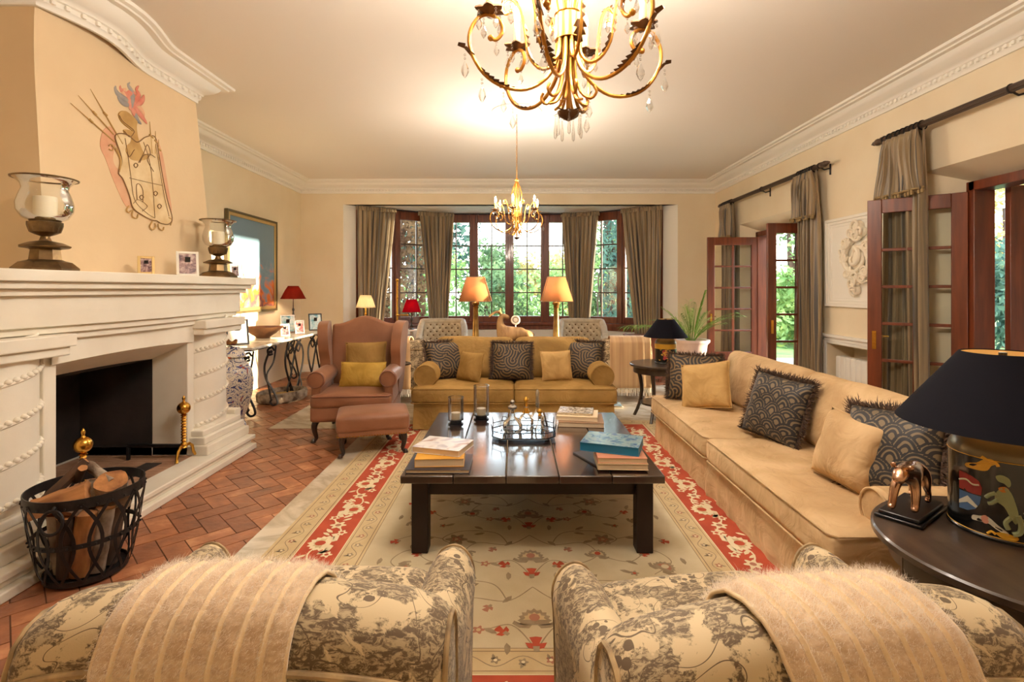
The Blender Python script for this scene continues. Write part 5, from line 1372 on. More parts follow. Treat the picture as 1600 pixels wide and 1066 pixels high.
def decor_big(t, r, h, s):
    a0 = R(208)   # painted side, towards the seats
    def strip(name, m, polys, lines=(), off=.0015, smooth=True):
        mb = MB()
        for p in polys:
            q_ = smooth_pts(p, 3, True) if smooth else p
            # fan strips keep the paint on the curve
            cu = sum(x for x, _ in q_)/len(q_); cv = sum(y for _, y in q_)/len(q_)
            for i in range(len(q_)): cyl_poly(mb, [(cu,cv), q_[i], q_[(i+1) % len(q_)]], r, off, a0, 0, s)
        for l in lines: cyl_line(mb, l[0], r, l[1], a0, 0, s)
        mb.build(name, M[m], t)
    strip('painted_hound', 'p_sage', [[(.03,.215),(.045,.222),(.062,.214),(.066,.196),(.060,.186),(.05,.196),(.036,.20)], [(.03,.16),(.05,.185),(.066,.17),(.076,.14),(.084,.10),(.078,.07),(.064,.09),(.05,.12),(.03,.135)]],
          [([(.03,.16),(.016,.15),(.006,.138)], .006), ([(.035,.14),(.022,.125),(.012,.12)], .006), ([(.082,.10),(.09,.07),(.086,.045),(.07,.036)], .008), ([(.066,.09),(.054,.07),(.06,.05)], .007), ([(.088,.09),(.102,.088),(.108,.10),(.104,.112),(.096,.108)], .003)])
    strip('painted_collar', 'p_orange', [[(.036,.178),(.052,.186),(.062,.176),(.046,.166)]])
    strip('painted_banner', 'p_white', [[(-.03,.065),(-.012,.07),(.012,.075),(.036,.055),(.06,.038),(.056,.03),(.03,.042),(.008,.055),(-.03,.05)]])
    strip('painted_shield', 'p_red', [[(-.075,.20),(-.05,.20),(-.03,.195),(-.012,.185),(-.004,.165),(-.006,.14),(-.03,.137),(-.075,.14)]], smooth=False)
    strip('painted_shield_blue', 'p_blue', [[(-.075,.135),(-.04,.135),(-.006,.135),(-.010,.11),(-.022,.088),(-.045,.075),(-.075,.072)]], smooth=False)
    strip('painted_chevron', 'p_white', [[(-.075,.10),(-.045,.125),(-.015,.10),(-.02,.092),(-.045,.112),(-.075,.088)]], [([(-.075,.17),(-.05,.178),(-.03,.168),(-.012,.172)], .003)], off=.0022, smooth=False)
    strip('painted_crown', 'p_yellow', [[(-.05,.235),(-.02,.245),(.0,.262),(.02,.268),(.034,.256),(.02,.246),(.01,.228),(-.01,.222),(-.05,.222)], [(.03,.03),(.05,.036),(.082,.03),(.08,.018),(.05,.016),(.036,.022)]], [([(.01,.02),(.02,.03),(.03,.024)], .004), ([(-.005,.27),(.01,.262),(.03,.258),(.036,.248)], .005)])
    strip('painted_rose', 'p_pink', [[(-.006,.07),(.006,.078),(.014,.066),(.01,.052),(-.002,.052)]])
    for z in (.012, h-.008): mb = MB(); mb.lathe([(r+.0005,z),(r+.0016,z+.0015),(r+.0005,z+.003)], (0,0,0), 64, caps=False); mb.build('gilt_line', M['p_yellow'], t)
def decor_small(t, r, h, s):
    mb = MB(); rng = random.Random(4); a0 = R(255)
    for k in range(46):
        u = rng.gauss(0, .045); v = .13+rng.gauss(0, .05); 
        cyl_line(mb, [(u,v),(u+.012,v+.012*rng.choice((-1,1))),(u+.022,v)], r, .0035, a0, 0, s)
    mb.build('painted_scroll', M['p_yellow'], t)
    mb = MB()
    for (u, v, q_) in ((-.02,.16,.03),(.02,.15,.026),(0,.10,.034),(-.02,.07,.02)):
        pts = [(u+q_*cos(b), v+q_*sin(b)) for b in [2*pi*i/12 for i in range(12)]]
        for i in range(12): cyl_poly(mb, [(u,v), pts[i], pts[(i+1)%12]], r, .0012, a0, 0, s)
    mb.build('painted_rose', M['p_red'], t)
    mb = MB(); mb.lathe([(r+.001,h-.07*s),(r+.0018,h-.02*s),(r+.001,h)], (0,0,0), 48, caps=False); mb.build('gilt_line', M['p_yellow'], t)
tole_lamp('big black-shaded lamp on a black canister painted with a hound crest', (1.695,1.775,TZ+.001), 1.0, decor_big, 5)
tole_lamp('small black-shaded lamp with a gilt floral canister on the table with curved legs', (1.70,5.74,.628), .80, decor_small, 7)

# ---- bronze animal
def skin(name, nodes, edges, mat_, parent, sub=2, M4=None):
    me = bpy.data.meshes.new(name); me.from_pydata([n[:3] for n in nodes], edges, []); o = bpy.data.objects.new(name, me); C.objects.link(o); o.parent = parent
    me.materials.append(mat_)
    s = o.modifiers.new('skin', 'SKIN'); s.use_smooth_shade = True
    for i, n in enumerate(nodes):
        me.skin_vertices[0].data[i].radius = (n[3], n[4] if len(n) > 4 else n[3]); me.skin_vertices[0].data[i].use_root = (i == 0)
    d = o.modifiers.new('sub', 'SUBSURF'); d.levels = sub; d.render_levels = sub
    return o
M['bronze'] = mat('polished_bronze', lin(206,168,138), .2, 1, col2=lin(150,108,82), nscale=14)
pa = thing('panther_statuette', 'polished bronze big cat on a black wooden base in front of the black canister lamp', 'statuette', (1.475,1.90,TZ+.001), R(216))
mb = MB(); mb.cbox(0,0,.006,.285,.145,.012); mb.cbox(0,0,.019,.265,.125,.014); mb.build('base', M['black'], pa, bevel=.004)
nd = [(0,0,.125,.030,.034),(-.05,0,.128,.032,.034),(-.09,0,.118,.026,.030),(.05,0,.130,.030,.036),(.09,0,.134,.026,.028),(.122,0,.136,.031,.028),(.148,0,.122,.022,.018),(.166,0,.114,.015,.010),
      (.06,.026,.10,.020),(.065,.030,.065,.017),(.072,.030,.03,.014),(.078,.030,.008,.014),(.098,.030,.005,.009),
      (.055,-.026,.10,.020),(.085,-.030,.068,.017),(.105,-.030,.035,.014),(.118,-.030,.008,.014),(.136,-.030,.005,.009),
      (-.08,.026,.09,.022),(-.065,.030,.06,.014),(-.09,.030,.035,.010),(-.088,.030,.008,.011),(-.070,.030,.005,.009),
      (-.09,-.026,.09,.022),(-.10,-.030,.058,.014),(-.125,-.030,.035,.010),(-.125,-.030,.008,.011),(-.106,-.030,.005,.009),
      (-.115,0,.11,.009),(-.135,.004,.085,.006),(-.142,.01,.05,.006),(-.150,.015,.03,.006)]
ed = [(0,1),(1,2),(0,3),(3,4),(4,5),(5,6),(6,7),(3,8),(8,9),(9,10),(10,11),(11,12),(3,13),(13,14),(14,15),(15,16),(16,17),(2,18),(18,19),(19,20),(20,21),(21,22),(2,23),(23,24),(24,25),(25,26),(26,27),(2,28),(28,29),(29,30),(30,31)]
o = skin('body', nd, ed, M['bronze'], pa); o.location = (0,0,.030); o.scale = (.86,1,1)
mb = MB()
for s in (-1,1): mb.ball((.112*.86,s*.026,.160+.03), .010, 8, 6, sx=.6)
mb.build('ear', M['bronze'], pa)

# ================================================================ ON THE COFFEE TABLE
def book(label, x, y, z, w, d, h, rz, cover, pages, group, name='book', hard=True):
    t = thing(name, label, 'book', (x, y, z), rz, group); e = .003 if hard else .001; c = .003
    mb = MB(); mb.box(-w/2,-d/2,0,w/2,d/2,c); mb.box(-w/2,-d/2,h-c,w/2,d/2,h); mb.box(-w/2,-d/2,c,-w/2+c,d/2,h-c); mb.build('cover', cover, t, bevel=.001)
    mb = MB(); mb.box(-w/2+c,-d/2+e,c,w/2-e,d/2-e,h-c); mb.build('pages', pages, t, smooth=False)
    return t
M['pages'] = mat('book_pages', lin(226,206,176), .8, col2=lin(206,184,150), nscale=90, stretch=(.1,.1,6))
def cover(name, cs, sc=8, seed=0): return photo_mat(name, [lin(*c) for c in cs], sc, seed)
M['bk_white'] = cover('art_cover_pale', [(170,130,120),(226,218,214),(236,232,230),(190,180,190)], 9, 1)
M['bk_yellow'] = mat('yellow_cover', lin(216,160,60), .4)
M['bk_dark'] = mat('dark_cover', lin(36,36,48), .3, coat=.4)
M['bk_blue'] = cover('art_cover_blue', [(40,70,120),(90,130,150),(150,170,160),(60,90,140)], 22, 3)
M['bk_teal'] = mat('teal_cover', lin(20,110,150), .4)
M['bk_cream'] = mat('cream_cover', lin(216,196,160), .5)
M['bk_brown'] = mat('brown_cover', lin(140,108,78), .5)
M['bk_rose'] = mat('rose_cover', lin(206,140,110), .5)
M['bk_print'] = cover('art_cover_print', [(60,50,40),(150,130,100),(220,210,190)], 40, 5)
gk = 'books on the coffee table'
z = ZT
book('large flat dark-blue book at the bottom of the stack nearer the fireplace', -.415, 2.905, z, .345, .27, .020, R(0), M['bk_dark'], M['pages'], gk)
book('yellow-covered book under the pale rotated book', -.415, 2.915, z+.021, .27, .21, .045, R(3), M['bk_yellow'], M['pages'], gk)
book('pale art book lying skewed on top of the yellow book', -.41, 2.985, z+.067, .29, .225, .034, R(-17), M['bk_white'], M['pages'], gk)
book('thin blue magazine sticking out beneath the stack nearer the sofa', .52, 3.02, z, .22, .30, .008, R(24), M['bk_dark'], M['pages'], gk, hard=False)
book('thick cream book at the bottom of the stack under the turquoise-sided book', .60, 2.90, z+.009, .275, .21, .034, R(-2), M['bk_cream'], M['pages'], gk)
book('rose-covered book between the cream book and the turquoise-sided one', .60, 2.905, z+.044, .27, .21, .030, R(-3), M['bk_rose'], M['pages'], gk)
b_ = book('big picture book with turquoise sides lying skewed on its stack', .575, 2.99, z+.075, .33, .25, .048, R(-20), M['bk_teal'], M['bk_teal'], gk)
mb = MB(); mb.box(-.163,-.123,.0481,.163,.123,.0488); mb.build('cover_picture', M['bk_blue'], b_, smooth=False)
book('wide brown book at the bottom of the far stack by the olive sofa', .50, 3.84, z, .33, .30, .034, R(-6), M['bk_brown'], M['pages'], gk)
book('cream book in the far stack under the patterned one', .48, 3.86, z+.035, .30, .24, .030, R(-10), M['bk_cream'], M['pages'], gk)
book('patterned softcover topmost on the far stack by the olive sofa', .47, 3.89, z+.066, .26, .20, .014, R(-12), M['bk_print'], M['pages'], gk, hard=False)
M['glassthick'] = glass_mat('candle_glass', (.985,.99,.995), .7)
M['steel'] = mat('dark_steel', lin(70,72,80), .25, .9)
def candle_glass(label, x, y, r, h):
    t = thing('candle_holder', label, 'candle holder', (x, y, ZT), 0, 'glass candle cylinders')
    mb = MB(); mb.lathe([(r,.035),(r,h),(r-.003,h),(r-.003,.038),(0,.036)], (0,0,0), 40, caps=False); mb.build('glass_cylinder', M['glassthick'], t, angle=30)
    mb = MB(); mb.lathe([(r+.0005,h-.006),(r+.002,h-.003),(r+.0005,h)], (0,0,0), 40, caps=False); mb.build('rim', M['clear'], t)
    mb = MB(); mb.lathe([(0,0),(r*.98,0),(r*.98,.006),(r*.75,.012),(r*.75,.026),(r*1.02,.032),(r*1.02,.036),(0,.036)], (0,0,0), 40); mb.build('base', M['steel'], t, angle=30)
    mb = MB(); mb.lathe([(0,.037),(r*.58,.037),(r*.58,.085),(r*.3,.086),(0,.082)], (0,0,0), 28); mb.build('candle', M['wax'], t)
candle_glass('shorter glass candle cylinder near the table edge by the footstool', -.43, 3.79, .058, .20)
candle_glass('taller glass candle cylinder beside the shorter one', -.25, 3.93, .060, .26)
M['trayglass'] = mat('mirror_tray', lin(190,205,215), .06, .9)
tr_ = thing('gallery_tray', 'octagonal silver tray with pierced gallery holding glass decanters', 'tray', (.065, 3.50, ZT))
oc = [(-.21,-.10),(-.15,-.165),(.15,-.165),(.21,-.10),(.21,.10),(.15,.165),(-.15,.165),(-.21,.10)]
mb = MB(); mb.prism(oc, .016, .022); mb.build('tray_plate', M['trayglass'], tr_, smooth=False)
mb = MB(); 
def ocring(z, r): mb.tube([(x, y, z) for x, y in oc], r, 6, closed=True)
ocring(.022, .004); ocring(.058, .0028)
for i in range(8):
    a, b = Vector(oc[i]), Vector(oc[(i+1) % 8]); n = int((b-a).length/.011)
    for k in range(n+1): p = a.lerp(b, k/n); mb.tube([(p.x,p.y,.022),(p.x,p.y,.058)], .0014, 4)
for s in (-1,1):
    mb.tube([(-.07,s*.165,.058),(-.05,s*.165,.075),(-.02,s*.165,.072),(0,s*.165,.088),(.02,s*.165,.072),(.05,s*.165,.075),(.07,s*.165,.058)], .0035, 6)
    for e in (-1,1):
        mb.tube([(e*.15,s*.165,.058),(e*.145,s*.165,.088),(e*.12,s*.165,.085),(e*.11,s*.165,.058)], .003, 6)
        mb.tube([(e*.21,s*.10,.058),(e*.215,s*.10,.10),(e*.21,s*.06,.06)], .003, 6)
mb.build('gallery', M['steel'], tr_)
for x, y in ((-.16,-.13),(.16,-.13),(-.16,.13),(.16,.13)): mb = MB(); mb.ball((x,y,.009), .009, 10, 6); mb.build('foot', M['steel'], tr_)
M['amber'] = glass_mat('amber_glass', (.9,.72,.42), 1.0)
def decanter(label, x, y, prof, stop, sm, r_=1):
    t = thing('decanter', label, 'decanter', (.065+x, 3.50+y, ZT+.0225), 0, 'decanters on the tray')
    mb = MB(); mb.lathe(prof, (0,0,0), 32, caps=False); mb.lathe([(0,.001),(prof[0][0],.001)], (0,0,0), 32, caps=False); mb.build('bottle', M['clear'], t)
    h = prof[-1][1]; mb = MB(); mb.lathe([(r, h+z) for r, z in stop], (0,0,0), 20); mb.build('stopper', sm, t)
P1 = [(.055,0),(.066,.02),(.068,.045),(.055,.075),(.03,.095),(.016,.11),(.014,.15),(.022,.158)]
P2 = [(.045,0),(.052,.015),(.052,.07),(.04,.095),(.018,.108),(.012,.125),(.012,.15),(.02,.16)]
S1 = [(.012,-.03),(.014,0),(.03,.002),(.032,.016),(.02,.026),(.01,.03),(.016,.042),(.016,.052),(.006,.062),(0,.064)]
S2 = [(.028,-.045),(.014,-.01),(.012,.03),(.018,.036),(.018,.05),(.008,.062),(0,.068)]
decanter('squat round decanter with silver stopper on the tray', -.075, .0, P1, S1, M['silver'])
decanter('tall decanter with brass cone neck at the middle of the tray', .02, .07, P2, S2, M['brass'])
decanter('slender decanter with tall glass stopper at the back of the tray', .10, .10, [(r*.9,z*1.1) for r, z in P2], [(.012,-.03),(.014,0),(.012,.04),(.014,.07),(.008,.09),(0,.095)], M['silver'])
decanter('small square-necked decanter with amber base at the front of the tray', .11, -.02, [(.034,0),(.036,.02),(.022,.05),(.014,.07),(.013,.11),(.018,.115)], [(.010,-.02),(.012,0),(.008,.01),(.017,.022),(.018,.034),(.010,.046),(0,.05)], M['brass'])

# ================================================================ LEFT WALL: jar, consoles
def jar_mat():
    m, nt, b = new_mat('painted_porcelain'); N = nt.nodes; L = nt.links
    t = N.new('ShaderNodeTexCoord'); n = N.new('ShaderNodeTexNoise'); n.inputs['Scale'].default_value = 9; n.inputs['Detail'].default_value = 3; n.inputs['Distortion'].default_value = 2.0; L.new(t.outputs['Object'], n.inputs[0])
    r = N.new('ShaderNodeValToRGB'); r.color_ramp.interpolation = 'CONSTANT'; L.new(n.outputs[0], r.inputs[0]); e = r.color_ramp.elements
    e[0].position = 0; e[0].color = c4(lin(46,56,110)); e[1].position = .65; e[1].color = c4(lin(176,90,50))
    for p_, c in ((.40,(222,214,200)),(.47,(60,72,130)),(.50,(222,214,200)),(.56,(206,196,184)),(.60,(70,84,140))): k = e.new(p_); k.color = c4(lin(*c))
    L.new(r.outputs[0], b.inputs['Base Color']); b.inputs['Roughness'].default_value = .15; b.inputs['Coat Weight'].default_value = .5; return m
M['jar'] = jar_mat()
ja = thing('porcelain_jar', 'tall blue and orange painted porcelain lidded jar beyond the fireplace', 'jar', (-2.97, 5.36, .0)); ja.scale = (1.12,1.12,1.02)
mb = MB(); mb.lathe([(0,0),(.14,0),(.145,.03),(.125,.07),(.13,.12),(.17,.24),(.20,.38),(.205,.50),(.19,.60),(.15,.67),(.115,.70),(.12,.72),(0,.72)], (0,0,0), 8, a0=R(10)); o = mb.build('jar_body', M['jar'], ja, bevel=.02, seg=3, angle=20)
mb = MB(); mb.lathe([(0,.722),(.135,.722),(.14,.74),(.12,.79),(.07,.83),(.0,.845)], (0,0,0), 8, a0=R(10)); mb.build('lid', M['jar'], ja, bevel=.012, angle=20)
M['foo'] = mat('dark_red_glaze', lin(96,40,40), .2, col2=lin(190,140,60), nscale=16)
nd = [(0,0,.85,.03),(-.03,0,.885,.028),(-.055,0,.92,.022),(.04,0,.87,.026),(.06,0,.91,.012),(-.07,0,.93,.012)]
skin('lion_finial', nd, [(0,1),(1,2),(0,3),(3,4),(2,5)], M['foo'], ja)
M['stone_top'] = marble_mat('console_top', lin(226,218,204), lin(196,186,170), 3)
def console(label, x0, x1, y0, y1, z, legs, topm, name='console_table', scroll=1.0):
    t = thing(name, label, 'console table', (0,0,0)); mb = MB(); mb.box(x0, y0, z-.03, x1, y1, z); mb.build('table_top', topm, t, bevel=.006)
    mb = MB(); mb.box(x0+.03, y0+.03, z-.045, x1-.03, y1-.03, z-.031); mb.build('top_frame', M['iron'], t)
    for kind, y, xx in legs:
        mb = MB(); zt = z-.045
        if kind == 'c':   # tall C scroll leg
            pts = [(xx-.02,y,zt-.06),(xx-.05,y,zt-.02),(xx-.10,y,zt-.05),(xx-.09,y,zt-.11),(xx-.04,y,zt-.10)]
            mb.tube(smooth_pts3(pts), .012, 6)
            mb.tube(smooth_pts3([(xx-.09,y,zt-.09),(xx-.14,y,zt-.25),(xx-.12,y,.35),(xx-.02,y,.18),(xx+.02,y,.06),(xx-.03,y,.025),(xx-.07,y,.06),(xx-.05,y,.10)]), .013, 6)
            mb.tube(smooth_pts3([(xx,y,zt),(xx-.03,y,zt-.2),(xx-.11,y,.4),(xx-.08,y,.2),(xx-.06,y,.1)]), .010, 6)
            for s in (-.025,.025): mb.ball((xx-.07,y+s,zt-.075), .02, 8, 6)
        else:             # lyre scroll panel running along the front
            w = .36
            for s in (-1, 1):
                mb.tube(smooth_pts3([(xx,y+s*.05,zt),(xx,y+s*w*.7,zt-.12),(xx,y+s*w*.75,zt-.33),(xx,y+s*w*.25,.12),(xx,y-s*w*.05,.02)]), .013, 6)
                mb.tube(smooth_pts3([(xx,y+s*w*.55,zt-.02),(xx,y+s*.03,zt-.14),(xx,y-s*w*.35,.28),(xx,y-s*w*.62,.12),(xx,y-s*w*.45,.03),(xx,y-s*w*.30,.10),(xx,y-s*w*.42,.16)]), .012, 6)
                mb.tube(smooth_pts3([(xx,y+s*.02,zt-.12),(xx,y+s*.10,zt-.04),(xx,y+s*.18,zt-.10),(xx,y+s*.12,zt-.17),(xx,y+s*.06,zt-.12)]), .009, 6)
        mb.build('scroll_leg', M['iron'], t)
    return t
def smooth_pts3(pts, k=5):
    out = []; n = len(pts); g = lambda q: np.array(pts[max(0, min(n-1, q))], float)
    for i in range(n-1):
        p0, p1, p2, p3 = g(i-1), g(i), g(i+1), g(i+2)
        for j in range(k):
            t = j/k; out.append(tuple(.5*((2*p1)+(-p0+p2)*t+(2*p0-5*p1+4*p2-p3)*t*t+(-p0+3*p1-3*p2+p3)*t**3)))
    out.append(tuple(pts[-1])); return out
console('small glass-topped console on black iron scroll legs beside the porcelain jar', -3.66, -2.90, 5.68, 6.34, .80, [('c',5.74,-2.92),('c',6.28,-2.92),('c',5.74,-3.5),('c',6.28,-3.5)], M['stone_top'])
console('long pale stone-topped console on black iron lyre scrolls along the wall', -3.70, -2.95, 6.38, 8.30, .80, [('l',7.0,-3.0),('l',7.75,-3.0),('c',6.46,-3.5),('c',8.2,-3.5)], M['stone_top'])
def sframe(label, x, y, w, h, rz, fm, pm, name='picture_frame'): return frame(label, x, y, .801, w, h, R(rz), fm, pm, group='framed photos on the consoles')
sframe('large tilted photo frame on the small glass-topped console', -3.22, 5.98, .24, .30, 42, M['black'], M['trim'])
sframe('dark photo frame behind the jar finial on the small console', -3.46, 5.86, .20, .26, 42, M['black'], M['photo'])
sframe('silver frame with blue picture beneath the maroon lamp', -3.36, 7.62, .20, .27, 34, M['silver'], M['photo_blue'])
sframe('small frame with red portrait in front of the maroon lamp', -3.12, 7.46, .13, .20, 30, M['silver'], M['photo_red'])
sframe('little white frame near the wooden bowl', -3.16, 7.08, .12, .17, 40, M['trim'], M['photo'])
sframe('black frame with blue-white picture near the wing chair back', -3.12, 8.06, .20, .27, 32, M['black'], M['photo_blue'])
M['bowlwood'] = mat('turned_wood', lin(130,88,52), .5, col2=lin(92,58,34), nscale=6)
bw_ = thing('wooden_bowl', 'wide turned wooden bowl on the stone-topped console', 'bowl', (-3.36, 6.86, .801))
mb = MB(); mb.lathe([(0,0),(.08,0),(.09,.015),(.16,.06),(.235,.13),(.245,.145),(.23,.14),(.15,.08),(.06,.04),(0,.035)], (0,0,0), 40, caps=False, ripple=lambda a, z: .04*sin(3*a)*z*6); mb.build('bowl_body', M['bowlwood'], bw_)
bk2 = book('small white book leaning flat beside the wooden bowl', -3.06, 6.62, .801, .16, .11, .03, R(30), M['trim'], M['pages'], 'books on the console')
pb = thing('oval_basket', 'low oval woven basket with brown cushion under the consoles', 'pet bed', (-3.02, 6.68, .004), R(60))
mb = MB(); mb.lathe([(.30,0),(.33,.02),(.34,.10),(.325,.13),(.30,.13),(.285,.10),(.28,.03),(0,.025)], (0,0,0), 48, caps=False, sy=.72, ripple=lambda a, z: .02*sin(24*a)); mb.build('basket_wall', mat('striped_wicker', lin(176,160,140), .8, col2=lin(90,72,58), nscale=14), pb)
mb = MB(); mb.lathe([(0,.03),(.27,.03),(.27,.06),(.2,.08),(0,.085)], (0,0,0), 40, sy=.72, caps=False); mb.build('basket_cushion', M['velvet_olive'], pb)
# ================================================================ LAMPS (small)
def small_lamp(label, loc, H_, prof, bm_, rb, rt, hs, shm, pleats=0, power=4, square=False, trans=None):
    t = thing('table_lamp', label, 'lamp', loc, 0)
    mb = MB(); mb.lathe(prof, (0,0,0), 24); mb.build('lamp_base', bm_, t)
    n = 4 if square else 96 if pleats else 40
    zb = H_-hs; k = sqrt(2) if square else 1
    mb = MB(); rip = (lambda a, z: .02*cos(pleats*a)) if pleats else None
    pr = [(rb*k,zb),(rt*k,H_)] if square else [(rb,zb),(rb*.86+rt*.14,zb+hs*.12),(rb*.42+rt*.58,zb+hs*.62),(rt,H_)]
    mb.lathe(pr, (0,0,0), n, caps=False, a0=R(45) if square else 0, ripple=rip); o = mb.build('lamp_shade', shm, t, angle=30); s_ = o.modifiers.new('t','SOLIDIFY'); s_.thickness = .003
    mb = MB(); mb.ball((0,0,zb+hs*.45), .022, 10, 8); mb.build('bulb', M['bulb_soft'], t)
    if square:
        mb = MB()
        for (r_, z_) in ((rb,zb),(rt,H_)): mb.tube([(sx*r_, sy*r_, z_) for sx, sy in ((-1,-1),(1,-1),(1,1),(-1,1))], .004, 6, closed=True)
        for sx, sy in ((-1,-1),(1,-1),(1,1),(-1,1)): mb.tube([(sx*rb,sy*rb,zb),(sx*rt,sy*rt,H_)], .0035, 6)
        mb.build('shade_trim', M['bk_brown'], o)
    if power: l = lamp('lamp_light', (0,0,zb+hs*.45), power, .03); l.parent = t
    return t
M['sh_maroon'] = lit_shade_mat('maroon_silk', lin(130,44,30), .35); M['sh_white'] = lit_shade_mat('ivory_pleats', lin(246,236,212), .5)
M['sh_red'] = lit_shade_mat('red_silk', lin(190,24,44), .4); M['sh_orange'] = lit_shade_mat('apricot_parchment', lin(222,158,104), .35)
spin = [(.055,0),(.055,.01),(.03,.02),(.02,.05),(.03,.08),(.014,.11),(.012,.16),(.024,.19),(.03,.22),(.016,.26),(.010,.30),(.02,.33),(.008,.36),(.006,.50),(0,.51)]
small_lamp('slim table lamp with maroon pleated shade on the stone-topped console', (-3.44, 7.98, .801), .70, spin, M['dark_wood'], .185, .075, .20, M['sh_maroon'], 30, 9)
small_lamp('table lamp with ivory pleated shade at the bay corner', (-2.42, 8.36, .751), .60, [(r*1.2, z*.9) for r, z in spin], M['brass'], .155, .085, .20, M['sh_white'], 30, 7)
small_lamp('little lamp with bright red shade by the bay window', (-1.80, 9.0, .741), .53, [(r*.9, z*.85) for r, z in spin], M['dark_wood'], .165, .085, .22, M['sh_red'], 0, 2)
M['giltwood'] = mat('aged_gilt', lin(172,136,72), .35, .6, col2=lin(130,98,50), nscale=10)
colp = [(.075,0),(.075,.02),(.055,.03),(.048,.05),(.05,.08),(.042,.10),(.034,.30),(.03,.45),(.038,.47),(.03,.485),(.044,.50),(.048,.52),(.03,.54),(.012,.55),(.008,.72),(0,.73)]
small_lamp('tall gilt column lamp with apricot square shade standing behind the deer horns', (-.475, 6.36, .761), .84, colp, M['giltwood'], .19, .105, .30, M['sh_orange'], 0, 2.2, True)
small_lamp('tall gilt column lamp with apricot square shade standing behind the deer tail', (.525, 6.36, .761), .84, colp, M['giltwood'], .19, .105, .30, M['sh_orange'], 0, 2.6, True)
cn = thing('sofa_table', 'narrow dark wooden table behind the olive sofa carrying two tall lamps', 'console table', (.03,6.36,.004))
mb = MB(); mb.box(-.73,-.17,.725,.73,.17,.755); mb.build('table_top', M['dark_wood'], cn, bevel=.004)
mb = MB(); mb.box(-.68,-.14,.64,.68,.14,.724); mb.build('apron', M['dark_wood'], cn, bevel=.004)
for sx in (-1,1):
    for sy in (-1,1): mb = MB(); mb.cbox(sx*.66,sy*.12,.32,.045,.045,.64); mb.build('leg', M['dark_wood'], cn, bevel=.003)
# deer
M['deerwood'] = mat('carved_wood', lin(176,138,88), .6, col2=lin(136,100,58), nscale=7, stretch=(3,1,1), bump=.3, bscale=30)
de = thing('deer_carving', 'carved wooden reclining deer with swept-back horns between the tall lamps', 'sculpture', (-.02, 6.34, .761)); de.scale = (1.15,1.1,1.12)
nd = [(.0,0,.115,.075,.08),(.10,0,.12,.08,.085),(.19,0,.095,.06,.065),(-.09,0,.12,.075,.08),(-.13,0,.19,.045,.05),(-.135,0,.27,.036,.038),(-.11,0,.325,.036,.038),(-.06,0,.315,.026,.026),(-.03,0,.295,.018,.018),
      (-.13,-.05,.06,.03),(-.16,-.08,.03,.018),(-.05,-.09,.022,.014),(-.13,.05,.06,.03),(-.17,.08,.03,.018),(-.07,.09,.022,.014),(.18,-.06,.05,.035),(.10,-.10,.03,.02),(.18,.06,.05,.035),(.10,.10,.03,.02),(.24,0,.12,.015)]
skin('body', nd, [(0,1),(1,2),(0,3),(3,4),(4,5),(5,6),(6,7),(7,8),(3,9),(9,10),(10,11),(3,12),(12,13),(13,14),(2,15),(15,16),(2,17),(17,18),(2,19)], M['deerwood'], de)
for s in (-1,1):
    mb = MB(); mb.tube(smooth_pts3([(-.125,s*.02,.345),(-.16,s*.035,.365),(-.21,s*.045,.345),(-.25,s*.05,.315)]), [.016-.0006*i for i in range(16)], 8); mb.build('horn', M['deerwood'], de)
    mb = MB(); mb.tube([(-.115,s*.03,.345),(-.135,s*.065,.385),(-.125,s*.075,.405)], [.010,.016,.003], 8, flat=.5); mb.build('ear', M['deerwood'], de)
orn = thing('round_ornament', 'small pale round ornament on a stem behind the deer head', 'ornament', (.02, 6.46, .761))
mb = MB(); mb.lathe([(.04,0),(.04,.008),(.008,.015),(.008,.25),(0,.25)], (0,0,0), 16); mb.build('stand', M['relief'], orn)
mb = MB(); mb.tube([(.048*cos(a),0,.30+.048*sin(a)) for a in [2*pi*i/24 for i in range(24)]], .012, 8, closed=True); mb.ball((0,0,.30), .03, 12, 8, sy=.4); mb.build('disc', M['relief'], orn)
bx_ = book('flat rose-and-white box beside the deer chest', -.27, 6.42, .761, .17, .14, .05, 0, M['bk_rose'], M['pages'], 'on the sofa table', name='keepsake_box'); bx_['category'] = 'box'
# brass floor lamp with tray
bl = thing('floor_lamp', 'thin brass floor stand with little round tray between wing chair and olive sofa', 'floor lamp', (-1.335, 5.86, .004))
mb = MB(); mb.lathe([(0,0),(.12,0),(.12,.012),(.03,.03),(.012,.05),(0,.05)], (0,0,0), 32); mb.build('base', M['brass'], bl)
mb = MB(); mb.tube([(0,0,.04),(0,0,1.54)], .010, 10); mb.ball((0,0,1.55), .018, 10, 8); mb.ball((0,0,1.15), .016, 10, 8); mb.ball((0,0,1.35), .014, 10, 8); mb.build('pole', M['brass'], bl)
mb = MB(); mb.tube([(0,0,1.15),(.12,-.01,1.15)], .007, 8); mb.ball((.12,-.01,1.15), .013, 8, 6); mb.build('arm', M['brass'], bl)
mb = MB(); mb.lathe([(0,.585),(.15,.585),(.155,.60),(.15,.60),(.148,.592),(0,.592)], (0,0,0), 40); mb.build('tray', M['dark_wood'], bl)
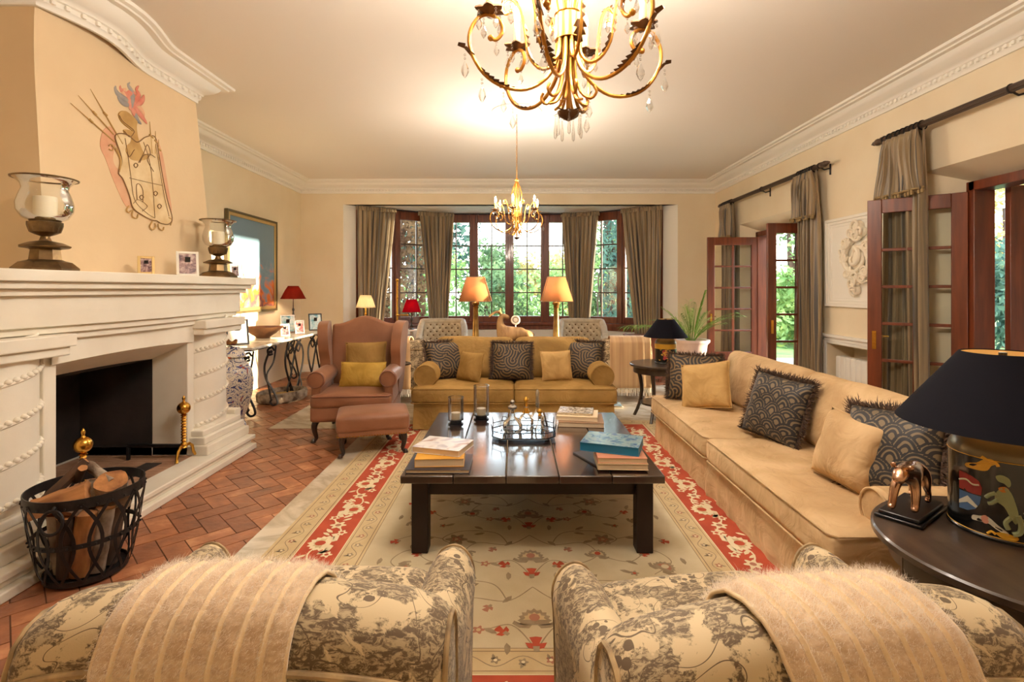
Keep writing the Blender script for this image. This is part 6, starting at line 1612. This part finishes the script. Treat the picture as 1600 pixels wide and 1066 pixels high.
# little wooden chests near the bay
def chest(label, x, y, w, d, h):
    t = thing('wooden_chest', label, 'chest', (x,y,.004), 0); mb = MB(); mb.box(-w/2,-d/2,.05,w/2,d/2,h-.02); mb.build('carcass', M['door_wood'], t, bevel=.006)
    mb = MB(); mb.box(-w/2-.015,-d/2-.015,h-.02,w/2+.015,d/2+.015,h); mb.build('table_top', M['door_wood'], t, bevel=.004)
    for k in range(2):
        mb = MB(); z0 = .09+(h-.15)*k/2; mb.box(-w/2+.03,-d/2-.008,z0,w/2-.03,-d/2,z0+(h-.15)/2-.02); o = mb.build('drawer', M['door_wood'], t, bevel=.004)
        mb = MB(); mb.ball((0,-d/2-.015,z0+(h-.15)/4), .012, 8, 6); mb.build('knob', M['brass'], o)
    for sx in (-1,1):
        for sy in (-1,1): mb = MB(); mb.cbox(sx*(w/2-.03),sy*(d/2-.03),.025,.04,.04,.05); mb.build('foot', M['door_wood'], t)
chest('small mahogany chest under the ivory pleated lamp', -2.42, 8.36, .44, .36, .747)
chest('small mahogany chest between wing chair and bay', -1.86, 8.05, .40, .34, .72)
chest('small mahogany chest behind the rear armchair by the palm', 2.05, 8.15, .52, .36, .72)
st = thing('side_table', 'small round white table under the red lamp', 'table', (-1.80, 9.0, .002)); mb = MB(); mb.lathe([(0,.72),(.20,.72),(.20,.738),(0,.738)], (0,0,0), 32); mb.build('table_top', M['trim'], st, angle=30)
mb = MB(); mb.lathe([(.12,0),(.12,.02),(.03,.05),(.02,.3),(.035,.5),(.02,.72)], (0,0,0), 20); mb.build('pedestal', M['trim'], st)
# tufted tub chairs
M['damask'] = mat('cream_damask', lin(200,184,156), .55, col2=lin(178,162,136), nscale=10, sheen=.3)
M['button'] = mat('tuft_button', lin(120,92,60), .6)
def tufted(label, loc, rz):
    t = thing('tufted_chair', label, 'armchair', loc, rz, 'tufted chairs in the bay'); hw = .38
    def bk_(u, v):
        x = (u*2-1)*hw*.86; z = .42+.46*v; y = .26-.10*(2*u-1)**2+.10*v*v*.6
        gx, gz = x/.105, (z-.42)/.12
        d = 0
        for k in range(5):
            for o_ in (0, .5):
                for q_ in range(-4, 5):
                    dx = gx-(q_+o_); dz = gz-(k+(.5 if o_ else 0)+.4); rr = dx*dx+dz*dz
                    if rr < 1: d = max(d, (1-rr)**3)
        return (x, y-.035+.040*d, z)
    mb = MB(); mb.grid(bk_, 60, 40)
    mb.build('backrest', M['damask'], t)
    mb = MB()
    mb.grid(lambda u, v: ((u*2-1)*hw*.90, .32-.10*(2*u-1)**2+.05*v, .16+.72*v), 20, 6)
    mb.tube([((u*2-1)*hw*.92, .33-.10*(2*u-1)**2+.02, .885) for u in [i/16 for i in range(17)]], .05, 12)
    for s in (-1,1): mb.tube([(s*hw*.92,.27,.885),(s*hw*.98,.10,.80),(s*hw,-.10,.66),(s*hw,-.28,.60)], [.05,.055,.055,.055], 12); mb.box(min(s*hw*.85,s*hw),-.28,.16,max(s*hw*.85,s*hw),.28,.64)
    mb.build('back_shell', M['damask'], t)
    mb = MB()
    for k in range(4):
        for q_ in range(-3,4):
            for o_ in (0,.5):
                x = (q_+o_)*.105; z = .42+(k+(.5 if o_ else 0)+.4)*.12
                if abs(x) > .30 or z > .86: continue
                u = x/(hw*.86)/2+.5; p = bk_(u, (z-.42)/.46); mb.ball((p[0],p[1]-.006,p[2]), .015, 8, 4)
    mb.build('button', M['button'], t)
    mb = MB(); mb.rbox((0,-.03,.37), (.64,.60,.16), .05, 8, crown=.03); mb.build('seat', M['damask'], t)
    mb = MB(); mb.box(-.34,-.30,.15,.34,.28,.30); mb.build('base', M['damask'], t, bevel=.02)
    for sx in (-1,1):
        for sy in (-1,1): mb = MB(); mb.tube([(sx*.30,sy*.25,.15),(sx*.31,sy*.26,0)], [.022,.014], 8); mb.build('leg', M['dark_wood'], t)
    return t
tc_ = tufted('cream buttoned chair in the bay by the red lamp', (-1.22, 8.72, .002), R(6))
dup(tc_, 'cream buttoned chair in the bay behind the tall lamp with the lit shade edge', (1.16, 8.72, .002), R(-6), 'tufted chairs in the bay')
# palm
pl_ = thing('potted_palm', 'feathery green palm in a pale urn by the open doors', 'plant', (2.46, 7.10, .004))
M['urn'] = mat('pale_urn', lin(206,184,176), .7, col2=lin(186,160,150), nscale=6)
mb = MB(); mb.lathe([(0,0),(.15,0),(.15,.05),(.10,.08),(.09,.12),(.15,.30),(.19,.50),(.21,.68),(.245,.72),(.245,.75),(.20,.75),(.19,.70),(0,.70)], (0,0,0), 36, caps=False); mb.build('urn', M['urn'], pl_)
M['palm'] = mat('palm_leaf', lin(86,122,38), .5, col2=lin(120,150,60), nscale=4)
mb = MB(); rng = random.Random(5); st_ = MB()
for k in range(22):
    a = rng.uniform(0, 2*pi); L_ = rng.uniform(.55,.85); lean = rng.uniform(.15,.95); pts = []
    if k < 3: a = R(175+k*12); lean = 1.0; L_ = .9
    for i in range(13):
        v = i/12; rr = .03+L_*lean*v**1.3; zz = .70+L_*(.95-.35*lean)*v-.35*lean*L_*v**2.4
        pts.append(Vector((rr*cos(a), rr*sin(a), zz)))
    st_.tube(pts, [.006-.0004*i for i in range(13)], 5)
    for i in range(3, 13):
        for s in (-1,1):
            for h_ in (0,.5):
                p = pts[i] if h_ == 0 or i == 12 else pts[i].lerp(pts[min(12,i+1)], .5); tg = (pts[min(12,i+1)]-pts[i-1]).normalized(); sd_ = tg.cross(Vector((0,0,1)))
                if sd_.length < .1: sd_ = Vector((1,0,0))
                sd_.normalize(); d = (sd_*s*.85+tg*.8+Vector((0,0,.1-.3*rng.random()))).normalized(); l_ = .17*(1-.5*abs(i/12-.5))
                w_ = d.cross(Vector((0,0,1))).normalized()*.007; mb.add([p, p+d*l_*.4+w_, p+d*l_-Vector((0,0,.03)), p+d*l_*.4-w_], [(0,1,2,3)])
st_.build('stem', M['palm'], pl_); mb.build('fronds', M['palm'], pl_, smooth=False)
book('glossy magazine on the marble under the rear armchair', 1.16, 6.28, .005, .30, .22, .02, R(8), M['bk_white'], M['pages'], 'magazines on the floor', name='magazine', hard=False)
book('second glossy magazine lying on top of the floor magazine', 1.17, 6.27, .026, .28, .20, .02, R(-4), M['photo_blue'], M['pages'], 'magazines on the floor', name='magazine', hard=False)
# ================================================================ CHANDELIERS
M['ch_gold'] = mat('chandelier_gold', lin(206,148,62), .35, .75, col2=lin(160,104,40), nscale=10)
M['ch_leaf'] = mat('chandelier_leaf', lin(120,84,50), .45, .6, col2=lin(88,58,34), nscale=12)
M['candle'] = mat('candle_sleeve', lin(238,196,110), .5)
M['bulb'] = mat('lit_bulb', (1,.9,.7), .5, emis=(1,.86,.62), es=60)
def crystal_mat():
    m = bpy.data.materials.new('cut_crystal'); m.use_nodes = True; nt = m.node_tree; N = nt.nodes; L = nt.links; N.remove(N['Principled BSDF']); out = N['Material Output']
    t = N.new('ShaderNodeBsdfTransparent'); t.inputs[0].default_value = (.93,.92,.90,1); g = N.new('ShaderNodeBsdfGlossy'); g.inputs['Roughness'].default_value = .03
    lw = N.new('ShaderNodeLayerWeight'); lw.inputs[0].default_value = .55; mx = N.new('ShaderNodeMixShader'); L.new(lw.outputs['Facing'], mx.inputs[0]); L.new(t.outputs[0], mx.inputs[1]); L.new(g.outputs[0], mx.inputs[2]); L.new(mx.outputs[0], out.inputs[0]); return m
M['crystal'] = crystal_mat()
def rz2(pts, a): return [(r*cos(a), r*sin(a), z) for r, z in pts]
def pendant(parent, p, s=1.0, beads=2, kind=0):
    mb = MB(); x, y, z = p
    for i in range(beads): mb.ball((x,y,z-.010-.016*i), .006, 6, 4)
    z -= .016*beads+.004
    pr = [(0,-.075*s),(.010*s,-.062*s),(.018*s,-.045*s),(.015*s,-.030*s),(.006*s,-.010*s),(0,0)] if kind == 0 else [(0,-.095*s),(.007*s,-.085*s),(.0085*s,-.06*s),(.005*s,-.03*s),(.003*s,0),(0,0)]
    mb.lathe(pr, (x,y,z), 7, sx=1, sy=.7); return mb.build('crystal_drop', M['crystal'], parent, smooth=False)
def acanthus(mb, pts3, w, side=None):
    # serrated leaf laid along a curve
    n = len(pts3)
    for i in range(n-1):
        a, b = Vector(pts3[i]), Vector(pts3[i+1]); t = (b-a).normalized(); s = t.cross(Vector((0,0,1)));
        if s.length < .2: s = t.cross(Vector((1,0,0)))
        s.normalize(); ww = w*sin(pi*(i+.8)/(n+.3)); up = s.cross(t)*.006
        for q_ in (-1,1): mb.add([a-up, b-up, b+s*q_*ww*.5+up, a+t*(.1*w)+s*q_*ww+up*1.5, a+s*q_*ww*.4+up], [(0,1,2,3,4)])
def chandelier(label, loc, sc, rot, top):
    t = thing('chandelier', label, 'chandelier', loc, rot, 'gilt candle chandeliers'); t.scale = (sc,)*3
    G = M['ch_gold']; zc = (ZC-loc[2])/sc
    mb = MB(); mb.lathe([(.052,-.02),(.060,-.018),(.058,.02),(.056,.09),(.062,.095),(.040,.10),(.04,-.02)], (0,0,0), 28, caps=False); mb.build('hub', G, t)
    mb = MB()
    for k in range(8):
        a = 2*pi*k/8; mb.tube(rz2([(.035,-.10),(.040,.0),(.045,.10),(.075,.24),(.085,.34),(.06,.44),(.022,.52),(.015,.56)], a), .0075, 7)
    mb.tube([(0,0,-.35),(0,0,.60)], .010, 8); mb.lathe([(.02,.54),(.035,.56),(.02,.58),(.012,.60)], (0,0,0), 14)
    for k in range(6):
        a = 2*pi*(k+.5)/6; mb.tube(smooth_pts3(rz2([(.03,-.05),(.03,-.16),(.055,-.25),(.10,-.285),(.125,-.26),(.115,-.235)], a), 3), .0065, 7)
        mb.tube(smooth_pts3(rz2([(.012,-.20),(.03,-.255),(.055,-.29),(.085,-.30)], a+.5), 3), .006, 6)
    mb.build('frame', G, t)
    mb = MB()
    for k in range(7):
        a = 2*pi*k/7; mb.add([(.0,0,-.345),(.03*cos(a-.3),.03*sin(a-.3),-.33),(.075*cos(a),.075*sin(a),-.325-.02*(k%2)),(.03*cos(a+.3),.03*sin(a+.3),-.33)], [(0,1,2,3)])
    mb.lathe([(0,-.375),(.02,-.365),(.045,-.35),(.05,-.335),(.02,-.33),(0,-.33)], (0,0,0), 14, ripple=lambda a, z: .15*sin(6*a)); mb.build('leaf_cup', M['ch_leaf'], t)
    for k in range(6):
        a = 2*pi*k/6
        arm = MB(); pa_ = rz2([(.045,.02),(.052,-.10),(.10,-.19),(.19,-.245),(.29,-.24),(.375,-.19),(.43,-.10),(.435,-.02),(.40,.045),(.35,.065),(.305,.04),(.295,-.005),(.32,-.04),(.345,-.035)], a)
        arm.tube(smooth_pts3(pa_, 4), .0085, 8); arm.ball(pa_[-1], .014, 8, 6); o = arm.build('arm', G, t)
        lf = MB(); sp_ = smooth_pts3(pa_, 4); acanthus(lf, sp_[14:22], .030); lf.build('arm_leaf', M['ch_leaf'], o, smooth=False); lf = MB(); acanthus(lf, [Vector(sp_[23]), Vector(sp_[25])+Vector((cos(a)*.02, sin(a)*.02,-.005)), Vector(sp_[25])+Vector((cos(a)*.05, sin(a)*.05, .005))], .018)
        lf.build('arm_leaf', M['ch_leaf'], o, smooth=False)
        bc = MB(); cx, cy = .35*cos(a), .35*sin(a)
        bc.lathe([(.012,.068),(.03,.080),(.055,.088),(.058,.080),(.03,.070),(.012,.062)], (cx,cy,0), 24, caps=False, ripple=lambda q_, z: .20*sin(6*q_)); bc.lathe([(.014,.065),(.024,.10),(.020,.105),(.016,.09)], (cx,cy,0), 12)
        bc.build('bobeche', M['ch_leaf'], o)
        cd = MB(); cd.lathe([(.0165,.09),(.0165,.195),(.012,.20),(0,.20)], (cx,cy,0), 16); cd.build('candle', M['candle'], o)
        bb = MB(); bb.lathe([(.008,.20),(.014,.215),(.016,.235),(.010,.262),(.002,.285),(0,.286)], (cx,cy,0), 12); bb.build('bulb', M['bulb'], o)
        l = lamp('bulb_light', (cx,cy,.25), top, .03, (1,.89,.77)); l.parent = t
        for j in range(4):
            b_ = a+j*pi/2+.4; pendant(t, (cx+.052*cos(b_), cy+.052*sin(b_), .078), .8, 2)
        pendant(t, Vector(pa_[6])*1.06, 1.0, 2); pendant(t, Vector(pa_[5])*1.02+Vector((0,0,-.012)), 1.0, 2); pendant(t, pa_[-2], .7, 1)
        # upper scroll with leaf between the arms
        a2 = a+pi/6; up = MB(); pu = rz2([(.050,.0),(.056,-.08),(.09,-.125),(.14,-.115),(.185,-.05),(.20,.05),(.225,.16),(.27,.22),(.31,.20),(.30,.155),(.27,.16)], a2)
        up.tube(smooth_pts3(pu, 3), .0075, 7); up.ball(pu[-1], .011, 8, 6); o2 = up.build('upper_scroll', G, t)
        lf = MB(); su = smooth_pts3(pu, 3); acanthus(lf, su[9:17], .032); lf.build('scroll_leaf', M['ch_leaf'], o2, smooth=False); lf = MB(); acanthus(lf, su[19:25], .026); lf.build('scroll_leaf', M['ch_leaf'], o2, smooth=False)
        pendant(t, Vector(pu[7])+Vector((0,0,-.008)), 1.0, 2)
    for k in range(7):
        a = 2*pi*k/7; pendant(t, (.058*cos(a), .058*sin(a), -.335), 1.0, 1, 1)
    mb = MB(); z = .60; i = 0
    while z < zc-.03:
        w_ = .011; c_ = Vector((0,0,z+.016)); ax = (1,0) if i % 2 else (0,1)
        mb.tube([c_+Vector((ax[0]*w_*cos(q_), ax[1]*w_*cos(q_), .019*sin(q_))) for q_ in [2*pi*j/10 for j in range(10)]], .0028, 5, closed=True); z += .030; i += 1
    mb.build('chain', G, t)
    mb = MB(); mb.lathe([(.065,zc-.002),(.06,zc-.02),(.02,zc-.035),(.008,zc-.05),(0,zc-.05)], (0,0,0), 24); mb.build('ceiling_cap', G, t)
    return t
chandelier('large gilt scrollwork chandelier with lit candle bulbs over the coffee table', (.24,2.26,2.565), 1.0, R(10), 24)
chandelier('smaller gilt chandelier with lit bulbs hanging before the bay window', (.03,5.46,2.23), .68, R(20), 7)

# ================================================================ GARDEN
def leaf_mat(name, a, b_): 
    m = bpy.data.materials.new(name); m.use_nodes = True; nt = m.node_tree; N = nt.nodes; L = nt.links; N.remove(N['Principled BSDF']); out = N['Material Output']
    t = N.new('ShaderNodeTexCoord'); n = N.new('ShaderNodeTexNoise'); n.inputs['Scale'].default_value = 1.6; n.inputs['Detail'].default_value = 4; L.new(t.outputs['Object'], n.inputs[0]); r = N.new('ShaderNodeValToRGB'); L.new(n.outputs[0], r.inputs[0])
    e = r.color_ramp.elements; e[0].position = .38; e[0].color = c4(a); e[1].position = .62; e[1].color = c4(b_)
    d = N.new('ShaderNodeBsdfDiffuse'); tr2 = N.new('ShaderNodeBsdfTranslucent'); mx = N.new('ShaderNodeMixShader'); mx.inputs[0].default_value = .4
    L.new(r.outputs[0], d.inputs[0]); L.new(r.outputs[0], tr2.inputs[0]); L.new(d.outputs[0], mx.inputs[1]); L.new(tr2.outputs[0], mx.inputs[2]); L.new(mx.outputs[0], out.inputs[0]); return m
M['lf'] = [leaf_mat('leaf_green', lin(76,98,70), lin(136,156,108)), leaf_mat('leaf_dark', lin(52,76,70), lin(96,124,106)), leaf_mat('leaf_golden', lin(160,144,92), lin(208,190,132)), leaf_mat('leaf_lime', lin(96,124,70), lin(160,180,112))]
def tree(label, x, y, h, r, kind, n=2600, low=.25, ls=.16, seed=0, name='garden_tree', trunk=True, sq=1.0):
    t = thing(name, label, 'tree' if name == 'garden_tree' else 'shrub', (x,y,-.17), 0, 'garden trees' if name == 'garden_tree' else 'garden shrubs'); rng = random.Random(seed)
    blobs = []
    for i in range(14):
        a = rng.uniform(0,6.3); q_ = r*rng.uniform(.15,.75); zz = h*(low+(1-low)*rng.uniform(.1,.92)); blobs.append((q_*cos(a), q_*sin(a)*sq, zz, r*rng.uniform(.28,.5)))
    vs = []; fs = []
    for i in range(n):
        b = rng.choice(blobs); d = Vector((rng.gauss(0,1), rng.gauss(0,1), rng.gauss(0,1))).normalized(); p = Vector(b[:3])+d*b[3]*rng.uniform(.7,1.08)
        if p.z < .05: continue
        u = Vector((rng.gauss(0,1), rng.gauss(0,1), rng.gauss(0,1))).normalized(); v = u.cross(d);
        if v.length < .1: continue
        v.normalize(); s = ls*rng.uniform(.6,1.2); k = len(vs); vs += [p-u*s, p+v*s*.45, p+u*s, p-v*s*.45]; fs.append((k,k+1,k+2,k+3))
    me = bpy.data.meshes.new('crown'); me.from_pydata([tuple(a) for a in vs], [], fs); me.materials.append(M['lf'][kind]); o = bpy.data.objects.new('crown', me); C.objects.link(o); o.parent = t
    if trunk:
        mb = MB(); mb.tube([(0,0,0),(.05,.02,h*.3),(-.03,.05,h*.7)], [.16,.12,.05], 8)
        for b in blobs[:6]: mb.tube([(0.02,.02,h*.3),(b[0]*.5,b[1]*.5,b[2]*.75),(b[0],b[1],b[2])], [.07,.04,.015], 6)
        mb.build('trunk', M['bark'], t)
    return t
names = ['green leafy tree', 'dark green tree', 'golden sunlit tree', 'bright lime-green shrub']
# beyond the bay, seen through the centre panes
for i, (x, y, h, r, k, n, low, ls) in enumerate([(-3.6,20,4.6,2.2,1,3000,.1,.15),(-1.3,24,3.7,1.9,0,3000,.05,.15),(1.6,26,3.9,1.8,2,2600,.05,.15),(4.6,22,4.6,2.2,0,3000,.1,.15),(-7.9,22,7,2.6,1,2600,.1,.2),(8.6,24,6.8,2.8,1,2600,.1,.2)]):
    tree(['dark green tree beyond the bay window at the curtain by the red lamp','green leafy tree beyond the centre panes behind the deer carving','golden sunlit tree beyond the panes with the small chandelier','green leafy tree beyond the panes behind the paler lamp shade','tall dark tree far out past the fireplace side of the garden','tall dark tree far out past the terrace side of the garden'][i], x, y, h, r, k, n, low, ls, seed=i)
for i, (x, y, h, r, k) in enumerate([(-2.6,16.5,2.5,1.5,3),(-.4,17.5,2.2,1.5,0),(1.6,16.5,2.4,1.5,3),(3.4,17,2.6,1.6,0),(-4.6,15.5,3.2,1.6,0)]):
    tree(['lime-green shrub outside beyond the tall lamp nearer the fireplace','leafy shrub outside behind the deer carving','lime-green shrub outside behind the paler tall lamp','leafy shrub outside beyond the inner bay curtain near the palm','leafy shrub outside the bay side panes by the red lamp'][i], x, y, h, r, k, 2000, .0, .11, seed=20+i, name='garden_shrub', trunk=False)
# creeper covered trellis close outside the side panes
def creeper(label, x, y, w, h, k, seed, rz):
    t = thing('climbing_creeper', label, 'creeper', (x,y,-.17), rz, 'creepers outside the bay'); rng = random.Random(seed); mb = MB()
    for i in range(26):
        px_ = rng.uniform(-w/2,w/2); pts = [(px_+.15*sin(j*.9+i)+.05*rng.random(), .05*rng.random(), h*j/10) for j in range(11)]; mb.tube(pts, .018, 5)
    mb.build('vine_stem', M['bark'], t); vs = []; fs = []
    for i in range(5200):
        p = Vector((rng.uniform(-w/2,w/2), rng.uniform(-.12,.12), rng.uniform(0,h))); u = Vector((rng.gauss(0,1),rng.gauss(0,.4),rng.gauss(0,1))).normalized(); v = Vector((-u.z,0,u.x)); s = .07*rng.uniform(.6,1.2); kk = len(vs)
        vs += [p-u*s, p+v*s*.5, p+u*s, p-v*s*.5]; fs.append((kk,kk+1,kk+2,kk+3))
    me = bpy.data.meshes.new('foliage'); me.from_pydata([tuple(a) for a in vs], [], fs); me.materials.append(k); o = bpy.data.objects.new('foliage', me); C.objects.link(o); o.parent = t
M['dryleaf'] = leaf_mat('dry_creeper_leaf', lin(80,54,40), lin(130,100,70))
creeper('brown dry creeper on a trellis outside the bay panes by the red lamp', -3.05, 11.7, 2.0, 4.2, M['dryleaf'], 1, R(12))
creeper('dark green creeper on a trellis outside the bay panes by the palm', 3.0, 12.1, 1.8, 4.6, M['lf'][1], 2, R(-12))
# beyond the terrace doors
for i, (x, y, h, r, k, n) in enumerate([(10.5,19.5,6.5,2.6,0,3000),(8.0,15.0,2.4,1.4,3,1800),(13.5,14.0,5.5,2.4,2,2600),(11.0,11.6,2.6,1.5,1,2000)]):
    tree(['green tree beyond the terrace seen through the narrow glass leaf','low lime shrub beyond the terrace seen through the narrow glass leaf','golden tree beyond the terrace at the frame edge','dark shrub beyond the terrace at the frame edge'][i], x, y, h, r, k, n, .0 if h < 3 else .12, .14, seed=40+i, name='garden_shrub' if h < 3 else 'garden_tree', trunk=h > 3)
